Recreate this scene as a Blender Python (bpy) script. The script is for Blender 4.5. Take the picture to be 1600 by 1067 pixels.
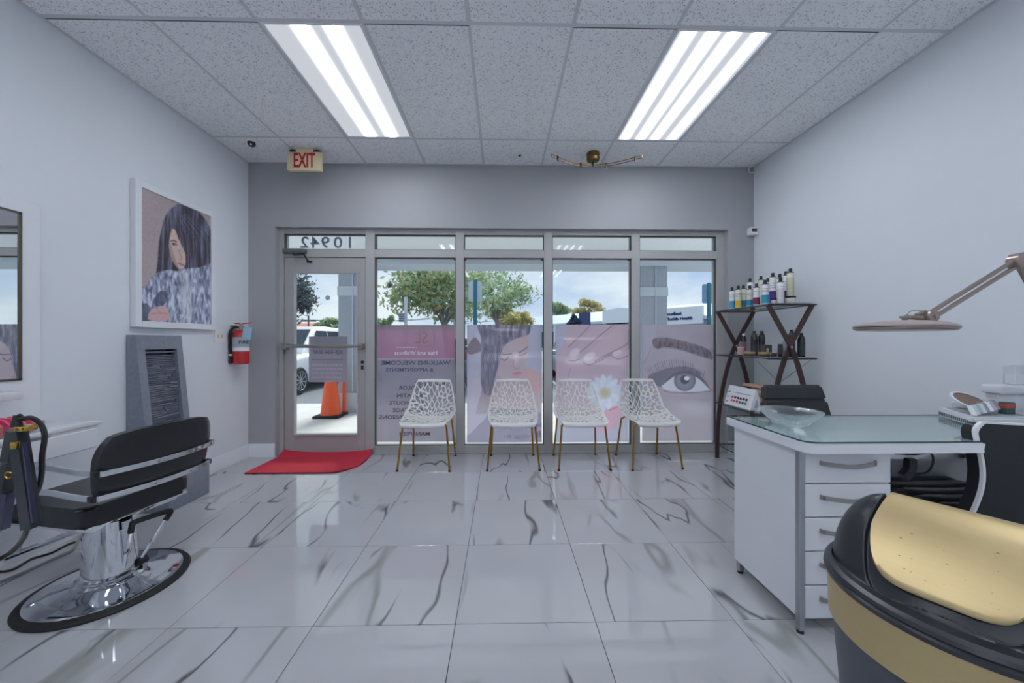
import bpy, bmesh, math, random
import numpy as np
from mathutils import Vector, Matrix
for o in list(bpy.data.objects):
    bpy.data.objects.remove(o)
SC = bpy.context.scene
COL = SC.collection
PI = math.pi

# ------------------------------------------------------------------ camera, sky, exposure
FPX, CX, CY, CAMZ, YAW = 567.0, 796.0, 532.0, 1.21, 0.0194
cam_d = bpy.data.cameras.new('camera')
cam = bpy.data.objects.new('camera', cam_d)
COL.objects.link(cam)
cam.location = (0, 0, CAMZ)
cam.rotation_euler = (PI / 2, 0, -YAW)
cam_d.sensor_width = 36.0
cam_d.lens = FPX / 1600 * 36.0
cam_d.shift_x = (800 - CX) / 1600
cam_d.shift_y = -(533.5 - CY) / 1600
cam_d.clip_start = 0.02
cam_d.clip_end = 400
SC.camera = cam
SC.view_settings.view_transform = 'Standard'
SC.view_settings.look = 'None'
SC.view_settings.exposure = 0.0
SC.view_settings.gamma = 1.0
SC.view_settings.use_curve_mapping = False

def lin(c):
    r = []
    for v in c:
        v = v / 255.0
        r.append(v / 12.92 if v <= 0.04045 else ((v + 0.055) / 1.055) ** 2.4)
    return tuple(r)

world = bpy.data.worlds.new('overcast_sky')
SC.world = world
world.use_nodes = True
wt = world.node_tree
wt.nodes.clear()
def N(t, kind, **kw):
    n = t.nodes.new(kind)
    for k, v in kw.items():
        setattr(n, k, v)
    return n
wo = N(wt, 'ShaderNodeOutputWorld')
wb = N(wt, 'ShaderNodeBackground')
wc = N(wt, 'ShaderNodeTexCoord')
wm = N(wt, 'ShaderNodeMapping')
wm.inputs['Scale'].default_value = (1.0, 1.0, 2.6)
wn = N(wt, 'ShaderNodeTexNoise')
wn.inputs['Scale'].default_value = 2.6
wn.inputs['Detail'].default_value = 7
wn.inputs['Roughness'].default_value = 0.55
wr = N(wt, 'ShaderNodeValToRGB')
wr.color_ramp.elements[0].position = 0.36
wr.color_ramp.elements[0].color = (*lin((186, 206, 238)), 1)
wr.color_ramp.elements[1].position = 0.60
wr.color_ramp.elements[1].color = (*lin((244, 249, 255)), 1)
wt.links.new(wc.outputs['Generated'], wm.inputs['Vector'])
wt.links.new(wm.outputs['Vector'], wn.inputs['Vector'])
wt.links.new(wn.outputs['Fac'], wr.inputs['Fac'])
wt.links.new(wr.outputs['Color'], wb.inputs['Color'])
wb.inputs['Strength'].default_value = 1.05
wt.links.new(wb.outputs['Background'], wo.inputs['Surface'])

sun_d = bpy.data.lights.new('veiled_sun', 'SUN')
sun_d.energy = 4.4
sun_d.angle = math.radians(25)
sun_d.color = (1.0, 0.97, 0.93)
sun = bpy.data.objects.new('veiled_sun', sun_d)
COL.objects.link(sun)
sun.rotation_euler = (math.radians(-48), math.radians(12), 0)    # high, in front of the shop and to the right

TUBE_LIGHT = 37.0       # radiance of the bright stripes of the ceiling lights
DIFFUSER_LIGHT = 0.62   # radiance of the diffuser between the tubes

# ------------------------------------------------------------------ pixel <-> room helpers (design time measuring)
SN, CS = math.sin(YAW), math.cos(YAW)
def X_at(px, Y):
    t = (px - CX) / FPX
    return Y * (SN + t * CS) / (CS - t * SN)
def Y_at(px, X):
    t = (px - CX) / FPX
    return X * (CS - t * SN) / (SN + t * CS)
def Z_at(py, X, Y):
    return CAMZ - (py - CY) * (X * SN + Y * CS) / FPX

# ------------------------------------------------------------------ materials
def new_mat(name):
    m = bpy.data.materials.new(name)
    m.use_nodes = True
    t = m.node_tree
    t.nodes.clear()
    out = N(t, 'ShaderNodeOutputMaterial')
    return m, t, out
def pmat(name, rgb, rough=0.5, metal=0.0, var=0.04, scale=30.0, bump=0.0, coat=0.0, spec=0.5, stretch=(1, 1, 1), rough_var=0.0):
    """procedural principled material: base colour with noise variation, optional bump"""
    m, t, out = new_mat(name)
    b = N(t, 'ShaderNodeBsdfPrincipled')
    tc = N(t, 'ShaderNodeTexCoord')
    mp = N(t, 'ShaderNodeMapping')
    mp.inputs['Scale'].default_value = stretch
    nz = N(t, 'ShaderNodeTexNoise')
    nz.inputs['Scale'].default_value = scale
    nz.inputs['Detail'].default_value = 4
    t.links.new(tc.outputs['Object'], mp.inputs['Vector'])
    t.links.new(mp.outputs['Vector'], nz.inputs['Vector'])
    c = lin(rgb)
    mx = N(t, 'ShaderNodeMix', data_type='RGBA')
    mx.inputs[6].default_value = (*[max(0, v * (1 - var)) for v in c], 1)
    mx.inputs[7].default_value = (*[min(1, v * (1 + var)) for v in c], 1)
    t.links.new(nz.outputs['Fac'], mx.inputs[0])
    t.links.new(mx.outputs[2], b.inputs['Base Color'])
    b.inputs['Roughness'].default_value = rough
    b.inputs['Metallic'].default_value = metal
    b.inputs['Specular IOR Level'].default_value = spec
    b.inputs['Coat Weight'].default_value = coat
    if rough_var:
        ma = N(t, 'ShaderNodeMath', operation='MULTIPLY_ADD')
        ma.inputs[1].default_value = rough_var
        ma.inputs[2].default_value = rough - rough_var / 2
        t.links.new(nz.outputs['Fac'], ma.inputs[0])
        t.links.new(ma.outputs[0], b.inputs['Roughness'])
    if bump:
        bp = N(t, 'ShaderNodeBump')
        bp.inputs['Strength'].default_value = bump
        bp.inputs['Distance'].default_value = 0.004
        t.links.new(nz.outputs['Fac'], bp.inputs['Height'])
        t.links.new(bp.outputs['Normal'], b.inputs['Normal'])
    t.links.new(b.outputs['BSDF'], out.inputs['Surface'])
    return m
def glass_pane_mat(name, tint=(0.93, 0.97, 0.97), refl=1.0):
    m, t, out = new_mat(name)
    tr = N(t, 'ShaderNodeBsdfTransparent')
    tr.inputs['Color'].default_value = (*tint, 1)
    gl = N(t, 'ShaderNodeBsdfGlossy')
    gl.inputs['Roughness'].default_value = 0.01
    fr = N(t, 'ShaderNodeFresnel')
    ge = N(t, 'ShaderNodeNewGeometry')          # same reflectance from both sides of a thin pane
    mi = N(t, 'ShaderNodeMath', operation='MULTIPLY_ADD')
    mi.inputs[1].default_value = 1 / 1.45 - 1.45; mi.inputs[2].default_value = 1.45
    t.links.new(ge.outputs['Backfacing'], mi.inputs[0]); t.links.new(mi.outputs[0], fr.inputs['IOR'])
    ml = N(t, 'ShaderNodeMath', operation='MULTIPLY')
    ml.inputs[1].default_value = refl
    t.links.new(fr.outputs['Fac'], ml.inputs[0])
    mx = N(t, 'ShaderNodeMixShader')
    t.links.new(ml.outputs[0], mx.inputs['Fac'])
    t.links.new(tr.outputs[0], mx.inputs[1])
    t.links.new(gl.outputs[0], mx.inputs[2])
    t.links.new(mx.outputs[0], out.inputs['Surface'])
    return m
def film_mat(name, through=0.10):
    """printed perforated film: print colour from the mesh, lit from both sides"""
    m, t, out = new_mat(name)
    at = N(t, 'ShaderNodeAttribute', attribute_name='print')
    df = N(t, 'ShaderNodeBsdfDiffuse')
    tl = N(t, 'ShaderNodeBsdfTranslucent')
    t.links.new(at.outputs['Color'], df.inputs['Color'])
    t.links.new(at.outputs['Color'], tl.inputs['Color'])
    m1 = N(t, 'ShaderNodeMixShader')
    m1.inputs['Fac'].default_value = 0.5
    t.links.new(df.outputs[0], m1.inputs[1])
    t.links.new(tl.outputs[0], m1.inputs[2])
    tr = N(t, 'ShaderNodeBsdfTransparent')
    m2 = N(t, 'ShaderNodeMixShader')
    m2.inputs['Fac'].default_value = through
    t.links.new(m1.outputs[0], m2.inputs[1])
    t.links.new(tr.outputs[0], m2.inputs[2])
    t.links.new(m2.outputs[0], out.inputs['Surface'])
    return m
def print_mat(name, rough=0.4, coat=0.6):
    m, t, out = new_mat(name)
    at = N(t, 'ShaderNodeAttribute', attribute_name='print')
    b = N(t, 'ShaderNodeBsdfPrincipled')
    t.links.new(at.outputs['Color'], b.inputs['Base Color'])
    b.inputs['Roughness'].default_value = rough
    b.inputs['Coat Weight'].default_value = coat
    b.inputs['Coat Roughness'].default_value = 0.02
    t.links.new(b.outputs['BSDF'], out.inputs['Surface'])
    return m
def acrylic_mat():
    """thin clear plastic: see-through with a milky edge and a bright reflection"""
    m, t, out = new_mat('clear_acrylic')
    tr = N(t, 'ShaderNodeBsdfTransparent'); tr.inputs['Color'].default_value = (0.96, 0.975, 0.98, 1)
    gl = N(t, 'ShaderNodeBsdfGlossy'); gl.inputs['Roughness'].default_value = 0.03
    df = N(t, 'ShaderNodeBsdfDiffuse'); df.inputs['Color'].default_value = (0.80, 0.84, 0.88, 1)
    lw = N(t, 'ShaderNodeLayerWeight'); lw.inputs['Blend'].default_value = 0.35
    ml = N(t, 'ShaderNodeMath', operation='MULTIPLY'); ml.inputs[1].default_value = 0.68
    t.links.new(lw.outputs['Facing'], ml.inputs[0])
    nz = N(t, 'ShaderNodeTexNoise'); nz.inputs['Scale'].default_value = 25
    m0 = N(t, 'ShaderNodeMixShader'); t.links.new(nz.outputs['Fac'], m0.inputs['Fac'])
    t.links.new(gl.outputs[0], m0.inputs[1]); t.links.new(df.outputs[0], m0.inputs[2])
    mx = N(t, 'ShaderNodeMixShader'); t.links.new(ml.outputs[0], mx.inputs['Fac'])
    t.links.new(tr.outputs[0], mx.inputs[1]); t.links.new(m0.outputs[0], mx.inputs[2])
    t.links.new(mx.outputs[0], out.inputs['Surface'])
    return m
def clear_mat(name, tint=(1, 1, 1), rough=0.0, ior=1.45):
    m, t, out = new_mat(name)
    g = N(t, 'ShaderNodeBsdfGlass')
    g.inputs['Color'].default_value = (*tint, 1)
    g.inputs['Roughness'].default_value = rough
    g.inputs['IOR'].default_value = ior
    t.links.new(g.outputs[0], out.inputs['Surface'])
    return m

def tile_mat():
    """polished white marble porcelain: thin grey-olive veins running down the room"""
    m, t, out = new_mat('polished_marble_tile')
    L = t.links.new
    b = N(t, 'ShaderNodeBsdfPrincipled')
    tc = N(t, 'ShaderNodeTexCoord')
    oi = N(t, 'ShaderNodeObjectInfo')
    sc = N(t, 'ShaderNodeVectorMath', operation='SCALE')
    cmb = N(t, 'ShaderNodeCombineXYZ')
    mul = N(t, 'ShaderNodeMath', operation='MULTIPLY'); mul.inputs[1].default_value = 37.0
    L(oi.outputs['Random'], mul.inputs[0])
    L(mul.outputs[0], cmb.inputs[0]); L(mul.outputs[0], cmb.inputs[2])
    add = N(t, 'ShaderNodeVectorMath', operation='ADD')
    L(tc.outputs['Object'], add.inputs[0]); L(cmb.outputs[0], add.inputs[1])
    def vein(rot, sx, sy, scale, w, mscale, mlo, mhi, off):
        mp = N(t, 'ShaderNodeMapping')
        mp.inputs['Location'].default_value = off
        mp.inputs['Rotation'].default_value = (0, 0, rot)
        mp.inputs['Scale'].default_value = (sx, sy, 1)
        L(add.outputs[0], mp.inputs['Vector'])
        n = N(t, 'ShaderNodeTexNoise')
        n.inputs['Scale'].default_value = scale
        n.inputs['Detail'].default_value = 2.5
        n.inputs['Roughness'].default_value = 0.42
        n.inputs['Distortion'].default_value = 0.25
        L(mp.outputs[0], n.inputs['Vector'])
        s = N(t, 'ShaderNodeMath', operation='SUBTRACT'); s.inputs[1].default_value = 0.5
        L(n.outputs['Fac'], s.inputs[0])
        a = N(t, 'ShaderNodeMath', operation='ABSOLUTE'); L(s.outputs[0], a.inputs[0])
        r = N(t, 'ShaderNodeMapRange'); r.interpolation_type = 'SMOOTHSTEP'
        r.inputs['From Min'].default_value = 0.0; r.inputs['From Max'].default_value = w
        r.inputs['To Min'].default_value = 1.0; r.inputs['To Max'].default_value = 0.0
        L(a.outputs[0], r.inputs['Value'])
        n2 = N(t, 'ShaderNodeTexNoise'); n2.inputs['Scale'].default_value = mscale
        n2.inputs['Detail'].default_value = 2
        L(mp.outputs[0], n2.inputs['Vector'])
        r2 = N(t, 'ShaderNodeMapRange'); r2.interpolation_type = 'SMOOTHSTEP'
        r2.inputs['From Min'].default_value = mlo; r2.inputs['From Max'].default_value = mhi
        L(n2.outputs['Fac'], r2.inputs['Value'])
        p = N(t, 'ShaderNodeMath', operation='MULTIPLY')
        L(r.outputs[0], p.inputs[0]); L(r2.outputs[0], p.inputs[1])
        return p
    v1 = vein(0.22, 1.0, 0.26, 2.9, 0.016, 3.4, 0.475, 0.56, (0, 0, 0))
    v2 = vein(0.30, 1.0, 0.24, 2.6, 0.028, 3.0, 0.49, 0.61, (5.3, 2.1, 0))
    base = N(t, 'ShaderNodeTexNoise'); base.inputs['Scale'].default_value = 2.2
    L(add.outputs[0], base.inputs['Vector'])
    c0 = N(t, 'ShaderNodeMix', data_type='RGBA')
    c0.inputs[6].default_value = (*lin((181, 182, 186)), 1)
    c0.inputs[7].default_value = (*lin((191, 192, 196)), 1)
    L(base.outputs['Fac'], c0.inputs[0])
    c1 = N(t, 'ShaderNodeMix', data_type='RGBA')
    c1.inputs[7].default_value = (*lin((122, 124, 112)), 1)
    k1 = N(t, 'ShaderNodeMath', operation='MULTIPLY'); k1.inputs[1].default_value = 0.60
    L(v2.outputs[0], k1.inputs[0]); L(k1.outputs[0], c1.inputs[0]); L(c0.outputs[2], c1.inputs[6])
    c2 = N(t, 'ShaderNodeMix', data_type='RGBA')
    c2.inputs[7].default_value = (*lin((62, 66, 66)), 1)
    k2 = N(t, 'ShaderNodeMath', operation='MULTIPLY'); k2.inputs[1].default_value = 0.85
    L(v1.outputs[0], k2.inputs[0]); L(k2.outputs[0], c2.inputs[0]); L(c1.outputs[2], c2.inputs[6])
    L(c2.outputs[2], b.inputs['Base Color'])
    b.inputs['Roughness'].default_value = 0.035
    b.inputs['IOR'].default_value = 1.9
    wv = N(t, 'ShaderNodeTexNoise'); wv.inputs['Scale'].default_value = 5.0
    L(add.outputs[0], wv.inputs['Vector'])
    bp = N(t, 'ShaderNodeBump'); bp.inputs['Strength'].default_value = 0.02; bp.inputs['Distance'].default_value = 0.01
    L(wv.outputs['Fac'], bp.inputs['Height']); L(bp.outputs['Normal'], b.inputs['Normal'])
    L(b.outputs['BSDF'], out.inputs['Surface'])
    return m
def acoustic_mat():
    """mineral fibre ceiling tile: off white with pinholes and fissures"""
    m, t, out = new_mat('mineral_fibre')
    L = t.links.new
    b = N(t, 'ShaderNodeBsdfPrincipled')
    tc = N(t, 'ShaderNodeTexCoord')
    n = N(t, 'ShaderNodeTexNoise'); n.inputs['Scale'].default_value = 95; n.inputs['Detail'].default_value = 3
    n.inputs['Roughness'].default_value = 0.7
    L(tc.outputs['Object'], n.inputs['Vector'])
    r = N(t, 'ShaderNodeValToRGB')
    r.color_ramp.elements[0].position = 0.32; r.color_ramp.elements[0].color = (*lin((158, 162, 168)), 1)
    r.color_ramp.elements[1].position = 0.45; r.color_ramp.elements[1].color = (*lin((244, 246, 249)), 1)
    L(n.outputs['Fac'], r.inputs['Fac'])
    L(r.outputs['Color'], b.inputs['Base Color'])
    b.inputs['Roughness'].default_value = 0.95
    b.inputs['Specular IOR Level'].default_value = 0.1
    bp = N(t, 'ShaderNodeBump'); bp.inputs['Strength'].default_value = 0.5; bp.inputs['Distance'].default_value = 0.003
    L(n.outputs['Fac'], bp.inputs['Height']); L(bp.outputs['Normal'], b.inputs['Normal'])
    L(b.outputs['BSDF'], out.inputs['Surface'])
    return m
def diffuser_mat(name, tubes, sig, amp):
    """ribbed acrylic diffuser lit from behind by fluorescent tubes (u across, tubes as positions in metres)"""
    m, t, out = new_mat(name)
    L = t.links.new
    tc = N(t, 'ShaderNodeTexCoord')
    sp = N(t, 'ShaderNodeSeparateXYZ')
    L(tc.outputs['Object'], sp.inputs[0])
    acc = None
    for x0 in tubes:
        s = N(t, 'ShaderNodeMath', operation='SUBTRACT'); s.inputs[1].default_value = x0
        L(sp.outputs['X'], s.inputs[0])
        q = N(t, 'ShaderNodeMath', operation='DIVIDE'); q.inputs[1].default_value = sig
        L(s.outputs[0], q.inputs[0])
        p = N(t, 'ShaderNodeMath', operation='MULTIPLY'); L(q.outputs[0], p.inputs[0]); L(q.outputs[0], p.inputs[1])
        ng = N(t, 'ShaderNodeMath', operation='MULTIPLY'); ng.inputs[1].default_value = -1.0; L(p.outputs[0], ng.inputs[0])
        e = N(t, 'ShaderNodeMath', operation='EXPONENT'); L(ng.outputs[0], e.inputs[0])
        if acc is None:
            acc = e
        else:
            a = N(t, 'ShaderNodeMath', operation='ADD'); L(acc.outputs[0], a.inputs[0]); L(e.outputs[0], a.inputs[1]); acc = a
    k = N(t, 'ShaderNodeMath', operation='MULTIPLY_ADD'); k.inputs[1].default_value = amp; k.inputs[2].default_value = DIFFUSER_LIGHT
    L(acc.outputs[0], k.inputs[0])
    em = N(t, 'ShaderNodeEmission')
    em.inputs['Color'].default_value = (0.93, 0.98, 1.07, 1)
    L(k.outputs[0], em.inputs['Strength'])
    L(em.outputs[0], out.inputs['Surface'])
    return m

M = {}
M['wall_backlit'] = pmat('backlit_shade_wall_paint', (170, 171, 175), 0.6, var=0.012, scale=3.0, bump=0.03)  # back wall's backlit shade put into the colour of the white paint
M['wall'] = pmat('white_wall_paint', (228, 232, 238), 0.55, var=0.012, scale=3.0, bump=0.03)
M['trim'] = pmat('white_trim_paint', (226, 229, 234), 0.4, var=0.02, scale=8)
M['floor'] = tile_mat()
M['grout'] = pmat('grey_grout', (120, 122, 124), 0.8, var=0.08, scale=60)
M['slab'] = pmat('white_floor_slab', (206, 209, 216), 0.06, var=0.02, scale=2)
M['ceiling'] = acoustic_mat()
M['tee'] = pmat('painted_ceiling_tee', (206, 212, 216), 0.5, var=0.03, scale=10)
M['fixture'] = pmat('white_fixture_frame', (224, 227, 232), 0.35, var=0.02, scale=10)
M['alu'] = pmat('painted_window_frame', (178, 177, 177), 0.45, var=0.05, scale=6, rough_var=0.1)
M['alu_dark'] = pmat('grey_gasket', (70, 74, 80), 0.6, var=0.1, scale=20)
M['glass'] = glass_pane_mat('window_glass', refl=0.5)
M['chrome'] = pmat('chrome', (222, 225, 230), 0.06, 1.0, var=0.02, scale=15)
M['steel'] = pmat('brushed_steel', (178, 182, 186), 0.3, 1.0, var=0.06, scale=40, stretch=(1, 8, 8))
M['nickel'] = pmat('satin_nickel', (168, 166, 160), 0.32, 1.0, var=0.05, scale=30)
M['black'] = pmat('black_plastic', (24, 25, 28), 0.35, var=0.15, scale=30)
M['rubber'] = pmat('black_rubber', (30, 31, 32), 0.7, var=0.15, scale=60, bump=0.1)
M['leather'] = pmat('black_leather', (33, 34, 38), 0.30, var=0.2, scale=90, bump=0.12)
M['leather_grey'] = pmat('charcoal_leather', (52, 54, 58), 0.45, var=0.12, scale=90, bump=0.1)
M['gold_leg'] = pmat('gold_metal', (176, 134, 62), 0.28, 1.0, var=0.08, scale=30)
M['brass'] = pmat('antique_brass', (128, 104, 66), 0.35, 1.0, var=0.15, scale=30)
M['white_plastic'] = pmat('white_plastic', (236, 237, 240), 0.35, var=0.02, scale=20)
M['ivory'] = pmat('ivory_plastic', (222, 208, 170), 0.4, var=0.03, scale=20)
M['red_plain'] = pmat('red_plastic', (200, 26, 30), 0.4, var=0.05, scale=20)
M['red_paint'] = pmat('red_enamel', (186, 18, 24), 0.22, var=0.05, scale=10, coat=0.5)
M['wood'] = pmat('dark_walnut_metal', (74, 54, 52), 0.32, 0.2, var=0.2, scale=18, stretch=(1, 1, 0.15))
M['shelf_glass'] = glass_pane_mat('shelf_glass', (0.90, 0.96, 0.95), 1.0)
M['acrylic'] = acrylic_mat()
M['white_lam'] = pmat('white_laminate', (232, 234, 239), 0.28, var=0.015, scale=4)
M['stone'] = pmat('grey_cast_stone', (134, 139, 152), 0.8, var=0.22, scale=45, bump=0.4)
M['stone_dark'] = pmat('dark_slate', (114, 121, 140), 0.6, var=0.45, scale=60, bump=0.5)

# ------------------------------------------------------------------ mesh helpers
def B():
    return bmesh.new()
def box(bm, x0, x1, y0, y1, z0, z1, bev=0.0, seg=1, mtx=None):
    r = bmesh.ops.create_cube(bm, size=1.0)
    vs = r['verts']
    S = Matrix.Translation(((x0 + x1) / 2, (y0 + y1) / 2, (z0 + z1) / 2)) @ Matrix.Diagonal((abs(x1 - x0), abs(y1 - y0), abs(z1 - z0), 1))
    bmesh.ops.transform(bm, matrix=S, verts=vs)
    if bev > 0:
        es = list({e for v in vs for e in v.link_edges})
        rr = bmesh.ops.bevel(bm, geom=es, offset=bev, segments=seg, affect='EDGES', profile=0.5)
        vs = list({v for f in rr['faces'] for v in f.verts} | {v for v in vs if v.is_valid})
    if mtx is not None:
        bmesh.ops.transform(bm, matrix=mtx, verts=vs)
    return vs
def lathe(bm, prof, n=32, c=(0, 0, 0), mtx=None, cap=True):
    rings = []
    nv = []
    for r, z in prof:
        if r < 1e-6:
            v = bm.verts.new((c[0], c[1], c[2] + z)); rings.append([v]); nv.append(v)
        else:
            ring = [bm.verts.new((c[0] + r * math.cos(2 * PI * i / n), c[1] + r * math.sin(2 * PI * i / n), c[2] + z)) for i in range(n)]
            rings.append(ring); nv += ring
    for a, b in zip(rings[:-1], rings[1:]):
        for i in range(n):
            j = (i + 1) % n
            if len(a) == 1 and len(b) == 1:
                continue
            if len(a) == 1:
                bm.faces.new((a[0], b[j], b[i]))
            elif len(b) == 1:
                bm.faces.new((a[i], a[j], b[0]))
            else:
                bm.faces.new((a[i], a[j], b[j], b[i]))
    if cap:
        if len(rings[0]) > 1: bm.faces.new(rings[0][::-1])
        if len(rings[-1]) > 1: bm.faces.new(rings[-1])
    if mtx is not None:
        bmesh.ops.transform(bm, matrix=mtx, verts=nv)
    return nv
def smooth_path(pts, sub=6):
    P = [Vector(p) for p in pts]
    if len(P) < 3: return P
    out = []
    for i in range(len(P) - 1):
        p0 = P[max(i - 1, 0)]; p1 = P[i]; p2 = P[i + 1]; p3 = P[min(i + 2, len(P) - 1)]
        for k in range(sub):
            t = k / sub
            out.append(0.5 * ((2 * p1) + (p2 - p0) * t + (2 * p0 - 5 * p1 + 4 * p2 - p3) * t * t + (3 * p1 - p0 - 3 * p2 + p3) * t ** 3))
    out.append(P[-1])
    return out
def sweep(bm, pts, sect, up=None, cap=True, taper=None):
    """sweep a 2D section (list of (a,b)) along pts; a is sideways, b is up"""
    P = [Vector(p) for p in pts]
    n = len(P)
    rings = []
    prev = None
    for i, p in enumerate(P):
        d = (P[min(i + 1, n - 1)] - P[max(i - 1, 0)])
        if d.length < 1e-9: d = Vector((0, 0, 1))
        d.normalize()
        if up is not None:
            s = d.cross(Vector(up))
            if s.length < 1e-4: s = prev if prev is not None else d.orthogonal()
        else:
            if prev is None:
                s = d.orthogonal()
            else:
                s = prev - d * prev.dot(d)
                if s.length < 1e-5: s = d.orthogonal()
        s = s.normalized()
        prev = s
        u = s.cross(d).normalized()
        k = 1.0 if taper is None else taper(i / (n - 1))
        rings.append([bm.verts.new(p + s * (a * k) + u * (b * k)) for a, b in sect])
    m = len(sect)
    for a, b in zip(rings[:-1], rings[1:]):
        for i in range(m):
            j = (i + 1) % m
            bm.faces.new((a[i], a[j], b[j], b[i]))
    if cap:
        bm.faces.new(rings[0][::-1]); bm.faces.new(rings[-1])
def circ(r, n=8):
    return [(r * math.cos(2 * PI * i / n), r * math.sin(2 * PI * i / n)) for i in range(n)]
def rect(w, h):
    return [(-w / 2, -h / 2), (w / 2, -h / 2), (w / 2, h / 2), (-w / 2, h / 2)]
def tube(bm, pts, r, n=8, sub=0, taper=None):
    P = smooth_path(pts, sub) if sub else pts
    sweep(bm, P, circ(r, n), taper=taper)
def prism(bm, poly, d0, d1, plane='XZ', mtx=None):
    """extrude a 2D polygon from d0 to d1 along the third axis"""
    def P(a, b, d):
        return {'XZ': (a, d, b), 'YZ': (d, a, b), 'XY': (a, b, d)}[plane]
    A = [bm.verts.new(P(a, b, d0)) for a, b in poly]
    Bv = [bm.verts.new(P(a, b, d1)) for a, b in poly]
    n = len(poly)
    for i in range(n):
        j = (i + 1) % n
        bm.faces.new((A[i], A[j], Bv[j], Bv[i]))
    bm.faces.new(A[::-1]); bm.faces.new(Bv)
    if mtx is not None:
        bmesh.ops.transform(bm, matrix=mtx, verts=A + Bv)
    return A + Bv
def rrect(x0, x1, y0, y1, r, n=5):
    out = []
    for cx, cy, a0 in ((x1 - r, y0 + r, -PI / 2), (x1 - r, y1 - r, 0), (x0 + r, y1 - r, PI / 2), (x0 + r, y0 + r, PI)):
        for k in range(n + 1):
            a = a0 + PI / 2 * k / n
            out.append((cx + r * math.cos(a), cy + r * math.sin(a)))
    return out
def root_of(o):
    while o.parent is not None:
        o = o.parent
    return o
def obj(name, bm, mat, parent=None, world=False, smooth=True, angle=35):
    bmesh.ops.recalc_face_normals(bm, faces=bm.faces[:])
    if world and parent is not None:
        bmesh.ops.transform(bm, matrix=root_of(parent).matrix_basis.inverted(), verts=bm.verts[:])
    me = bpy.data.meshes.new(name)
    bm.to_mesh(me); bm.free()
    if mat is not None: me.materials.append(mat)
    if smooth and len(me.polygons):
        me.shade_smooth()
        me.set_sharp_from_angle(angle=math.radians(angle))
    o = bpy.data.objects.new(name, me)
    COL.objects.link(o)
    if parent is not None: o.parent = parent
    return o
def tag(o, label, cat, group=None, kind=None):
    o['label'] = label; o['category'] = cat
    if group: o['group'] = group
    if kind: o['kind'] = kind
    return o
def thing(name, label, cat, loc=(0, 0, 0), rotz=0.0, group=None):
    o = bpy.data.objects.new(name, None)
    COL.objects.link(o)
    o.empty_display_size = 0.05
    o.location = loc; o.rotation_euler = (0, 0, rotz)
    return tag(o, label, cat, group)
def setting(name, bm=None, mat=None, loc=None, **kw):
    if bm is None:
        o = bpy.data.objects.new(name, None); COL.objects.link(o); o.empty_display_size = 0.05
        if loc: o.location = loc
    else:
        o = obj(name, bm, mat, **kw)
    o['kind'] = 'structure'
    return o
def copy_tree(o, parent=None):
    c = o.copy(); COL.objects.link(c)
    if parent is not None: c.parent = parent
    for ch in [x for x in bpy.data.objects if x.parent is o]:
        copy_tree(ch, c)
    return c
def text(name, body, size, mat, parent, mtx, extrude=0.0008, align='CENTER', sx=1.0, world=True, bold=0.0):
    cu = bpy.data.curves.new(name, 'FONT')
    cu.body = body; cu.size = size; cu.extrude = extrude; cu.align_x = align; cu.align_y = 'CENTER'
    cu.offset = bold; cu.resolution_u = 3
    to = bpy.data.objects.new('tmp_text', cu); COL.objects.link(to)
    dg = bpy.context.evaluated_depsgraph_get(); dg.update()
    me = bpy.data.meshes.new_from_object(to.evaluated_get(dg))
    bpy.data.objects.remove(to); bpy.data.curves.remove(cu)
    T = mtx @ Matrix.Diagonal((sx, 1, 1, 1))
    if world and parent is not None: T = root_of(parent).matrix_basis.inverted() @ T
    me.transform(T)
    me.materials.clear(); me.materials.append(mat); me.name = name
    o = bpy.data.objects.new(name, me); COL.objects.link(o)
    if parent is not None: o.parent = parent
    return o
def frame_m(o, x, y):
    """matrix with origin o, local x and y axes given"""
    x = Vector(x).normalized(); y = Vector(y).normalized(); z = x.cross(y)
    return Matrix(((x[0], y[0], z[0], o[0]), (x[1], y[1], z[1], o[1]), (x[2], y[2], z[2], o[2]), (0, 0, 0, 1)))

# ================================================================== ROOM
XL, XR, YB, YF, ZC = -2.645, 2.69, 3.83, -2.76, 3.06
OX0, OX1, OZ1 = -2.368, 2.413, 2.395          # storefront opening in the back wall
YW = 4.03                                     # outer face of the back wall

# floor: base slab (behind the camera left plain), grout bed and single tiles
bm = B(); box(bm, XL - 0.1, XR + 0.1, YF - 0.1, YW, -0.12, -0.012)
floor = setting('floor', bm, M['grout'])
TX0, TDX, TY0, TDY, GAP = -0.201, 0.602, 1.553, 0.599, 0.0014
tile_meshes = {}
def tile_at(x0, x1, y0, y1, name, parent, mat, z0, z1, bev):
    w, d = round(x1 - x0, 4), round(y1 - y0, 4)
    key = (name, w, d)
    cx, cy = (x0 + x1) / 2, (y0 + y1) / 2
    if key not in tile_meshes:
        bm = B(); box(bm, -w / 2, w / 2, -d / 2, d / 2, z0, z1, bev)
        o = obj(name, bm, mat, parent, smooth=False)
        tile_meshes[key] = o.data
    else:
        o = bpy.data.objects.new(name, tile_meshes[key]); COL.objects.link(o); o.parent = parent
    o.location = (cx, cy, 0)
    return o
for i in range(-5, 6):
    for j in range(-7, 4):
        x0, x1 = TX0 + i * TDX, TX0 + (i + 1) * TDX
        y0, y1 = TY0 + j * TDY, TY0 + (j + 1) * TDY
        x0, x1 = max(x0, XL), min(x1, XR); y0, y1 = max(y0, YF), min(y1, 3.885)
        if x1 - x0 < 0.01 or y1 - y0 < 0.01: continue
        tile_at(x0 + GAP, x1 - GAP, y0 + GAP, y1 - GAP, 'tile', floor, M['floor'], -0.012, 0.0, 0.0008)

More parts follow.
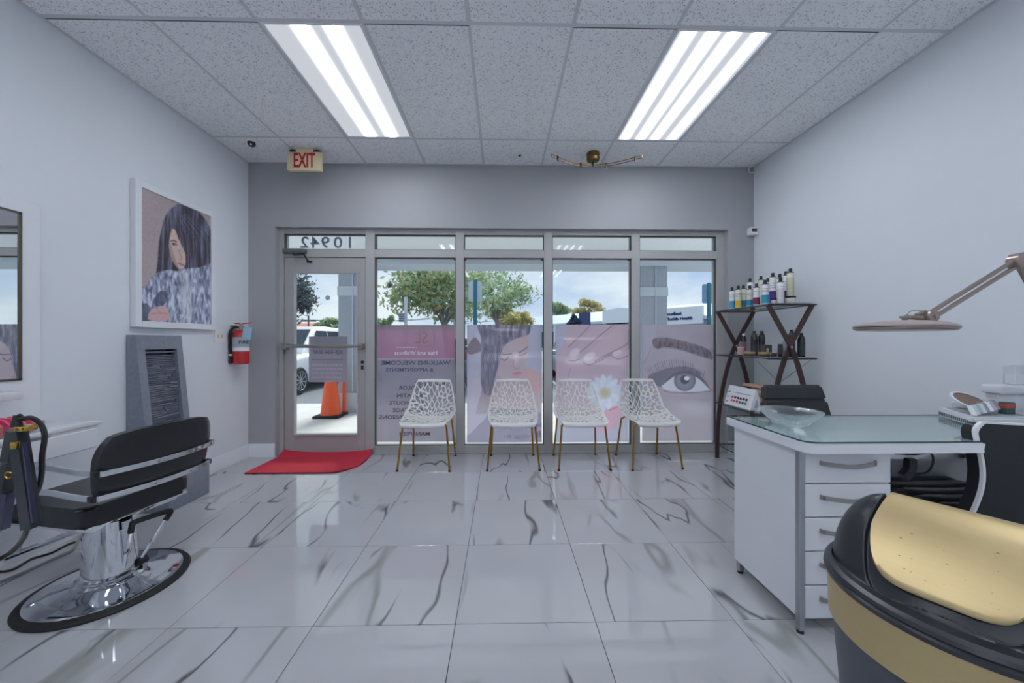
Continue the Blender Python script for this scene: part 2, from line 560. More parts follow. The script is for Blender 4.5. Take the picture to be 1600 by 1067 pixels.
# walls
bm = B(); box(bm, XL - 0.12, XL, YF - 0.12, YW, -0.12, ZC + 0.12)
wall_left = setting('wall_left', bm, M['wall'])
bm = B(); box(bm, XR, XR + 0.12, YF - 0.12, YW, -0.12, ZC + 0.12)
wall_right = setting('wall_right', bm, M['wall'])
bm = B(); box(bm, XL, XR, YF - 0.12, YF, -0.12, ZC + 0.12)
wall_front = setting('wall_front', bm, M['wall'])
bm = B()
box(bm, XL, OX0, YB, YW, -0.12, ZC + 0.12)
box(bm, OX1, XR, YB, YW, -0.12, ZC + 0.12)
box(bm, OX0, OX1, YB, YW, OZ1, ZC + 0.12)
wall_back = setting('wall_back', bm, M['wall_backlit'])
# baseboards with a stepped top
def base_profile(h, d):
    return [(0, 0), (d, 0), (d, h - 0.035), (d * 0.7, h - 0.028), (d * 0.7, h - 0.012), (d * 0.35, h), (0, h)]
bm = B(); prism(bm, [(XL + a, b) for a, b in base_profile(0.135, 0.016)], YF, YB, 'XZ')
setting('baseboard_left', bm, M['trim'])
bm = B(); prism(bm, [(XR - a, b) for a, b in base_profile(0.135, 0.016)], YF, YB, 'XZ')
setting('baseboard_right', bm, M['trim'])
bm = B(); prism(bm, [(YB - a, b) for a, b in base_profile(0.135, 0.016)], XL + 0.016, OX0, 'YZ')
prism(bm, [(YB - a, b) for a, b in base_profile(0.135, 0.016)], OX1, XR - 0.016, 'YZ')
setting('baseboard_back', bm, M['trim'])

# ceiling: deck above, tee grid and single mineral fibre tiles
bm = B(); box(bm, XL - 0.1, XR + 0.1, YF - 0.1, YW, ZC + 0.06, ZC + 0.12)
ceiling = setting('ceiling', bm, M['ceiling'])
GX0, GDX = -2.035, 0.613
rows = [YF, -1.54, -0.32, 0.90, 2.12, 3.34, YB]
cols = [XL] + [GX0 + GDX * k for k in range(8)] + [XR]
lights = {(2, 4), (6, 4), (2, 2), (6, 2), (2, 0), (6, 0)}      # (column, row) cells that hold a light
TEE = 0.012
for ci in range(len(cols) - 1):
    for ri in range(len(rows) - 1):
        if (ci, ri) in {(2, 4), (6, 4), (2, 2), (6, 2), (2, 0), (6, 0)}: continue
        tile_at(cols[ci] + TEE * 0.6, cols[ci + 1] - TEE * 0.6, rows[ri] + TEE * 0.6, rows[ri + 1] - TEE * 0.6,
                'ceiling_tile', ceiling, M['ceiling'], ZC - 0.001, ZC + 0.015, 0.003)
bm = B()
for x in cols[1:-1]:
    box(bm, x - TEE, x + TEE, YF, YB, ZC - 0.001, ZC + 0.002)
    box(bm, x - 0.002, x + 0.002, YF, YB, ZC + 0.002, ZC + 0.04)
obj('main_tee', bm, M['tee'], ceiling, smooth=False)
bm = B()
for y in rows[1:-1]:
    box(bm, XL, XR, y - TEE, y + TEE, ZC - 0.0015, ZC + 0.002)
obj('cross_tee', bm, M['tee'], ceiling, smooth=False)
bm = B()
box(bm, XL, XL + 0.022, YF, YB, ZC - 0.003, ZC + 0.002); box(bm, XR - 0.022, XR, YF, YB, ZC - 0.003, ZC + 0.002)
box(bm, XL, XR, YB - 0.022, YB, ZC - 0.003, ZC + 0.002); box(bm, XL, XR, YF, YF + 0.022, ZC - 0.003, ZC + 0.002)
obj('wall_angle', bm, M['tee'], ceiling, smooth=False)
# gaps left by sagging tiles read as thin dark lines beside the tees
def gap_line(x0, x1, y):
    bm = B(); box(bm, x0, x1, y - 0.003, y + 0.003, ZC - 0.0022, ZC - 0.0012); return bm
o = obj('tile_gap', gap_line(cols[0], cols[2], 2.135), M['alu_dark'], ceiling, smooth=False)
for a, b_, yy in ((3, 4, 2.135), (5, 7, 2.135), (7, 8, 2.133), (0, 1, 0.915)):
    obj('tile_gap', gap_line(cols[a], cols[b_], yy), M['alu_dark'], ceiling, smooth=False)

# recessed fluorescent lights
W2 = GDX / 2 - TEE
dm2 = diffuser_mat('two_tube_diffuser', (-0.075, 0.115), 0.029, TUBE_LIGHT)
dm4 = diffuser_mat('four_tube_diffuser', (-0.215, -0.07, 0.06, 0.215), 0.023, TUBE_LIGHT * 0.65)
def ceiling_light(ci, ri, mat, label, group=None):
    cx = (cols[ci] + cols[ci + 1]) / 2; y0, y1 = rows[ri] + TEE, rows[ri + 1] - TEE
    cy = (y0 + y1) / 2; hl = (y1 - y0) / 2
    t = thing('ceiling_light', label, 'light', (cx, cy, ZC), 0, group)
    bm = B()
    fr = 0.016
    box(bm, -W2, W2, -hl, -hl + fr, -0.004, 0.03, 0.002); box(bm, -W2, W2, hl - fr, hl, -0.004, 0.03, 0.002)
    box(bm, -W2, -W2 + fr, -hl + fr, hl - fr, -0.004, 0.03, 0.002); box(bm, W2 - fr, W2, -hl + fr, hl - fr, -0.004, 0.03, 0.002)
    obj('frame', bm, M['fixture'], t)
    bm = B(); box(bm, -W2 + fr, W2 - fr, -hl + fr, hl - fr, 0.002, 0.006)
    obj('diffuser', bm, mat, t, smooth=False)
    bm = B(); box(bm, -W2, W2, -hl, hl, 0.03, 0.055); obj('housing', bm, M['fixture'], t, smooth=False)
    return t
ceiling_light(2, 4, dm2, 'recessed ceiling light with two bright tube stripes, left of the pair in view')
ceiling_light(6, 4, dm4, 'recessed ceiling light with four soft tube stripes, right of the pair in view')
for ci in (2, 6):
    for ri in (2, 0):
        ceiling_light(ci, ri, dm2 if ci == 2 else dm4, 'recessed %s-tube ceiling light above the %s of the room behind the camera' % ('two' if ci == 2 else 'four', 'middle' if ri == 2 else 'far end'), 'ceiling lights out of view')

# ------------------------------------------------------------------ storefront
FY0, FY1 = 3.89, 3.99
GYc = 3.945
# fixed frame members belong to the bay they border
XM = [-2.368, -2.318, -1.457, -1.362, -0.499, -0.411, 0.447, 0.536, 1.395, 1.485, 2.324, 2.413]
Z_SILL, Z_T0, Z_T1, Z_HEAD = 0.085, 2.097, 2.18, 2.343
def pane_bm(x0, x1, z0, z1):
    bm = B(); box(bm, x0, x1, GYc - 0.003, GYc + 0.003, z0, z1); return bm
def gasket_bm(x0, x1, z0, z1, w=0.007):
    bm = B(); y0, y1 = FY0 + 0.016, FY0 + 0.05
    box(bm, x0, x0 + w, y0, y1, z0, z1); box(bm, x1 - w, x1, y0, y1, z0, z1)
    box(bm, x0 + w, x1 - w, y0, y1, z0, z0 + w); box(bm, x0 + w, x1 - w, y0, y1, z1 - w, z1)
    return bm
def bead_bm(x0, x1, z0, z1, w=0.012):
    bm = B(); y0, y1 = FY0 + 0.006, FY0 + 0.03
    box(bm, x0 - w, x0, y0, y1, z0 - w, z1 + w); box(bm, x1, x1 + w, y0, y1, z0 - w, z1 + w)
    box(bm, x0, x1, y0, y1, z0 - w, z0); box(bm, x0, x1, y0, y1, z1, z1 + w)
    return bm
bays = [(XM[3], XM[4]), (XM[5], XM[6]), (XM[7], XM[8]), (XM[9], XM[10])]
win = []
for k, (x0, x1) in enumerate(bays):
    w = setting('window_%d' % (k + 1), loc=((x0 + x1) / 2, FY0, 0))
    bm = B()
    xr_end = XM[3 + 2 * k + 2] if k < 3 else OX1
    box(bm, x1, xr_end, FY0, FY1, 0, OZ1, 0.002)                      # mullion on the right
    obj('mullion', bm, M['alu'], w, world=True)
    bm = B(); box(bm, x0, x1, FY0, FY1, 0, Z_SILL, 0.003); box(bm, x0, x1, FY0 - 0.012, FY0, 0.0, 0.018, 0.002)
    obj('window_sill', bm, M['alu'], w, world=True)
    bm = B(); box(bm, x0, x1, FY0, FY1, Z_HEAD, OZ1, 0.002); obj('head', bm, M['alu'], w, world=True)
    bm = B(); box(bm, x0, x1, FY0, FY1, Z_T0, Z_T1, 0.002); obj('transom_bar', bm, M['alu'], w, world=True)
    obj('pane', pane_bm(x0, x1, Z_SILL, Z_T0), M['glass'], w, world=True, smooth=False)
    obj('transom_pane', pane_bm(x0, x1, Z_T1, Z_HEAD), M['glass'], w, world=True, smooth=False)
    g = gasket_bm(x0, x1, Z_SILL, Z_T0)
    obj('gasket', g, M['alu_dark'], w, world=True, smooth=False)
    obj('gasket', gasket_bm(x0, x1, Z_T1, Z_HEAD), M['alu_dark'], w, world=True, smooth=False)
    win.append(w)
# glazing clips at the top corners and screws
for k, xs in ((0, [bays[0][1] - 0.02]), (1, [bays[1][0] + 0.02, bays[1][1] - 0.02]), (2, [bays[2][1] - 0.02])):
    for x in xs:
        bm = B(); sgn = 1 if abs(x - bays[k][1]) < 0.1 else -1
        prism(bm, [(x + sgn * 0.02, 2.097), (x - sgn * 0.035, 2.097), (x - sgn * 0.01, 2.085), (x + sgn * 0.02, 2.06)], FY0 + 0.02, FY0 + 0.035, 'XZ')
        obj('corner_clip', bm, M['black'], win[k], world=True, smooth=False)

# door bay
door = setting('door_1', loc=(-1.8875, FY0, 0))
bm = B(); box(bm, OX0, XM[1], FY0, FY1, 0, OZ1, 0.002); box(bm, XM[2], XM[3], FY0, FY1, 0, OZ1, 0.002)
box(bm, XM[1], XM[2], FY0, FY1, Z_T0, Z_T1, 0.002); box(bm, XM[1], XM[2], FY0, FY1, Z_HEAD, OZ1, 0.002)
box(bm, XM[1], XM[1] + 0.016, FY0 + 0.05, FY1, 0, Z_T0); box(bm, XM[2] - 0.016, XM[2], FY0 + 0.05, FY1, 0, Z_T0)
obj('door_frame', bm, M['alu'], door, world=True)
obj('transom_pane', pane_bm(XM[1], XM[2], Z_T1, Z_HEAD), M['glass'], door, world=True, smooth=False)
obj('gasket', gasket_bm(XM[1], XM[2], Z_T1, Z_HEAD), M['alu_dark'], door, world=True, smooth=False)
DX0, DX1, DY0, DY1 = XM[1] + 0.005, XM[2] - 0.005, 3.90, 3.945
GX_0, GX_1, GZ0, GZ1 = -2.209, -1.546, 0.216, 1.925
M['door_paint'] = pmat('beige_grey_door_paint', (174, 171, 172), 0.45, var=0.05, scale=5)
bm = B()
box(bm, DX0, GX_0, DY0, DY1, 0.012, Z_T0 - 0.006, 0.002); box(bm, GX_1, DX1, DY0, DY1, 0.012, Z_T0 - 0.006, 0.002)
box(bm, GX_0, GX_1, DY0, DY1, GZ1, Z_T0 - 0.006, 0.002); box(bm, GX_0, GX_1, DY0, DY1, 0.012, GZ0, 0.002)
leaf = obj('door_leaf', bm, M['door_paint'], door, world=True)
bm = B(); box(bm, GX_0, GX_1, 3.92, 3.926, GZ0, GZ1)
obj('pane', bm, M['glass'], door, world=True, smooth=False)
bm = B()
w = 0.016
box(bm, GX_0 - w, GX_0, DY0 - 0.012, DY0, GZ0 - w, GZ1 + w, 0.002); box(bm, GX_1, GX_1 + w, DY0 - 0.012, DY0, GZ0 - w, GZ1 + w, 0.002)
box(bm, GX_0, GX_1, DY0 - 0.012, DY0, GZ0 - w, GZ0, 0.002); box(bm, GX_0, GX_1, DY0 - 0.012, DY0, GZ1, GZ1 + w, 0.002)
obj('glazing_bead', bm, M['door_paint'], door, world=True)
bm = B()
tube(bm, [(DX0 + 0.02, 3.835, 1.15), (DX1 - 0.02, 3.835, 1.15)], 0.019, 12)
for x in (DX0 + 0.03, DX1 - 0.03):
    box(bm, x - 0.025, x + 0.025, 3.82, DY0, 1.115, 1.178, 0.006)
obj('push_bar', bm, M['nickel'], door, world=True)
bm = B()
mt = Matrix.Translation((DX1 - 0.03, DY0, 0.98)) @ Matrix.Rotation(PI / 2, 4, 'X')
lathe(bm, [(0.018, -0.001), (0.018, 0.006), (0.012, 0.009), (0, 0.009)], 16, mtx=mt)
lock = obj('lock_cylinder', bm, M['black'], door, world=True)
bm = B(); box(bm, DX1 - 0.042, DX1 - 0.018, DY0 - 0.012, DY0, 0.90, 0.945, 0.004)
obj('thumb_turn', bm, M['black'], door, world=True)
# door closer on the transom bar with its arm
bm = B(); box(bm, -2.30, -2.065, 3.83, 3.888, 2.125, 2.175, 0.012, 3)
clo = obj('door_closer', bm, pmat('grey_closer_paint', (104, 112, 114), 0.4, 0.3, var=0.1, scale=20), door, world=True)
bm = B(); tube(bm, [(-2.20, 3.855, 2.125), (-2.19, 3.855, 2.108), (-2.06, 3.80, 2.108)], 0.008, 8)
tube(bm, [(-2.06, 3.80, 2.108), (-2.055, 3.86, 2.06), (-2.05, 3.892, 2.045)], 0.007, 8)
box(bm, -2.075, -2.02, 3.882, 3.90, 2.035, 2.055, 0.004)
obj('closer_arm', bm, M['black'], clo, world=True)
bm = B(); box(bm, XM[1], XM[2], FY0 - 0.01, FY1 + 0.02, 0.0, 0.011, 0.003)
obj('threshold', bm, M['steel'], door, world=True)
# street number on the transom glass, read from outside
M['number'] = pmat('grey_vinyl_number', (112, 124, 142), 0.6, var=0.05, scale=20)
for ch, px in zip('10942', (547.5, 529, 509.5, 493, 477)):
    x = X_at(px, 3.95)
    text('street_number', ch, 0.172, M['number'], door, frame_m((x, 3.936, 2.257), (-1, 0, 0), (0, 0, 1)), 0.001, sx=1.12, bold=0.0022)

# ================================================================== PRINTED PICTURES (flat prints, painted as vertex colours)
rng = np.random.RandomState(7)
def vnoise(U, V, su, sv, seed=0):
    r = np.random.RandomState(seed)
    g = r.rand(int(su) + 3, int(sv) + 3)
    x = np.clip(U, 0, 1) * su; y = np.clip(V, 0, 1) * sv
    i = x.astype(int); j = y.astype(int)
    fx = x - i; fy = y - j
    fx = fx * fx * (3 - 2 * fx); fy = fy * fy * (3 - 2 * fy)
    return (g[i, j] * (1 - fx) + g[i + 1, j] * fx) * (1 - fy) + (g[i, j + 1] * (1 - fx) + g[i + 1, j + 1] * fx) * fy
class Canvas:
    """paints in photo pixel coordinates mapped onto a grid of points PX, PY"""
    def __init__(s, PX, PY, bg):
        s.X, s.Y = PX, PY
        s.c = np.zeros(PX.shape + (3,)); s.c[:] = bg
        s.U = (PX - PX.min()) / (PX.max() - PX.min()); s.V = (PY - PY.min()) / (PY.max() - PY.min())
    def soft(s, m, k):
        m = m.astype(float)
        for _ in range(k):
            p = np.pad(m, 1, mode='edge')
            m = (p[:-2, 1:-1] + p[2:, 1:-1] + p[1:-1, :-2] + p[1:-1, 2:] + 2 * m) / 6
        return m
    def inside(s, pts, curve=True):
        if curve:
            P = [Vector((a, b, 0)) for a, b in pts]; n = len(P); out = []
            for i in range(n):
                p0, p1, p2, p3 = P[i - 1], P[i], P[(i + 1) % n], P[(i + 2) % n]
                for k in range(5):
                    t = k / 5
                    q = 0.5 * ((2 * p1) + (p2 - p0) * t + (2 * p0 - 5 * p1 + 4 * p2 - p3) * t * t + (3 * p1 - p0 - 3 * p2 + p3) * t ** 3)
                    out.append((q.x, q.y))
            pts = out
        m = np.zeros(s.X.shape, bool); n = len(pts)
        for i in range(n):
            x1, y1 = pts[i]; x2, y2 = pts[(i + 1) % n]
            if y1 == y2: continue
            c = ((s.Y < y1) != (s.Y < y2))
            xi = x1 + (s.Y - y1) * (x2 - x1) / (y2 - y1)
            m ^= c & (s.X < xi)
        return m
    def paint(s, mask, col, a=1.0):
        col = np.asarray(col, float)
        w = (mask * a)[..., None]
        s.c = s.c * (1 - w) + col * w
    def poly(s, pts, col, a=1.0, soft=1, curve=True):
        m = s.soft(s.inside(pts, curve), soft); s.paint(m, col, a); return m
    def dist(s, pts):
        d = np.full(s.X.shape, 1e9)
        for (x1, y1), (x2, y2) in zip(pts[:-1], pts[1:]):
            dx, dy = x2 - x1, y2 - y1
            t = np.clip(((s.X - x1) * dx + (s.Y - y1) * dy) / max(dx * dx + dy * dy, 1e-9), 0, 1)
            d = np.minimum(d, np.hypot(s.X - x1 - t * dx, s.Y - y1 - t * dy))
        return d
    def stroke(s, pts, w, col, a=1.0, feather=0.6):
        P = smooth_path([(p[0], p[1], 0) for p in pts], 4)
        d = s.dist([(p.x, p.y) for p in P])
        s.paint(np.clip((w / 2 + feather - d) / (2 * feather), 0, 1), col, a)
    def ellipse(s, cx, cy, rx, ry, col, a=1.0, rot=0.0, feather=0.15):
        x = (s.X - cx) * math.cos(rot) + (s.Y - cy) * math.sin(rot); y = -(s.X - cx) * math.sin(rot) + (s.Y - cy) * math.cos(rot)
        r = np.hypot(x / rx, y / ry)
        m = np.clip((1 + feather - r) / (2 * feather), 0, 1); s.paint(m, col, a); return m
    def lines(s, tx, sy, py, size, col):
        pass
def art_mesh(name, P, C, mat, parent=None, back=None, gain=1.0, world=True, quadflip=False):
    """P: (n,m,3) points, C: (n,m,3) sRGB 0..255"""
    n, m = P.shape[:2]
    V = P.reshape(-1, 3)
    if world and parent is not None:
        inv = np.array(root_of(parent).matrix_basis.inverted())
        V = V @ inv[:3, :3].T + inv[:3, 3]
    idx = np.arange(n * m).reshape(n, m)
    F = np.stack([idx[:-1, :-1], idx[1:, :-1], idx[1:, 1:], idx[:-1, 1:]], -1).reshape(-1, 4)
    if quadflip: F = F[:, ::-1]
    me = bpy.data.meshes.new(name)
    me.from_pydata(V.tolist(), [], F.tolist())
    a = me.color_attributes.new('print', 'FLOAT_COLOR', 'POINT')
    c = np.clip(C.reshape(-1, 3), 0, 255) / 255.0
    c = np.where(c <= 0.04045, c / 12.92, ((c + 0.055) / 1.055) ** 2.4) * gain
    a.data.foreach_set('color', np.concatenate([np.clip(c, 0, 0.97), np.ones((len(c), 1))], 1).astype(np.float32).ravel())
    me.materials.append(mat); me.update()
    o = bpy.data.objects.new(name, me); COL.objects.link(o)
    if parent is not None: o.parent = parent
    return o

# ---------------------------------------------------------------- framed portrait on the left wall
PXF = -2.603
pic = thing('framed_picture', 'white framed portrait of a dark-haired woman in grey fur on the left wall', 'picture', (XL, 2.98, 1.31))
PY0, PY1, PZ0, PZ1, FW = 2.628, 3.352, 1.306, 2.366, 0.047
bm = B()
for y0, y1, z0, z1 in ((PY0, PY0 + FW, PZ0, PZ1), (PY1 - FW, PY1, PZ0, PZ1), (PY0 + FW, PY1 - FW, PZ0, PZ0 + FW), (PY0 + FW, PY1 - FW, PZ1 - FW, PZ1)):
    box(bm, XL, PXF, y0, y1, z0, z1, 0.003)
obj('frame', bm, M['white_lam'], pic, world=True)
n1, n2 = 170, 250
yy = np.linspace(PY0 + FW, PY1 - FW, n1); zz = np.linspace(PZ0 + FW, PZ1 - FW, n2)
YY, ZZ = np.meshgrid(yy, zz, indexing='ij')
xa = PXF - 0.012
ycam = xa * SN + YY * CS
PXm = CX + FPX * (xa * CS - YY * SN) / ycam; PYm = CY - FPX * (ZZ - CAMZ) / ycam
A = Canvas(PXm, PYm, (166, 152, 154))
A.paint(np.clip((PYm - 300) / 260, 0, 1) * 0.5, (188, 172, 168))
hn = vnoise(A.U, A.V, 60, 7, 1); hn2 = vnoise(A.U, A.V, 26, 5, 2)
hair = [(244, 440), (247, 405), (250, 372), (257, 342), (269, 325), (283, 318), (300, 323), (314, 335), (325, 350), (333, 372), (336, 400), (336, 424), (300, 424), (262, 430)]
hm = A.poly(hair, (62, 58, 72))
A.paint(hm * np.clip((hn - 0.45) * 3, 0, 1), (128, 132, 160), 0.75)
A.paint(hm * np.clip((hn2 - 0.6) * 4, 0, 1), (34, 30, 38), 0.8)
face = [(270, 357), (266, 368), (264, 384), (266, 398), (271, 410), (277, 418), (285, 420), (290, 412), (290, 398), (285, 386), (279, 373), (275, 362)]
fm = A.poly(face, (204, 178, 166))
A.paint(A.soft(A.inside([(264, 380), (266, 400), (272, 412), (279, 419), (272, 400), (268, 384)]), 2), (150, 122, 118), 0.6)
A.stroke([(267, 377), (271, 375.5), (276, 378)], 1.6, (60, 44, 48), 0.9)
A.ellipse(272.5, 381.5, 4.2, 2.0, (58, 46, 54), 0.9, 0.25)
A.ellipse(274, 382.3, 1.3, 1.0, (196, 192, 200), 0.9)
A.stroke([(279, 390), (282, 400), (284, 404), (281, 406)], 1.2, (140, 108, 104), 0.7)
A.ellipse(283.5, 413, 5.5, 1.6, (168, 104, 112), 0.9, 0.3)
A.poly([(277, 358), (284, 376), (290, 396), (293, 424), (310, 424), (306, 380), (292, 350)], (58, 52, 64), 0.95)
A.paint(A.inside([(277, 358), (284, 376), (290, 396), (293, 424), (310, 424), (306, 380), (292, 350)]) * np.clip((hn - 0.5) * 3, 0, 1), (120, 120, 146), 0.6)
for k in range(26):
    x0 = 249 + k * 3.3; 
    if 262 < x0 < 282: continue
    A.stroke([(276 + (x0 - 290) * 0.35, 335), (x0, 375), (x0 - (4 if x0 < 265 else -3), 425 + (k % 4) * 5)], 0.7, (150, 152, 176) if k % 3 else (40, 36, 46), 0.45)
fur = [(216, 458), (228, 446), (240, 430), (252, 424), (266, 422), (278, 424), (292, 420), (312, 418), (338, 418), (338, 510), (216, 510)]
fn = vnoise(A.U, A.V, 34, 20, 5) * 0.6 + vnoise(A.U, A.V, 70, 44, 6) * 0.4
um = A.poly(fur, (150, 156, 180), soft=2)
A.paint(um * np.clip((fn - 0.5) * 5, 0, 1), (214, 220, 234), 0.85)
A.paint(um * np.clip((0.45 - fn) * 6, 0, 1), (84, 88, 116), 0.8)
A.poly([(278, 420), (290, 420), (294, 440), (300, 470), (300, 500), (286, 500), (284, 450)], (206, 204, 212), 0.45, 4)
A.ellipse(292, 462, 6, 20, (220, 220, 228), 0.4, 0.1, 0.6)
A.poly([(240, 470), (250, 455), (262, 458), (258, 474), (246, 480)], (66, 70, 92), 0.8, 2)
A.poly([(218, 478), (232, 476), (236, 500), (218, 502)], (74, 84, 104), 0.85, 2)
A.poly([(233, 500), (234, 486), (242, 480), (256, 478), (263, 484), (263, 500)], (206, 166, 164), 1, 1)
A.stroke([(235, 491), (248, 489), (262, 490)], 1.0, (150, 108, 112), 0.8)
for k in range(70):
    a = rng.rand(); x0 = 222 + 112 * a; y0 = 430 + 66 * rng.rand(); ln = 8 + 8 * rng.rand(); an = -0.5 + 1.2 * (a - 0.4) + 1.6
    A.stroke([(x0, y0), (x0 + ln * math.cos(an), y0 + ln * math.sin(an))], 0.7, (226, 230, 240) if k % 2 else (70, 74, 100), 0.4)
P = np.stack([np.full_like(YY, xa), YY, ZZ], -1)
A.c = np.stack([A.soft(A.c[..., k], 1) for k in range(3)], -1) + (vnoise(A.U, A.V, 90, 130, 31)[..., None] - 0.5) * 14
art_mesh('portrait_print', P, A.c, print_mat('glossy_print'), pic, gain=1.15)
text('print_lettering', 'INNI', 0.052, M['white_plastic'], pic, frame_m((xa + 0.002, 3.045, 1.40), (0, 1, 0), (0, 0, 1)), 0.0004)
bm = B(); box(bm, XL, xa - 0.001, PY0 + FW, PY1 - FW, PZ0 + FW, PZ1 - FW); obj('backing', bm, M['white_lam'], pic, world=True)

# ---------------------------------------------------------------- window films
FILM = film_mat('perforated_window_film', 0.05)
FYf = GYc - 0.0065
def film(name, label, px0, px1, py0, py1, paint, win_k, gain):
    x0, x1 = X_at(px0, FYf), X_at(px1, FYf)
    xm = (x0 + x1) / 2
    z1, z0 = Z_at(py0, xm, FYf), Z_at(py1, xm, FYf)
    n1, n2 = 150, 230
    xx = np.linspace(x0, x1, n1); zz = np.linspace(z0, z1, n2)
    XX, ZZ = np.meshgrid(xx, zz, indexing='ij')
    PX = px0 + (px1 - px0) * (XX - x0) / (x1 - x0); PY = py1 - (py1 - py0) * (ZZ - z0) / (z1 - z0)
    c = paint(PX, PY)
    mean = c.c.mean((0, 1)); c.c = mean + 0.95 * (c.c - mean)
    g = c.c.mean(2, keepdims=True); c.c = g + 0.8 * (c.c - g)
    t = thing(name, label, 'window film', (xm, FYf, z0))
    P = np.stack([XX, np.full_like(XX, FYf), ZZ], -1)
    art_mesh('film_sheet', P, c.c, FILM, t, gain=gain)
    return t, (x0, x1, z0, z1)
def f_pink(PX, PY):
    A = Canvas(PX, PY, (134, 128, 146))
    n = vnoise(A.U, A.V, 10, 14, 3)
    A.paint(np.clip(n - 0.4, 0, 1), (146, 132, 148))
    A.poly([(580, 500), (720, 500), (720, 560), (580, 560)], (160, 110, 140), 1, 1, False)
    A.paint((PY < 517) * np.clip((519 - PY) / 8, 0, 1), (122, 118, 124), 0.7)
    A.paint((PY > 560) * (PY < 562), (176, 160, 176), 0.5)
    return A
def f_woman(PX, PY):
    A = Canvas(PX, PY, (152, 152, 172))
    A.paint(np.clip((PX - 800) / 60, 0, 1) * 0.5, (146, 146, 172))
    hn = vnoise(A.U, A.V, 42, 14, 11)
    # shoulders and neck
    A.poly([(731, 600), (745, 588), (760, 580), (800, 588), (824, 578), (846, 592), (846, 640), (731, 640)], (168, 146, 156), 1, 2)
    A.poly([(729, 610), (750, 592), (757, 640), (740, 694), (729, 694)], (160, 152, 172), 0.9, 2)
    A.poly([(822, 574), (846, 588), (846, 612), (826, 606)], (176, 140, 144), 0.9, 2)
    # brown tie / comb at the left
    A.poly([(729, 545), (742, 527), (755, 545), (748, 550), (734, 554)], (122, 106, 118), 1, 1)
    A.poly([(743, 524), (748, 518), (760, 536), (756, 544)], (164, 162, 176), 1, 1)
    # hair mass
    hair = [(750, 500), (824, 500), (826, 522), (812, 527), (800, 532), (788, 540), (783, 552), (780, 566), (776, 580), (772, 596), (770, 615), (758, 616), (752, 600), (751, 560), (752, 530)]
    m = A.poly(hair, (106, 100, 118), 1, 1)
    A.paint(m * np.clip((hn - 0.55) * 4, 0, 1), (150, 146, 164), 0.6)
    A.paint(m * np.clip((0.42 - hn) * 5, 0, 1), (84, 78, 96), 0.7)
    for k in range(22):
        x0 = 752 + k * 1.4
        A.stroke([(790 - k * 1.2, 506 + k * 0.8), (x0 + 10, 540), (x0, 575), (x0 + 2, 612)], 0.8, (148, 146, 166) if k % 2 else (78, 74, 92), 0.5)
    # face
    face = [(784, 548), (790, 541), (804, 533), (816, 528), (825, 524), (826, 545), (825, 556), (820, 570), (822, 580), (816, 588), (806, 592), (790, 592), (778, 586), (780, 570), (783, 558)]
    A.poly(face, (164, 144, 152), 1, 1)
    A.ellipse(812, 534, 10, 6, (176, 140, 146), 0.6, 0, 0.5)
    A.ellipse(806, 560, 4, 9, (182, 168, 176), 0.7, 0, 0.5)
    A.stroke([(784, 553), (791, 553.5), (799, 552.5)], 1.6, (104, 90, 104), 0.9)
    A.stroke([(783, 560), (788, 563), (794, 559)], 1.8, (104, 90, 104), 0.85)
    A.stroke([(811, 551), (818, 547), (824, 542)], 1.8, (106, 92, 104), 0.9)
    A.stroke([(812, 555), (818, 554), (823, 551)], 1.6, (106, 92, 104), 0.85)
    A.stroke([(803, 563), (802, 573), (807, 577), (811, 574)], 1.2, (140, 118, 130), 0.8)
    A.ellipse(808, 583, 8.5, 2.2, (172, 108, 124), 0.9, -0.08)
    A.ellipse(808, 587, 6, 1.8, (186, 124, 136), 0.8, -0.05)
    A.stroke([(778, 586), (788, 595), (806, 596), (820, 588)], 1.2, (132, 116, 128), 0.6)
    # hair tips, dress
    for k in range(14):
        A.stroke([(756 + k, 600), (750 + k * 1.6, 622), (744 + k * 2, 646)], 1.1, (110, 96, 112), 0.6)
    A.poly([(729, 694), (742, 670), (756, 656), (770, 640), (800, 640), (846, 646), (846, 694)], (128, 124, 148), 0.95, 1)
    return A
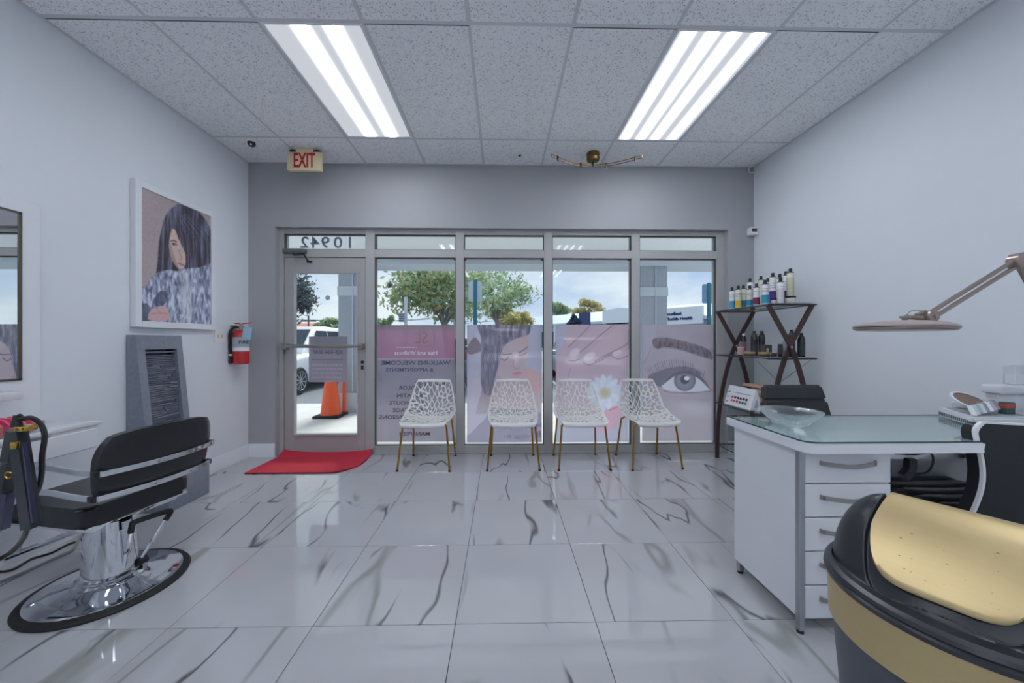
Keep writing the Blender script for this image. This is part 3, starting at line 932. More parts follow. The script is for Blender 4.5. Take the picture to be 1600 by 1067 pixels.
def f_hand(PX, PY):
    A = Canvas(PX, PY, (166, 142, 158))
    A.poly([(868, 500), (886, 500), (880, 540), (868, 560)], (152, 150, 172), 0.9, 3)
    A.poly([(868, 590), (984, 590), (984, 640), (868, 640)], (168, 146, 164), 0.9, 4)
    A.poly([(868, 655), (940, 650), (984, 640), (984, 694), (868, 694)], (150, 152, 176), 0.95, 3)
    # fingers
    def finger(pts, col=(170, 146, 160)):
        A.poly(pts, col, 1, 1)
    finger([(884, 546), (888, 532), (900, 522), (912, 500), (930, 500), (908, 528), (896, 542)], (168, 142, 156))
    finger([(888, 560), (890, 551), (902, 541), (932, 508), (966, 500), (944, 524), (914, 548), (900, 560), (892, 563)])
    finger([(911, 563), (912, 555), (922, 548), (946, 526), (976, 500), (990, 500), (990, 526), (956, 550), (930, 563), (918, 569)], (172, 148, 160))
    finger([(956, 552), (958, 546), (968, 541), (984, 532), (990, 540), (984, 554), (966, 560)], (172, 146, 158))
    for p in ([(888, 542), (905, 526), (924, 506)], [(898, 556), (912, 546), (940, 522), (966, 502)], [(930, 564), (952, 552), (976, 540), (984, 532)], [(911, 566), (920, 570), (934, 565), (956, 553)], [(889, 563), (897, 564), (906, 560)], [(956, 556), (966, 561), (980, 556)]):
        A.stroke(p, 1.6, (124, 100, 118), 0.85)
    A.ellipse(898, 551, 8.5, 6.0, (184, 170, 184), 0.95, -0.6); A.ellipse(921, 557, 9.5, 5.6, (186, 172, 188), 0.95, -0.5); A.ellipse(964, 552, 7.5, 4.2, (184, 168, 182), 0.95, -0.35)
    A.ellipse(890, 533, 6, 4.5, (176, 156, 168), 0.7, -0.6)
    # daisy
    for k in range(15):
        a = 2 * PI * k / 15
        A.ellipse(945 + 15 * math.cos(a), 614 + 15 * math.sin(a), 14, 5.5, (180, 188, 206) if k % 2 else (172, 180, 200), 0.95, a)
    A.ellipse(945, 614, 9.5, 9.5, (172, 166, 150), 1)
    A.ellipse(945, 614, 5.5, 5.5, (164, 154, 130), 0.8)
    A.poly([(950, 640), (966, 634), (972, 648), (960, 668), (940, 676), (932, 660)], (184, 134, 158), 0.9, 2)
    A.stroke([(952, 641), (964, 636)], 2, (172, 92, 118), 0.8)
    A.stroke([(888, 588), (891, 576)], 1.2, (120, 110, 128), 0.7)
    return A
def f_eye(PX, PY):
    A = Canvas(PX, PY, (158, 146, 160))
    n = vnoise(A.U, A.V, 8, 10, 21)
    A.paint(np.clip(n - 0.3, 0, 1) * 0.5, (166, 156, 172))
    A.poly([(1003, 500), (1024, 500), (1020, 545), (1003, 560)], (162, 156, 172), 0.7, 3)
    hn = vnoise(A.U, A.V, 60, 30, 22)
    brow = [(1019, 536), (1024, 528), (1046, 528), (1072, 534), (1096, 541), (1110, 549), (1114, 560), (1104, 560), (1086, 554), (1062, 546), (1040, 542), (1026, 545)]
    m = A.poly(brow, (120, 106, 118), 0.95, 1)
    A.paint(m * np.clip((hn - 0.5) * 4, 0, 1), (92, 78, 92), 0.7)
    for k in range(40):
        x = 1022 + k * 2.3; y = 541 + 0.16 * (x - 1022)
        A.stroke([(x, y), (x + 5, y - 9)], 0.6, (84, 72, 86), 0.5)
    # lid shade and eyeliner wing
    A.poly([(1012, 590), (1028, 580), (1050, 574), (1075, 573), (1096, 583), (1108, 602), (1096, 594), (1072, 584), (1050, 586), (1038, 596), (1030, 604)], (108, 102, 118), 0.95, 1)
    A.poly([(1034, 603), (1044, 592), (1056, 584), (1074, 582), (1090, 590), (1110, 610), (1096, 612), (1070, 612), (1044, 610)], (186, 186, 202), 1, 1)
    A.ellipse(1070, 594, 17, 17, (98, 94, 110), 1, 0, 0.06)
    A.ellipse(1070, 595, 14, 14, (128, 124, 140), 0.9, 0, 0.12)
    A.ellipse(1070, 593, 7, 7, (76, 72, 88), 1, 0, 0.15)
    A.ellipse(1073, 591, 4.2, 3.4, (212, 214, 226), 1)
    A.poly([(1034, 602), (1046, 588), (1060, 581), (1078, 580), (1094, 588), (1110, 609), (1092, 592), (1076, 585), (1058, 586), (1046, 593)], (96, 88, 104), 1, 1)
    A.stroke([(1038, 611), (1056, 614), (1080, 614), (1100, 612), (1111, 611)], 1.6, (140, 108, 122), 0.9)
    A.stroke([(1108, 612), (1112, 608)], 3, (190, 120, 130), 0.8)
    A.stroke([(1096, 586), (1106, 598), (1112, 606)], 3, (188, 150, 146), 0.6)
    for k in range(26):
        a = k / 25
        x = 1014 + 84 * a; y = 586 - 12 * math.sin(PI * min(1, a * 1.05)) + (4 if a > 0.8 else 0)
        dx = -6 + 9 * a
        A.stroke([(x, y), (x + dx * 0.6, y - 6), (x + dx, y - 10 - 2 * math.sin(PI * a))], 0.9, (92, 82, 98) if k % 3 else (150, 104, 116), 0.8)
    A.stroke([(1018, 542), (1012, 556), (1006, 566)], 2, (150, 124, 140), 0.6)
    A.ellipse(1090, 640, 24, 10, (176, 170, 188), 0.5, 0.1, 0.6)
    return A
FG = 1.75
film1, r1 = film('window_film', 'pink and mauve printed film with dark lettering on the window beside the door', 589.5, 711, 508, 690, f_pink, 0, 1.4)
film2, r2 = film('window_film', 'printed film of a woman looking down, on the second window from the door', 729.5, 846.5, 507, 691, f_woman, 1, FG)
film3, r3 = film('window_film', 'printed film of manicured fingers and a white daisy on the third window', 868.5, 981.5, 507, 690.5, f_hand, 2, FG)
film4, r4 = film('window_film', 'printed film of a large made-up eye and eyebrow on the rightmost window', 1003.5, 1117, 507, 688.5, f_eye, 3, 1.6)
# lettering, printed to be read from the street
def printmat(name, rgb):
    return pmat(name, rgb, 0.6, var=0.03, scale=20)
M['ink_blue'] = printmat('dark_blue_ink', (80, 82, 110)); M['ink_mauve'] = printmat('mauve_ink', (92, 82, 104))
M['ink_white'] = printmat('white_ink', (232, 224, 234)); M['ink_gold'] = printmat('gold_ink', (158, 130, 124))
M['ink_violet'] = printmat('violet_ink', (148, 132, 190))
def letter(t, body, px, py, h, mat, sx=1.0, bold=0.0, align='CENTER'):
    y = FYf - 0.0012
    x = X_at(px, y); z = Z_at(py, x, y)
    return text('lettering', body, h, mat, t, frame_m((x, y, z), (-1, 0, 0), (0, 0, 1)), 0.0002, sx=sx, bold=bold, align=align)
letter(film1, 'SE', 658, 529, 0.17, M['ink_gold'], 0.9)
A_ = [(675, 540), (668, 546), (650, 546), (640, 538)]
bm = B(); tube(bm, [(X_at(a, FYf) , FYf - 0.0015, Z_at(b, X_at(a, FYf), FYf)) for a, b in [(672, 518), (679, 526), (677, 537), (664, 542), (646, 541), (636, 534)]], 0.0016, 6, 4)
obj('logo_curve', bm, M['ink_gold'], film1, world=True)
letter(film1, 'Hair and Wellness', 650, 551.5, 0.062, M['ink_white'], 1.0, 0.0006)
letter(film1, 'WALK-INS WELCOME', 650, 567, 0.062, M['ink_blue'], 1.22, 0.001)
letter(film1, '& APPOINTMENTS', 640, 578, 0.052, M['ink_blue'], 1.2, 0.001)
for s, px, py in (('HAIRCUTS', 672, 600), ('COLOR', 640, 606), ('KERATIN', 640, 618), ('BLOWOUTS', 636, 630), ('BALAYAGE', 638, 641), ('EXTENSIONS', 622, 652), ('MAKEUP', 648, 667), ('MANI-PEDI', 648, 678)):
    letter(film1, s, px, py, 0.06, M['ink_mauve'], 1.15, 0.001)
letter(film2, 'Highlights', 808, 667, 0.082, M['ink_white'], 0.72, 0.001)
letter(film2, 'Balayage, etc', 812, 681.5, 0.082, M['ink_white'], 0.80, 0.001)
letter(film2, 'H', 842, 665, 0.10, M['ink_violet'], 0.9)
letter(film2, 'B', 842, 679, 0.10, M['ink_violet'], 0.9)
# paper notice on the door glass
nx0, nx1 = X_at(482.5, 3.916), X_at(543, 3.916)
nz1, nz0 = Z_at(525.5, nx0, 3.916), Z_at(597, nx0, 3.916)
notice = thing('door_notice', 'grey mauve square notice film with mirrored phone number on the door glass', 'sign', ((nx0 + nx1) / 2, 3.916, nz0))
xx = np.linspace(nx0, nx1, 40); zz = np.linspace(nz0, nz1, 48)
XX, ZZ = np.meshgrid(xx, zz, indexing='ij')
cc = np.zeros(XX.shape + (3,)); cc[:] = (146, 138, 152)
wtop = np.clip((ZZ - (nz1 - 0.10)) / 0.03, 0, 1)[..., None]
cc = cc * (1 - wtop) + np.array((134, 132, 142)) * wtop
art_mesh('film_sheet', np.stack([XX, np.full_like(XX, 3.916), ZZ], -1), cc, FILM, notice, gain=1.15)
def nlet(body, py, h, mat, sx=1.0, bold=0.0, px=512.5):
    x = X_at(px, 3.915); z = Z_at(py, x, 3.915)
    return text('lettering', body, h, mat, notice, frame_m((x, 3.915, z), (-1, 0, 0), (0, 0, 1)), 0.0002, sx=sx, bold=bold)
nlet('305-434-5047', 550.5, 0.058, M['ink_mauve'], 0.98, 0.001)
M['ink_pale'] = printmat('pale_grey_ink', (196, 190, 204))
def illegible(t, px0, px1, py, h, mat, y, seed):
    """a row of small broken strokes: lines of print too small to read"""
    r = random.Random(seed); bm = B(); p = px0
    while p < px1:
        w = r.uniform(1.2, 5.0)
        x0, x1 = X_at(p, y), X_at(min(p + w, px1), y); z = Z_at(py, x0, y)
        box(bm, x0, x1, y - 0.0002, y + 0.0002, z - h / 2 * r.uniform(0.6, 1), z + h / 2 * r.uniform(0.6, 1))
        p += w + r.uniform(0.5, 1.4)
    o = obj('fine_print', bm, mat, t, world=True, smooth=False); o['kind'] = 'stuff'
    return o
illegible(notice, 494, 532, 557.5, 0.012, M['ink_pale'], 3.915, 1)
for i in range(4):
    illegible(notice, 487 + (i % 2), 536 - i, 570 + i * 6.5, 0.014, M['ink_pale'], 3.915, 2 + i)
bm = B(); xl, xr = X_at(487, 3.915), X_at(536, 3.915); zl = Z_at(561.5, xl, 3.915)
box(bm, xl, xr, 3.9146, 3.9154, zl - 0.002, zl + 0.002); obj('rule', bm, M['ink_mauve'], notice, world=True, smooth=False)
# security stickers on the glass
for px, py, yg, r, win_o, lab, rgb in ((609.5, 445.5, GYc - 0.005, 0.030, None, 'small round dark sticker on the window beside the door', (70, 76, 96)), (512, 465, 3.918, 0.026, None, 'faint round grey sticker high on the door glass', (168, 184, 206))):
    x = X_at(px, yg); z = Z_at(py, x, yg)
    mm = pmat('sticker_vinyl', rgb, 0.6, var=0.2, scale=60)
    t = thing('sticker', lab, 'sticker', (x, yg, z))
    bm = B(); lathe(bm, [(r, 0), (r, 0.001)], 24, mtx=Matrix.Rotation(PI / 2, 4, 'X')); obj('disc', bm, mm, t)
    bm = B(); lathe(bm, [(r * 0.75, 0.001), (r * 0.75, 0.0014), (r * 0.62, 0.0014), (r * 0.62, 0.001)], 24, mtx=Matrix.Rotation(PI / 2, 4, 'X'), cap=False)
    obj('ring', bm, M['ink_pale'], t)

illegible(film1, 620, 652, 542.5, 0.014, M['ink_white'], FYf - 0.0012, 40)

# ================================================================== OUTSIDE
M['concrete'] = pmat('pale_concrete', (214, 213, 209), 0.85, var=0.14, scale=5, bump=0.2)
M['asphalt'] = pmat('worn_asphalt', (128, 132, 138), 0.9, var=0.15, scale=9, bump=0.3)
M['stripe'] = pmat('white_road_paint', (226, 228, 230), 0.8, var=0.08, scale=20)
M['stucco'] = pmat('grey_stucco', (166, 172, 184), 0.9, var=0.10, scale=24, bump=0.6)
M['stucco_light'] = pmat('pale_stucco', (196, 204, 214), 0.9, var=0.06, scale=24, bump=0.3)
M['soffit'] = pmat('textured_white_soffit', (242, 245, 250), 0.9, var=0.05, scale=14, bump=0.8)
bm = B(); box(bm, -30, 30, YW, 7.1, -0.3, -0.012)
o = setting('trim_2', bm, M['concrete']); tag(o, 'pale concrete walkway outside the storefront', 'walkway')
bm = B(); box(bm, -60, 60, 7.1, 120, -0.4, -0.09)
o = setting('trim_3', bm, M['asphalt']); tag(o, 'grey asphalt parking lot', 'parking lot')
for k in range(9):
    x = -9.2 + k * 2.7
    bm = B(); box(bm, x - 0.05, x + 0.05, 8.0, 12.8, -0.09, -0.087)
    s_ = setting('parking_stripe' if k == 0 else 'parking_stripe.%03d' % k, bm, M['stripe'])
# canopy: soffit, fascia beam, columns
bm = B(); box(bm, -12, 12, YW, 6.9, 2.745, 2.96); box(bm, -12, 12, 6.15, 6.75, 2.50, 2.745)
can = setting('trim_4', bm, M['stucco_light'], smooth=False); can['label'] = 'grey stucco canopy beam over the walkway'
bm = B(); box(bm, -12, 12, YW, 6.15, 2.73, 2.745); obj('soffit_panel', bm, M['soffit'], can, smooth=False)
bm = B(); box(bm, -12, 12, 6.13, 6.15, 2.50, 2.56); obj('drip_band', bm, M['stucco_light'], can, smooth=False)
def column(x0, label):
    t = thing('column', label, 'column', (x0 + 0.225, 6.45, -0.012), 0, 'canopy columns')
    bm = B(); box(bm, -0.225, 0.225, -0.2, 0.2, 0.33, 2.52); obj('shaft', bm, M['stucco'], t)
    bm = B(); box(bm, -0.24, 0.24, -0.215, 0.215, 1.99, 2.15, 0.004); obj('band', bm, M['stucco_light'], t)
    bm = B(); box(bm, -0.25, 0.25, -0.23, 0.23, 0, 0.33, 0.01); obj('plinth', bm, M['stucco_light'], t)
    bm = B(); tube(bm, [(0.02, -0.212, 0.35), (0.02, -0.212, 2.5)], 0.012, 8); obj('conduit', bm, M['stucco_light'], t)
column(-2.80, 'grey stucco column with pale band seen through the door glass')
column(2.41, 'grey stucco column with pale band seen through the rightmost window')
# traffic cone and delineator post
M['orange'] = pmat('orange_plastic', (238, 92, 40), 0.5, var=0.08, scale=14)
M['reflect'] = pmat('white_reflective_sleeve', (232, 222, 214), 0.5, var=0.05, scale=20)
t = thing('traffic_cone', 'orange traffic cone with dark base standing beside the column outside', 'cone', (X_at(517, 5.9), 5.9, -0.012))
bm = B(); box(bm, -0.2, 0.2, -0.2, 0.2, 0, 0.04, 0.012, 2); obj('base', bm, M['rubber'], t)
bm = B(); lathe(bm, [(0.16, 0.04), (0.15, 0.07), (0.098, 0.50), (0.09, 0.56)], 28); obj('lower_body', bm, M['orange'], t)
bm = B(); lathe(bm, [(0.0905, 0.56), (0.072, 0.71)], 28); obj('sleeve', bm, M['reflect'], t)
bm = B(); lathe(bm, [(0.072, 0.71), (0.04, 0.92), (0.03, 0.93), (0, 0.93)], 28); obj('top', bm, M['orange'], t)
t = thing('delineator_post', 'thin orange delineator post between cone and column', 'post', (X_at(538, 6.08), 6.08, -0.012))
bm = B(); lathe(bm, [(0.036, 0), (0.03, 0.03), (0.026, 0.62), (0.02, 0.66), (0, 0.66)], 16); obj('post', bm, M['orange'], t)
bm = B(); lathe(bm, [(0.037, 0.0), (0.037, 0.02), (0.03, 0.025)], 16); obj('base', bm, M['rubber'], t)

# ------------------------------------------------------------------ cars
M['tyre'] = pmat('tyre_rubber', (34, 36, 40), 0.8, var=0.1, scale=40)
M['rim'] = pmat('alloy_rim', (200, 204, 210), 0.3, 0.9, var=0.04, scale=20)
M['car_glass'] = pmat('tinted_car_glass', (52, 66, 80), 0.2, var=0.05, scale=4)
M['lamp_clear'] = pmat('headlamp_lens', (214, 220, 228), 0.1, var=0.05, scale=20, coat=0.5)
M['lamp_red'] = pmat('tail_lamp_red', (170, 22, 28), 0.2, var=0.08, scale=20, coat=0.5)
def car(label, loc, rot, paint, suv=True, group=None):
    t = thing('car', label, 'car', loc, rot, group)          # nose towards local -Y
    W, Lh = 0.92, 2.3
    h1, h2 = (0.98, 1.70) if suv else (0.84, 1.42)
    def loft(sections):
        bm = B(); rings = []
        for y, prof in sections:
            rings.append([bm.verts.new((x, y, z)) for x, z in prof])
        for a, b in zip(rings[:-1], rings[1:]):
            n = len(a)
            for i in range(n):
                j = (i + 1) % n; bm.faces.new((a[i], a[j], b[j], b[i]))
        bm.faces.new(rings[0][::-1]); bm.faces.new(rings[-1])
        return bm
    def ring(w, z0, z1, r=0.12):
        return [(a, b) for a, b in rrect(-w, w, z0, z1, r, 3)]
    bm = loft([(-Lh, ring(0.72, 0.36, 0.66, 0.1)), (-Lh + 0.10, ring(0.84, 0.28, h1 - 0.22)), (-Lh + 0.4, ring(W, 0.26, h1 - 0.10)), (-0.95, ring(W, 0.26, h1)),
               (0.6, ring(W, 0.26, h1 + 0.02)), (Lh - 0.35, ring(W, 0.28, h1)), (Lh - 0.05, ring(0.86, 0.34, h1 - 0.06)), (Lh, ring(0.78, 0.42, h1 - 0.16, 0.1))])
    body = obj('body', bm, paint, t, angle=50)
    bk = Lh - 0.25 if suv else Lh - 0.75
    def ringt(wb, wt, z0, z1):
        return [(-wb, z0), (wb, z0), (wt, z1 - 0.05), (wt - 0.06, z1), (-wt + 0.06, z1), (-wt, z1 - 0.05)]
    bm = loft([(-1.05, ringt(0.80, 0.79, h1 - 0.05, h1 + 0.02)), (-0.25, ringt(0.86, 0.66, h1 - 0.05, h2 - 0.03)), (0.4, ringt(0.87, 0.68, h1 - 0.05, h2)),
               (bk - 0.35, ringt(0.86, 0.66, h1 - 0.05, h2 - 0.03)), (bk, ringt(0.82, 0.76, h1 - 0.05, h1 + (0.25 if suv else 0.02)))])
    obj('cabin', bm, paint, t, angle=40)
    for s in (-1, 1):
        def wx(z, off=0.012):
            k = (z - h1) / (h2 - h1); return s * (0.87 - 0.20 * k + off)
        for (ya, yb, yc_, yd) in ((-0.72, 0.28, 0.28, -0.22), (0.36, 1.15, 1.15, 0.36), (1.23, bk - 0.28, bk - 0.52, 1.23)):
            bm = B()
            zb, zt = h1 + 0.05, h2 - 0.13
            q = [(ya, zb), (yb, zb), (yc_, zt), (yd, zt)]
            vo = [bm.verts.new((wx(z), y, z)) for y, z in q]; vi = [bm.verts.new((wx(z, -0.02), y, z)) for y, z in q]
            bm.faces.new(vo); bm.faces.new(vi[::-1])
            for i in range(4): bm.faces.new((vo[i], vo[(i + 1) % 4], vi[(i + 1) % 4], vi[i]))
            obj('side_window', bm, M['car_glass'], t, smooth=False)
        bm = B(); box(bm, s * 0.45, s * 0.80, -Lh - 0.01, -Lh + 0.30, h1 - 0.34, h1 - 0.20, 0.03, 2); obj('headlamp', bm, M['lamp_clear'], t)
        bm = B(); box(bm, s * 0.62, s * 0.86, Lh - 0.16, Lh + 0.005, h1 - 0.30, h1 - 0.12, 0.02, 2); obj('tail_lamp', bm, M['lamp_red'], t)
        bm = B(); box(bm, s * 0.88, s * 1.08, -0.62, -0.48, h1 + 0.02, h1 + 0.16, 0.03, 2); obj('wing_mirror', bm, paint, t)
    for z0, z1, y0, y1, w0, w1, yy0, yy1 in ((h1 + 0.05, h2 - 0.10, -0.97, -0.37, 0.70, 0.60, 0, 0), (h1 + 0.28 if suv else h1 + 0.05, h2 - 0.12, bk - 0.02, bk - 0.28, 0.66, 0.56, 0, 0)):
        bm = B(); sg = -1 if y0 < 0 else 1
        q = [(-w0, y0 + sg * 0.03, z0), (w0, y0 + sg * 0.03, z0), (w1, y1 + sg * 0.03, z1), (-w1, y1 + sg * 0.03, z1)]
        vo = [bm.verts.new(p) for p in q]; vi = [bm.verts.new((p[0], p[1] - sg * 0.06, p[2])) for p in q]
        bm.faces.new(vo); bm.faces.new(vi[::-1])
        for i in range(4): bm.faces.new((vo[i], vo[(i + 1) % 4], vi[(i + 1) % 4], vi[i]))
        obj('windscreen' if y0 < 0 else 'rear_window', bm, M['car_glass'], t, smooth=False)
    R = Matrix.Rotation(PI / 2, 4, 'Y')
    for s in (-1, 1):
        for y in (-1.42, 1.36):
            T = Matrix.Translation((s * 0.83, y, 0.335)) @ R
            bm = B(); lathe(bm, [(0.22, -0.11), (0.30, -0.115), (0.335, -0.085), (0.335, 0.085), (0.30, 0.115), (0.22, 0.11)], 28, mtx=T)
            wh = obj('wheel', bm, M['tyre'], t)
            bm = B(); lathe(bm, [(0.235, -0.118), (0.225, -0.119), (0.215, -0.10), (0.215, 0.10), (0.225, 0.119), (0.235, 0.118)], 28, mtx=T, cap=False)
            lathe(bm, [(0.05, -0.12), (0.05, 0.12)], 12, mtx=T)
            for k in range(10):
                a = 2 * PI * k / 10
                for q in (-0.105, 0.105):
                    p0 = T @ Vector((0.03 * math.cos(a), 0.03 * math.sin(a), q)); p1 = T @ Vector((0.225 * math.cos(a + 0.12), 0.225 * math.sin(a + 0.12), q))
                    sweep(bm, [p0, p1], rect(0.03, 0.014), up=(1, 0, 0))
            obj('rim', bm, M['rim'], wh)
    bm = B(); box(bm, -0.35, 0.35, -Lh - 0.012, -Lh + 0.1, 0.50, 0.62, 0.02); obj('grille', bm, M['black'], t)
    return t
p_white = pmat('white_car_paint', (214, 220, 228), 0.45, var=0.02, scale=4, coat=0.15)
p_blue = pmat('dark_blue_car_paint', (38, 66, 116), 0.45, 0.1, var=0.04, scale=4, coat=0.15)
p_silver = pmat('silver_car_paint', (160, 166, 174), 0.5, 0.2, var=0.04, scale=4, coat=0.1)
p_red = pmat('dark_red_car_paint', (150, 44, 66), 0.45, 0.1, var=0.04, scale=4, coat=0.15)
car('white parked car seen through the left edge of the door glass', (-5.76, 10.2, -0.09), 0.0, p_white, True)
car('dark blue parked car behind the film of the woman', (-0.15, 11.6, -0.09), 0.05, p_blue, True)
car('silver parked car behind the film with the fingers', (2.6, 11.8, -0.09), -0.04, p_silver, False)
car('dark red car parked in the far row behind the pink film', (-2.0, 20.5, -0.09), PI + 0.03, p_red, False)
car('white car parked in the far row behind the eye film', (8.5, 19.5, -0.09), PI, p_white, False)

# ------------------------------------------------------------------ buildings
M['mall'] = pmat('white_painted_mall', (228, 234, 242), 0.8, var=0.04, scale=0.5)
M['mall_roof'] = pmat('pale_metal_roof', (186, 200, 222), 0.6, var=0.06, scale=0.6)
M['mall_dark'] = pmat('storefront_glass', (60, 76, 96), 0.15, var=0.1, scale=0.6)
M['navy'] = pmat('navy_sign_paint', (36, 52, 110), 0.5, var=0.05, scale=3)
A0 = Vector((1.2, 62, 0)); A1 = Vector((24.0, 29.5, 0))
dv = (A1 - A0); Lm = dv.length; dv.normalize(); ang = math.atan2(dv.y, dv.x)
mall = thing('shop_building', 'long white single-storey shop building with blue sign lettering across the parking lot', 'building', (A0.x, A0.y, -0.09), ang)
bm = B(); box(bm, 0, Lm, 0, 12, 0, 4.2); obj('wall', bm, M['mall'], mall, smooth=False)
bm = B(); prism(bm, [(-2.2, 3.3), (-2.2, 3.6), (0.2, 5.0), (12.3, 5.0), (12.3, 4.2), (0.0, 4.2), (0.0, 3.3)], 0, Lm, 'YZ'); obj('canopy_roof', bm, M['mall_roof'], mall, smooth=False)
bm = B(); prism(bm, [(22.0, 3.3), (26.5, 3.3), (26.5, 4.8), (24.3, 5.0), (22.0, 4.8)], -2.5, 3, 'XZ'); obj('gable', bm, M['mall'], mall, smooth=False)
for k in range(9):
    x = 1.5 + k * 4.3
    if x + 2.8 > Lm: break
    bm = B(); box(bm, x, x + 2.8, -0.05, 0.05, 0.2, 2.6); wdw = obj('window', bm, M['mall_dark'], mall, smooth=False)
    bm = B(); box(bm, x - 0.1, x + 2.9, -0.09, -0.05, 2.6, 2.72); box(bm, x + 1.35, x + 1.45, -0.09, -0.05, 0.2, 2.6); obj('window_frame', bm, M['mall'], wdw, smooth=False)
for k in range(10):
    x = 0.3 + k * 4.3
    if x > Lm: break
    bm = B(); box(bm, x, x + 0.35, -2.1, -1.75, 0, 3.3); obj('pillar', bm, M['mall'], mall, smooth=False)
# sign band: white board with navy letters over the far right shops
yb = -2.30
def mall_x(px):
    # where a photo column meets the sign plane of the building
    t = (px - CX) / FPX
    d = Vector((SN + t * CS, CS - t * SN, 0))
    nrm = Vector((-dv.y, dv.x, 0)); P0 = A0 + nrm * yb
    den = d.x * nrm.x + d.y * nrm.y
    k = (P0.x * nrm.x + P0.y * nrm.y) / den
    q = d * k - P0
    return q.dot(dv), k
xs0, k0 = mall_x(1034); xs1, k1 = mall_x(1084)
zs = CAMZ - (494 - CY) * ((k0 + k1) / 2) / FPX + 0.09
bm = B(); box(bm, xs0 - 0.6, min(xs1 + 0.8, Lm), yb, yb + 0.3, zs - 0.8, zs + 0.85); sb = obj('sign_board', bm, M['mall'], mall, smooth=False)
for s, dz, px in (('Excellent', 0.25, 1052), ('Florida Health', -0.25, 1061)):
    xx, kk = mall_x(px)
    text('sign_lettering', s, 0.42, M['navy'], sb, frame_m((xx, yb - 0.03, zs + dz), (1, 0, 0), (0, 0, 1)), 0.03, world=False, bold=0.012, sx=1.1)
xs, kk = mall_x(913); zz_ = CAMZ - (498 - CY) * kk / FPX + 0.09
bm = B(); box(bm, xs - 0.9, xs + 0.9, yb - 0.05, yb + 0.1, zz_ - 0.75, zz_ + 0.75); obj('blue_sign', bm, M['navy'], mall, smooth=False)
house = thing('house', 'distant pale house with orange tiled roof at the lower left of the door glass', 'house', (X_at(482, 44), 44, -0.09), 0)
M['roof_orange'] = pmat('orange_roof_tile', (214, 128, 98), 0.8, var=0.12, scale=2)
M['house_wall'] = pmat('cream_house_wall', (214, 208, 200), 0.85, var=0.04, scale=1)
bm = B(); box(bm, -4.5, 4.5, 0, 6, 0, 2.4); obj('wall', bm, M['house_wall'], house, smooth=False)
bm = B(); vs = [bm.verts.new(p) for p in ((-4.9, -0.5, 2.4), (4.9, -0.5, 2.4), (4.9, 6.5, 2.4), (-4.9, 6.5, 2.4), (-2.4, 3, 3.5), (2.4, 3, 3.5))]
for f in ((0, 1, 5, 4), (1, 2, 5), (2, 3, 4, 5), (3, 0, 4), (3, 2, 1, 0)): bm.faces.new([vs[i] for i in f])
obj('roof', bm, M['roof_orange'], house, smooth=False)
for x in (-3, 0, 2.6):
    bm = B(); box(bm, x - 0.5, x + 0.5, -0.05, 0.05, 0.9, 2.0); obj('window', bm, M['mall_dark'], house, smooth=False)

# ------------------------------------------------------------------ poles and sign posts
M['teal'] = pmat('teal_sign_post', (52, 108, 128), 0.5, 0.3, var=0.1, scale=10)
M['sign_back'] = pmat('bare_sign_back', (176, 190, 204), 0.5, 0.3, var=0.06, scale=10)
M['sign_blue'] = pmat('blue_grey_sign_back', (104, 142, 176), 0.5, 0.2, var=0.1, scale=10)
def sign_post(px, Y, pytop, sy0, sy1, w, matp, mats, label):
    x = X_at(px, Y)
    t = thing('sign_post', label, 'sign post', (x, Y, -0.09))
    zt = Z_at(pytop, x, Y) + 0.09
    bm = B(); prism(bm, [(-0.045, 0), (-0.03, -0.03), (0.03, -0.03), (0.045, 0), (0.05, 0.004), (0.035, -0.01), (-0.035, -0.01), (-0.05, 0.004)], 0.0, zt, 'XY'); obj('post', bm, matp, t)
    z1, z0 = Z_at(sy0, x, Y) + 0.09, Z_at(sy1, x, Y) + 0.09
    bm = B(); prism(bm, rrect(-w / 2, w / 2, z0, z1, 0.04), 0.006, 0.012, 'XZ'); obj('sign_plate', bm, mats, t)
    return t
sign_post(742.5, 9.2, 437, 440, 471, 0.33, M['teal'], M['sign_back'], 'teal sign post with pale plate behind the second window from the door')
sign_post(1108, 8.8, 442, 444, 474, 0.34, M['teal'], M['sign_blue'], 'teal sign post with blue-grey plate at the right edge of the rightmost window')
t = thing('utility_pole', 'pale square pole with a small grey box in front of the tree', 'pole', (X_at(634, 13), 13, -0.09))
zt = Z_at(464, X_at(634, 13), 13) + 0.09
bm = B(); box(bm, -0.05, 0.05, -0.05, 0.05, 0, zt, 0.008); obj('shaft', bm, M['stucco_light'], t)
bm = B(); zc = Z_at(496, X_at(628, 13), 13) + 0.09; box(bm, -0.22, -0.03, -0.12, -0.05, zc - 0.16, zc + 0.16, 0.01); bx_ = obj('meter_box', bm, M['stucco'], t)
for k in range(4):
    bm = B(); box(bm, -0.21, -0.04, -0.126, -0.12, zc - 0.13 + k * 0.07, zc - 0.10 + k * 0.07); obj('louvre', bm, M['alu_dark'], bx_, smooth=False)
M['timber'] = pmat('weathered_timber', (120, 116, 116), 0.85, var=0.2, scale=8)
t = thing('utility_pole', 'thin distant timber utility pole with wires left in the door glass', 'pole', (X_at(482, 30), 30, -0.09))
zt = Z_at(493, X_at(482, 30), 30) + 0.09
bm = B(); tube(bm, [(0, 0, 0), (0, 0, zt)], 0.07, 8); obj('shaft', bm, M['timber'], t)
bm = B(); box(bm, -0.6, 0.6, -0.05, 0.05, zt - 0.5, zt - 0.38); obj('crossarm', bm, M['timber'], t)
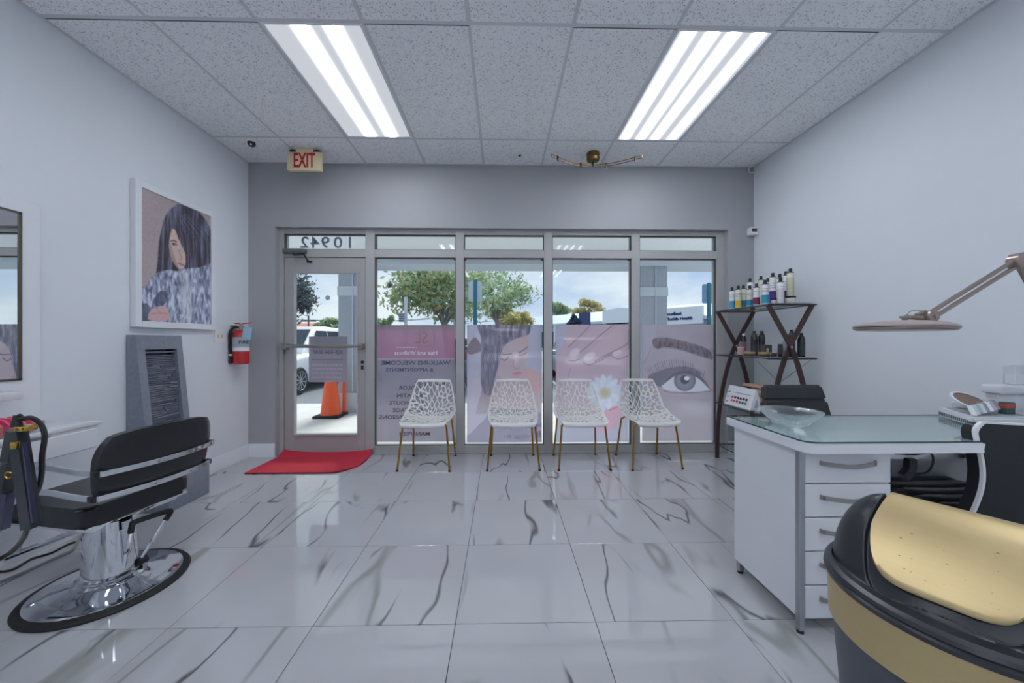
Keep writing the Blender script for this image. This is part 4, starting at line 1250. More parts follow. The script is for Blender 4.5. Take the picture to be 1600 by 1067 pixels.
for k, (zo, dx) in enumerate(((-0.36, -0.5), (-0.36, 0.5), (-1.0, 0))):
    bm = B(); tube(bm, [(dx - 12, 1, zt + zo + 0.9), (dx - 5, 0.3, zt + zo + 0.1), (dx, 0, zt + zo), (dx + 7, -0.3, zt + zo - 0.1), (dx + 16, -1, zt + zo + 0.6)], 0.018, 5, 4); obj('wire', bm, M['black'], t)

# ------------------------------------------------------------------ trees
def leaf_mat(name, a, b):
    m, t, out = new_mat(name)
    g = N(t, 'ShaderNodeNewGeometry')
    df = N(t, 'ShaderNodeBsdfDiffuse'); tl = N(t, 'ShaderNodeBsdfTranslucent')
    r = N(t, 'ShaderNodeMix', data_type='RGBA')
    r.inputs[6].default_value = (*lin(a), 1); r.inputs[7].default_value = (*lin(b), 1)
    t.links.new(g.outputs['Random Per Island'], r.inputs[0])
    t.links.new(r.outputs[2], df.inputs['Color']); t.links.new(r.outputs[2], tl.inputs['Color'])
    mx = N(t, 'ShaderNodeMixShader'); mx.inputs['Fac'].default_value = 0.45
    t.links.new(df.outputs[0], mx.inputs[1]); t.links.new(tl.outputs[0], mx.inputs[2])
    t.links.new(mx.outputs[0], out.inputs['Surface'])
    return m
M['bark'] = pmat('grey_bark', (132, 128, 124), 0.9, var=0.2, scale=12, bump=0.5)
LG = leaf_mat('green_leaves', (116, 146, 116), (196, 210, 172)); LO = leaf_mat('olive_leaves', (160, 156, 104), (214, 204, 150)); LD = leaf_mat('dark_leaves', (64, 72, 78), (112, 118, 124))
def tree(label, px, Y, py_lo, py_hi, half_w, mat, nleaf, trunk_to=None, seed=1, ls=0.16, extra=None, ybase=-0.09, clumps=26, group=None):
    r = np.random.RandomState(seed)
    x = X_at(px, Y)
    t = thing('tree', label, 'tree', (x, Y, ybase))
    z0 = Z_at(py_lo, x, Y) - ybase; z1 = Z_at(py_hi, x, Y) - ybase
    zc, hz = (z0 + z1) / 2, (z1 - z0) / 2
    cl = []
    for k in range(clumps):
        v = r.normal(size=3); v /= np.linalg.norm(v); v *= r.uniform(0.35, 0.86)
        cl.append((v[0] * half_w, v[1] * half_w * 0.8, zc + v[2] * hz))
    bm = B()
    fork = z0 + 0.12 * hz
    tube(bm, [(0, 0, 0), (0.05 * half_w, 0, fork * 0.5), (0, 0, fork)], 0.03 * half_w + 0.06, 8, 3)
    trunk = obj('trunk', bm, M['bark'], t)
    bm = B()
    for k, c in enumerate(cl[:14]):
        m1 = (c[0] * 0.3, c[1] * 0.3, fork + (c[2] - fork) * 0.45)
        tube(bm, [(0, 0, fork * 0.9), m1, c], 0.014 * half_w + 0.02, 5, 3, taper=lambda q: 1 - 0.75 * q)
    br = obj('branches', bm, M['bark'], t)
    def crown(mt, cls, n, rr):
        C = np.array(cls)[r.randint(0, len(cls), n)]
        d = r.normal(size=(n, 3)); d /= np.linalg.norm(d, axis=1)[:, None]
        P = C + d * (r.rand(n, 1) ** 0.45) * np.array([rr * half_w, rr * half_w, rr * hz])
        a = r.normal(size=(n, 3)); a /= np.linalg.norm(a, axis=1)[:, None]
        b = np.cross(a, r.normal(size=(n, 3))); b /= np.linalg.norm(b, axis=1)[:, None]
        s = ls * r.uniform(0.6, 1.3, (n, 1))
        V = np.stack([P - a * s, P - b * s * 0.42, P + a * s, P + b * s * 0.42], 1).reshape(-1, 3)
        F = np.arange(4 * n).reshape(n, 4)
        me = bpy.data.meshes.new('foliage'); me.from_pydata(V.tolist(), [], F.tolist()); me.materials.append(mt)
        o = bpy.data.objects.new('foliage', me); COL.objects.link(o); o.parent = t; o['kind'] = 'stuff'
        return o
    crown(mat, cl, nleaf, 0.33)
    if extra:
        mt2, frac, sel = extra
        crown(mt2, [c for c in cl if sel(c)] or cl, int(nleaf * frac), 0.36)
    return t
tree('large green tree with yellowing patches across the two windows beside the door', 694, 17, 512, 393, 2.95, LG, 4600, seed=3, ls=0.135, extra=(LO, 0.26, lambda c: c[0] < 0.6), clumps=48)
tree('spreading green tree with forked trunk behind the second window from the door', 776, 25, 506, 398, 3.1, LG, 2500, seed=8, ls=0.16, extra=(LO, 0.25, lambda c: c[2] < 3.6), clumps=36)
tree('bare-looking grey tree overhanging at the upper left of the door glass', 452, 14, 508, 418, 1.25, LD, 1500, seed=5, ls=0.10, clumps=30)
tree('low rounded green tree beside the column in the door glass', 518, 26, 530, 497, 1.35, LG, 1800, seed=6, ls=0.15, clumps=16)
tree('small green tree at the lower left of the window beside the door', 600, 28, 520, 486, 0.75, LG, 900, seed=7, ls=0.15, clumps=10)
tree('low olive tree above the far roof in the third window', 915, 70, 500, 467, 3.4, LO, 2400, seed=9, ls=0.32, clumps=18)
tree('dark green tree left of the olive tree above the far roof', 872, 74, 500, 470, 2.9, LG, 2000, seed=10, ls=0.32, clumps=16)
tree('yellow-green shrub tree low behind the teal sign post', 806, 34, 520, 481, 2.1, LO, 1700, seed=12, ls=0.2, clumps=16)
tree('small dark round tree in front of the far shop building', 896, 30, 522, 489, 0.75, leaf_mat('blue_green_leaves', (34, 52, 84), (60, 80, 116)), 1400, seed=14, ls=0.14, clumps=12)

# ================================================================== LEFT SIDE OF THE ROOM
# ---- white tree-pattern chairs
def shell_bm():
    NU, NV = 92, 132
    u = np.linspace(-1, 1, NU); v = np.linspace(0, 1, NV)
    ctrl = [(-0.255, 0.405), (-0.262, 0.425), (-0.235, 0.441), (-0.12, 0.437), (0.03, 0.430), (0.13, 0.442), (0.185, 0.49), (0.212, 0.57), (0.228, 0.68), (0.243, 0.775), (0.248, 0.805)]
    path = smooth_path([(0, a, b) for a, b in ctrl], 12)
    Lc = [0]
    for a, b in zip(path[:-1], path[1:]): Lc.append(Lc[-1] + (b - a).length)
    Lc = np.array(Lc); tot = Lc[-1]
    py = np.interp(v * tot, Lc, [p.y for p in path]); pz = np.interp(v * tot, Lc, [p.z for p in path])
    hw = np.interp(v, [0, 0.06, 0.2, 0.42, 0.52, 0.70, 0.85, 0.95, 1.0], [0.195, 0.222, 0.238, 0.252, 0.252, 0.232, 0.205, 0.185, 0.165])
    rise = np.interp(v, [0, 0.15, 0.35, 0.5, 0.62, 1.0], [0.01, 0.02, 0.05, 0.075, 0.03, 0.0])
    wrap = np.interp(v, [0, 0.3, 0.45, 0.6, 0.8, 1.0], [0.0, 0.0, 0.05, 0.10, 0.075, 0.045])
    U, V = np.meshgrid(u, v, indexing='ij')
    X = U * hw[None, :]
    Y = py[None, :] - wrap[None, :] * np.abs(U) ** 2.2
    Z = pz[None, :] + rise[None, :] * np.abs(U) ** 2.4
    # cut-out pattern: cells stretched away from the joint of seat and back, like branches
    S = V * tot
    s0 = 0.47 * tot
    dx, ds = X, S - s0
    R_ = np.hypot(dx, ds) + 1e-4; TH = np.arctan2(dx, ds)
    r = np.random.RandomState(4)
    d1 = np.full(X.shape, 9.0); d2 = np.full(X.shape, 9.0)
    seeds = []
    for rr, n in ((0.032, 7), (0.078, 13), (0.125, 19), (0.175, 25), (0.228, 31), (0.283, 36), (0.34, 40), (0.40, 42)):
        off = r.rand() * 6
        for k in range(n):
            seeds.append((rr + r.uniform(-0.017, 0.017), off + 2 * PI * (k + r.uniform(-0.3, 0.3)) / n))
    for sr, st in seeds:
        da = np.abs((TH - st + PI) % (2 * PI) - PI) * (R_ + sr) / 2
        d = np.hypot(da * 1.5, (R_ - sr) * 0.62)
        nd1 = np.minimum(d1, d); d2 = np.minimum(d2, np.maximum(d1, d)); d1 = nd1
    web = np.where(V < 0.44, 0.0115, 0.0066)
    solid = (d2 - d1) < web
    solid |= (np.abs(U) > 0.945) | (V < 0.085) | (V > 0.965) | (R_ < 0.035)
    solid |= (np.abs(V - 0.45) < 0.012)
    bm = B()
    vs = [[bm.verts.new((X[i, j], Y[i, j], Z[i, j])) for j in range(NV)] for i in range(NU)]
    fs = (solid[:-1, :-1].astype(int) + solid[1:, :-1] + solid[:-1, 1:] + solid[1:, 1:]) >= 2
    for i in range(NU - 1):
        for j in range(NV - 1):
            if fs[i, j]:
                bm.faces.new((vs[i][j], vs[i + 1][j], vs[i + 1][j + 1], vs[i][j + 1]))
    for f in [v for col in vs for v in col if not v.link_faces]: bm.verts.remove(f)
    return bm
M['chair_white'] = pmat('white_moulded_plastic', (232, 232, 230), 0.35, var=0.02, scale=10)
ch = thing('side_chair', 'white branch-pattern chair with gold legs, leftmost of four by the window', 'chair', (0, 0, 0), 0, 'white chairs along the window')
sh = obj('shell', shell_bm(), M['chair_white'], ch, angle=60)
so = sh.modifiers.new('thickness', 'SOLIDIFY'); so.thickness = 0.007; so.offset = 0
for sx in (-1, 1):
    for (ty, by, bx) in ((-0.165, -0.235, 0.243), (0.13, 0.222, 0.222)):
        bm = B()
        tx = 0.195 if ty < 0 else 0.185
        tube(bm, [(sx * 0.10, ty + 0.02, 0.428), (sx * (tx - 0.03), ty, 0.428), (sx * (tx + 0.006), ty - (0.012 if ty < 0 else -0.012), 0.405), (sx * (tx + 0.014), ty - (0.02 if ty < 0 else -0.02), 0.37), (sx * bx, by, 0.004)], 0.0095, 10, 4)
        lg = obj('leg', bm, M['gold_leg'], ch)
        bm = B(); lathe(bm, [(0.012, 0), (0.012, 0.012), (0.0098, 0.016)], 12, (sx * bx, by, 0)); obj('foot', bm, M['black'], lg)
chair_spots = [(-0.722, 3.60, 0.04, None), (0.103, 3.60, 0.0, 'white branch-pattern chair with gold legs, second from the door'),
               (0.765, 3.60, -0.01, 'white branch-pattern chair with gold legs, third from the door'), (1.437, 3.60, -0.07, 'white branch-pattern chair with gold legs, rightmost of four by the window')]
for k, (x, y, a, lab) in enumerate(chair_spots):
    c = ch if k == 0 else copy_tree(ch)
    c.location = (x, y, 0); c.rotation_euler = (0, 0, -a)
    if lab: c['label'] = lab

# ---- red door mat curling up against the door
def mat_bm():
    x0, x1, y0, y1 = -2.31, -1.375, 3.335, 3.872
    poly = rrect(x0, x1, y0, y1, 0.03, 4)
    nx, ny = 30, 22
    bm = B()
    def P(i, j, z):
        a, b = i / nx, j / ny
        x = x0 + (x1 - x0) * a; y = y0 + (y1 - y0) * b
        # rounded front right corner, slight waist
        if b < 0.42: x = min(x, x1 - 0.20 * (1 - b / 0.42) ** 2.2)
        lift = max(0, (b - 0.78) / 0.22) ** 2 * (0.022 + 0.030 * abs(2 * a - 1) ** 3)
        return (x - 0.03 * (1 - b) * (a < 0.02), y, z + lift)
    T = [[bm.verts.new(P(i, j, 0.011)) for j in range(ny + 1)] for i in range(nx + 1)]
    Bo = [[bm.verts.new(P(i, j, 0.001)) for j in range(ny + 1)] for i in range(nx + 1)]
    for i in range(nx):
        for j in range(ny):
            bm.faces.new((T[i][j], T[i + 1][j], T[i + 1][j + 1], T[i][j + 1])); bm.faces.new((Bo[i][j], Bo[i][j + 1], Bo[i + 1][j + 1], Bo[i + 1][j]))
    for i in range(nx):
        for j in (0, ny): bm.faces.new((T[i][j], Bo[i][j], Bo[i + 1][j], T[i + 1][j]))
    for j in range(ny):
        for i in (0, nx): bm.faces.new((T[i][j], T[i][j + 1], Bo[i][j + 1], Bo[i][j]))
    return bm, (x0, x1, y0, y1)
M['mat_red'] = pmat('red_mat_pile', (200, 48, 68), 0.95, var=0.25, scale=220, bump=0.5)
M['mat_edge'] = pmat('dark_red_rubber', (120, 20, 36), 0.8, var=0.1, scale=60)
mt = thing('door_mat', 'red door mat curling up against the bottom of the glass door', 'mat', (-1.84, 3.6, 0))
bm, mr = mat_bm()
obj('pile', bm, M['mat_red'], mt, world=True)
bm = B(); pts = [(-2.332, 3.335, 0.006), (-1.95, 3.332, 0.006), (-1.58, 3.335, 0.006), (-1.50, 3.36, 0.006), (-1.43, 3.44, 0.006), (-1.38, 3.56, 0.006), (-1.374, 3.70, 0.006)]
tube(bm, pts, 0.0065, 6, 4); obj('edge_binding', bm, M['mat_edge'], mt, world=True)

# ---- fire extinguisher on the left wall
ex = thing('fire_extinguisher', 'red fire extinguisher with blue tag hung on the left wall by the corner', 'extinguisher', (-2.555, 3.60, 0.98))
R = 0.068
bm = B(); lathe(bm, [(0.055, 0), (R, 0.012), (R, 0.27), (0.062, 0.30), (0.04, 0.325), (0.022, 0.335), (0, 0.335)], 28); obj('cylinder', bm, M['red_paint'], ex)
M['label_grey'] = pmat('silver_paper_label', (176, 182, 190), 0.45, var=0.08, scale=40)
bm = B(); lathe(bm, [(R + 0.0008, 0.125), (R + 0.0008, 0.262)], 28, cap=False); lb = obj('label', bm, M['label_grey'], ex)
M['ink_dark'] = printmat('dark_ink', (44, 58, 92))
th = math.atan2(-3.6, 2.555)   # towards the camera
fx = Vector((math.cos(th), math.sin(th), 0)); sx_ = Vector((-fx.y, fx.x, 0))
def exlet(body, z, size, off=0.0):
    p = fx * (R + 0.0016) + sx_ * off
    return text('label_print', body, size, M['ink_dark'], ex, frame_m((p.x, p.y, z), sx_, (0, 0, 1)), 0.0003, world=False, bold=0.001)
bm = B(); box(bm, -0.035, 0.035, -0.0008, 0.0008, 0, 0.045)
exlet('FIRE', 0.212, 0.044, 0.02)
bm = B(); lathe(bm, [(R + 0.0012, 0.130), (R + 0.0012, 0.165)], 28, cap=False); obj('white_band', bm, M['white_plastic'], ex)
bm = B(); lathe(bm, [(0.02, 0.335), (0.02, 0.37), (0.014, 0.375), (0.014, 0.395), (0, 0.395)], 14); obj('valve', bm, M['nickel'], ex)
bm = B()
sweep(bm, [fx * -0.02 + sx_ * -0.05 + Vector((0, 0, 0.398)), fx * 0.0 + Vector((0, 0, 0.392)), sx_ * 0.05 + Vector((0, 0, 0.40)), sx_ * 0.085 + Vector((0, 0, 0.41))], rect(0.022, 0.010), up=(0, 0, 1))
sweep(bm, [sx_ * -0.005 + Vector((0, 0, 0.365)), sx_ * 0.04 + Vector((0, 0, 0.36)), sx_ * 0.075 + Vector((0, 0, 0.345))], rect(0.018, 0.008), up=(0, 0, 1))
obj('handle', bm, M['red_paint'], ex)
bm = B(); P0 = sx_ * -0.02 + Vector((0, 0, 0.36))
tube(bm, [P0, sx_ * -0.06 + Vector((0, 0, 0.355)), sx_ * -0.088 + Vector((0, 0, 0.30)), sx_ * -0.088 + Vector((0, 0, 0.20)), sx_ * -0.083 + Vector((0, 0, 0.09))], 0.012, 10, 5); hs = obj('hose', bm, M['rubber'], ex)
bm = B(); q = sx_ * -0.083; lathe(bm, [(0.012, 0.01), (0.017, 0.015), (0.014, 0.085), (0.010, 0.095), (0, 0.095)], 12, (q.x, q.y, 0)); obj('nozzle', bm, M['black'], hs)
bm = B(); lathe(bm, [(0.016, 0.085), (0.016, 0.10)], 12, (q.x, q.y, 0)); obj('clip', bm, M['white_plastic'], hs)
M['tag_blue'] = pmat('pale_blue_tag', (150, 186, 206), 0.6, var=0.08, scale=60)
bm = B(); c0 = fx * (R + 0.006) + sx_ * 0.045 + Vector((0, 0, 0.30))
prism(bm, rrect(-0.034, 0.034, -0.06, 0.06, 0.006, 2), -0.0006, 0.0006, 'XY', mtx=frame_m(c0, sx_ + Vector((0, 0, -0.12)), Vector((0, 0, 1)) + sx_ * 0.12))
obj('inspection_tag', bm, M['tag_blue'], ex)
bm = B(); box(bm, -2.643, -2.61, 3.575, 3.625, 1.17, 1.36, 0.003); tube(bm, [(-2.62, 3.6, 1.34), (-2.58, 3.6, 1.34), (-2.556, 3.6, 1.335)], 0.006, 6); obj('wall_bracket', bm, M['nickel'], ex, world=True)
# ---- light switch plate
sw = thing('light_switch', 'white double light switch plate beside the fire extinguisher', 'switch', (XL, 3.44, 1.19))
bm = B(); box(bm, XL, XL + 0.007, 3.385, 3.50, 1.19, 1.315, 0.003, 2); obj('plate', bm, M['white_plastic'], sw, world=True)
for y in (3.42, 3.466):
    bm = B(); box(bm, XL + 0.006, XL + 0.013, y - 0.008, y + 0.008, 1.235, 1.268, 0.002); obj('toggle', bm, M['ivory'], sw, world=True)

# ---- floor fountain of grey cast stone with a ledger-stone face
fo = thing('floor_fountain', 'tall grey stone floor fountain with stacked slate face against the left wall', 'fountain', (-2.5, 2.79, 0))
FYa, FYb = 2.60, 2.965
bm = B(); box(bm, XL + 0.004, -2.33, 2.58, 2.935, 0.0, 0.245, 0.006, 2); obj('basin', bm, M['stone'], fo, world=True)
def fx_at(z): return -2.578 + (1.25 - z) / (1.25 - 0.25) * 0.10     # front face leans out towards the foot
bm = B()
for ya, yb in ((FYa, FYa + 0.058), (FYb - 0.052, FYb)):
    prism(bm, [(XL + 0.004, 0.245), (fx_at(0.245), 0.245), (fx_at(1.25), 1.25), (XL + 0.004, 1.25)], ya, yb, 'XZ')
prism(bm, [(XL + 0.004, 1.145), (fx_at(1.145), 1.145), (fx_at(1.25), 1.25), (XL + 0.004, 1.25)], FYa + 0.058, FYb - 0.052, 'XZ')
prism(bm, [(XL + 0.004, 0.245), (XL + 0.02, 0.245), (XL + 0.02, 1.145), (XL + 0.004, 1.145)], FYa + 0.058, FYb - 0.052, 'XZ')
obj('surround', bm, M['stone'], fo, world=True)
bm = B(); box(bm, XL + 0.02, fx_at(1.14) - 0.008, FYa + 0.058, FYb - 0.06, 1.118, 1.128); obj('spillway', bm, M['stone_dark'], fo, world=True)
bm = B(); box(bm, XL + 0.02, fx_at(1.14) - 0.012, FYb - 0.085, FYb - 0.06, 1.105, 1.135); obj('spot_lamp', bm, M['black'], fo, world=True)
r = random.Random(5)
slate_meshes = []
for k in range(8):
    bm = B(); box(bm, 0, 1, 0, 1, 0, 1)
    for v in bm.verts: v.co += Vector((r.uniform(-0.12, 0.12) if v.co.x > 0.5 else 0, r.uniform(-0.03, 0.03), r.uniform(-0.14, 0.14)))
    o = obj('slate', bm, M['stone_dark'] if k % 2 else M['stone'], fo, smooth=False); slate_meshes.append(o.data); bpy.data.objects.remove(o)
z = 0.25; row = 0; ns = 0; small = B()
while z < 1.105:
    h = r.uniform(0.012, 0.017)
    y = FYa + 0.060; ye = FYb - 0.054
    while y < ye - 0.01:
        w = min(r.uniform(0.05, 0.14), ye - y)
        dpt = 0.024 + r.uniform(-0.010, 0.012)
        xf = fx_at(z) - 0.034
        o = bpy.data.objects.new('slate', slate_meshes[r.randrange(8)]); COL.objects.link(o); o.parent = fo
        o.location = Vector((xf - 0.012, y, z)) - Vector(fo.location); o.scale = (dpt, w - 0.002, h - 0.0048)
        ns += 1
        y += w
    z += h; row += 1
bm = B(); prism(bm, [(XL + 0.02, 0.245), (fx_at(0.245) - 0.046, 0.245), (fx_at(1.12) - 0.046, 1.12), (XL + 0.02, 1.12)], FYa + 0.058, FYb - 0.052, 'XZ'); obj('backing_slab', bm, pmat('dark_backing_stone', (48, 52, 64), 0.5, var=0.3, scale=40), fo, world=True)  # backing kept dark so the gaps between the slates come out dark

# ---- mirror station on the left wall
ms = thing('mirror', 'tall white framed wall mirror at the left edge above the vanity', 'mirror', (XL, 1.5, 0.745))
bm = B(); box(bm, XL, -2.612, 0.95, 2.104, 0.745, 1.978, 0.002)
obj('backboard', bm, M['white_lam'], ms, world=True)
bm = B()
my0, my1, mz0, mz1 = 1.0, 2.02, 0.995, 1.905
for (y0, y1, z0, z1) in ((my0 - 0.0, my0 + 0.016, mz0, mz1), (my1 - 0.016, my1, mz0, mz1), (my0, my1, mz0, mz0 + 0.012), (my0, my1, mz1 - 0.012, mz1)):
    box(bm, -2.614, -2.603, y0, y1, z0, z1, 0.001)
M['mirror_edge'] = pmat('bronze_mirror_edge', (112, 108, 96), 0.3, 0.8, var=0.1, scale=20)
obj('edge_trim', bm, M['mirror_edge'], ms, world=True)
M['mirror_glass'] = pmat('silvered_mirror', (226, 230, 232), 0.01, 1.0, var=0.0, scale=1)
bm = B(); box(bm, -2.612, -2.607, my0 + 0.016, my1 - 0.016, mz0 + 0.012, mz1 - 0.012); obj('glass', bm, M['mirror_glass'], ms, world=True, smooth=False)
M['marble_lam'] = pmat('pale_veined_marble', (226, 228, 231), 0.25, var=0.10, scale=7, stretch=(1, 0.5, 1.5))
sf = thing('marble_shelf', 'thick pale marble shelf end under the mirror at the left edge', 'shelf', (-2.55, 1.5, 0.90))
bm = B(); box(bm, -2.611, -2.50, 0.95, 1.945, 0.905, 0.947, 0.006, 2); obj('slab', bm, M['marble_lam'], sf, world=True)
bm = B(); box(bm, -2.611, -2.53, 0.95, 1.86, 0.868, 0.903, 0.006, 2); obj('lower_slab', bm, M['marble_lam'], sf, world=True)
vc = thing('vanity_cabinet', 'white floating vanity cabinet with marble top on the left wall', 'cabinet', (-2.5, 1.6, 0.59))
bm = B(); box(bm, XL, -2.356, 0.9, 2.16, 0.592, 0.722, 0.003); obj('body', bm, M['white_lam'], vc, world=True)
bm = B(); box(bm, XL, -2.345, 0.9, 2.17, 0.722, 0.743, 0.003, 2); obj('top', bm, M['marble_lam'], vc, world=True)
for y0, y1 in ((1.56, 2.15), (0.93, 1.54)):
    bm = B(); box(bm, -2.3565, -2.346, y0, y1, 0.598, 0.704, 0.002); dr = obj('drawer', bm, M['white_lam'], vc, world=True)
    bm = B(); box(bm, -2.352, -2.3455, y0 + 0.06, y1 - 0.22, 0.706, 0.716, 0.001); obj('finger_pull', bm, M['steel'], dr, world=True)
# pink combs in a clear box on the vanity
bx = thing('acrylic_box', 'clear acrylic box of pink hair clips on the vanity top', 'box', (-2.42, 1.80, 0.744))
bm = B()
for (x0, x1, y0, y1, z0, z1) in ((-2.50, -2.36, 1.40, 1.735, 0.744, 0.747), (-2.50, -2.497, 1.40, 1.735, 0.747, 0.80), (-2.363, -2.36, 1.40, 1.735, 0.747, 0.80), (-2.497, -2.363, 1.40, 1.403, 0.747, 0.80), (-2.497, -2.363, 1.732, 1.735, 0.747, 0.80), (-2.497, -2.363, 1.56, 1.563, 0.747, 0.80)):
    box(bm, x0, x1, y0 + 0.185, y1 + 0.185, z0, z1)
obj('case', bm, M['acrylic'], bx, world=True, smooth=False)
M['pink'] = pmat('pink_plastic', (226, 72, 122), 0.35, var=0.08, scale=30)
M['pink2'] = pmat('coral_plastic', (226, 108, 112), 0.35, var=0.08, scale=30)
for k in range(11):
    y = 1.42 + k * 0.028; z0 = 0.749
    if abs(y - 1.5615) < 0.012: continue
    cl = thing('hair_clip', '%s hair clip, %s from the camera end of the clear box on the vanity' % ('pink' if k % 3 else 'coral', ('first', 'second', 'third', 'fourth', 'fifth', 'sixth', 'seventh', 'eighth', 'ninth', 'tenth', 'last')[k]), 'clip', (-2.43, y + 0.185, z0), 0.1 * (k % 3 - 1), 'pink hair clips')
    bm = B(); prism(bm, [(-0.055, 0), (0.05, 0), (0.055, 0.05), (0.02, 0.075), (-0.03, 0.082), (-0.06, 0.06)], -0.006, 0.006, 'XZ'); obj('jaw', bm, M['pink'] if k % 3 else M['pink2'], cl)

# ---- hydraulic styling chair
RZ = math.radians(-100.6)
sc = thing('styling_chair', 'black hydraulic salon chair with chrome bands and round chrome base', 'chair', (-1.94, 1.835, 0), RZ)
bm = B(); lathe(bm, [(0.262, 0.0), (0.297, 0.0), (0.300, 0.008), (0.292, 0.017), (0.268, 0.021), (0.262, 0.016)], 72); obj('base_ring', bm, M['rubber'], sc)
bm = B(); lathe(bm, [(0.268, 0.004), (0.268, 0.022), (0.255, 0.027), (0.20, 0.034), (0.14, 0.045), (0.118, 0.055), (0.112, 0.062), (0, 0.062)], 72); obj('base_plate', bm, M['chrome'], sc, angle=60)
bm = B(); lathe(bm, [(0.106, 0.062), (0.108, 0.072), (0.100, 0.078), (0.088, 0.335), (0, 0.335)], 48); obj('pump_column', bm, M['chrome'], sc, angle=30)
XO = -0.075
bm = B(); box(bm, XO - 0.19, XO + 0.19, -0.30, 0.06, 0.318, 0.352, 0.008, 2)
box(bm, XO - 0.225, XO + 0.225, -0.36, 0.085, 0.338, 0.356, 0.006, 2); obj('seat_frame', bm, M['chrome'], sc)
bm = B(); prism(bm, rrect(XO - 0.235, XO + 0.235, -0.385, 0.105, 0.055, 6), 0.357, 0.452, 'XY')
bmesh.ops.bevel(bm, geom=[e for e in bm.edges if abs(e.verts[0].co.z - e.verts[1].co.z) < 1e-6], offset=0.018, segments=3, affect='EDGES')
seat = obj('seat', bm, M['leather'], sc, angle=50)
bm = B(); tube(bm, [(a, b, 0.447) for a, b in rrect(XO - 0.224, XO + 0.224, -0.374, 0.094, 0.05, 6)] + [(XO + 0.174, -0.374, 0.447)], 0.0045, 6); obj('piping', bm, M['black'], seat)
# backrest: two pads curved round the sitter, leaning back
def back_pad(z0, z1, hw0, hw1, th, rc, nm):
    bm = B(); nu, nv = 28, 10
    G = []
    for side in (0, 1):
        g = []
        for i in range(nu + 1):
            a = -1 + 2 * i / nu; col_ = []
            for j in range(nv + 1):
                b = j / nv
                hw = hw0 + (hw1 - hw0) * b
                cut = 1.0
                if b > 1 - rc: cut = 1 - 0.18 * ((b - 1 + rc) / rc) ** 2.5
                if b < rc * 0.3: cut = min(cut, 1 - 0.04 * ((rc * 0.3 - b) / (rc * 0.3)) ** 2)
                x = a * hw * cut
                z = z0 + (z1 - z0) * b - 0.02 * (abs(a) ** 4) * b
                lean = 0.16 * (z - 0.50)
                y = 0.205 + lean - 0.055 * (x / 0.27) ** 2
                edge = min(1.0, 6 * (1 - abs(a)) + 0.12) * min(1.0, 5 * min(b, 1 - b) + 0.15)
                t = th * (0.45 + 0.55 * edge ** 0.5)
                col_.append(bm.verts.new((XO + x, y + (t / 2 if side else -t / 2), z)))
            g.append(col_)
        G.append(g)
    for i in range(nu):
        for j in range(nv):
            bm.faces.new((G[0][i][j], G[0][i + 1][j], G[0][i + 1][j + 1], G[0][i][j + 1])); bm.faces.new((G[1][i][j], G[1][i][j + 1], G[1][i + 1][j + 1], G[1][i + 1][j]))
    for i in range(nu):
        for j in (0, nv): bm.faces.new((G[0][i][j], G[1][i][j], G[1][i + 1][j], G[0][i + 1][j]))
    for j in range(nv):
        for i in (0, nu): bm.faces.new((G[0][i][j], G[0][i][j + 1], G[1][i][j + 1], G[1][i][j]))
    return obj(nm, bm, M['leather'], sc, angle=50)
back_pad(0.505, 0.798, 0.238, 0.262, 0.062, 0.55, 'backrest')
def band(z, yb, nm):
    bm = B()
    pts = []
    for k in range(17):
        a = -1 + k / 8; x = a * 0.252
        pts.append((XO + x, 0.205 + 0.16 * (z - 0.5) + 0.042 - 0.055 * (x / 0.27) ** 2, z))
    def arm(s):
        return [(XO + s * 0.262, 0.14, z + 0.002), (XO + s * 0.272, 0.07, z + 0.012), (XO + s * 0.275, -0.04, z + 0.022), (XO + s * 0.275, -0.15, z + 0.008), (XO + s * 0.272, -0.25, z - 0.055), (XO + s * 0.262, yb, z - 0.14), (XO + s * 0.245, yb - 0.045, 0.36)]
    P = arm(-1)[::-1] + pts + arm(1)
    sweep(bm, smooth_path(P, 4), rect(0.008, 0.024), up=(0, 0, 1))
    return obj(nm, bm, M['chrome'], sc, angle=40)
b1 = band(0.625, -0.325, 'chrome_band'); b2 = band(0.515, -0.285, 'chrome_band')
for bnd, z in ((b1, 0.625), (b2, 0.515)):
    for x in (-0.11, 0.06):
        bm = B(); y = 0.205 + 0.16 * (z - 0.5) + 0.0465 - 0.055 * (x / 0.27) ** 2
        lathe(bm, [(0.006, 0), (0.005, 0.003), (0, 0.0035)], 10, mtx=Matrix.Translation((XO + x, y, z)) @ Matrix.Rotation(-PI / 2, 4, 'X')); obj('bolt', bm, M['nickel'], bnd)
for bnd, z in ((b1, 0.625), (b2, 0.515)):
    for s in (-1, 1):
        bm = B(); yj_ = 0.205 + 0.16 * (z - 0.5) - 0.022
        box(bm, XO + s * 0.2535 - 0.009, XO + s * 0.2535 + 0.013, yj_ - 0.02, yj_ + 0.018, z - 0.0135, z + 0.0135, 0.003, 2); obj('joint_shade', bm, M['black'], bnd)  # black blocks at the band joints imitate dark shading in the chrome
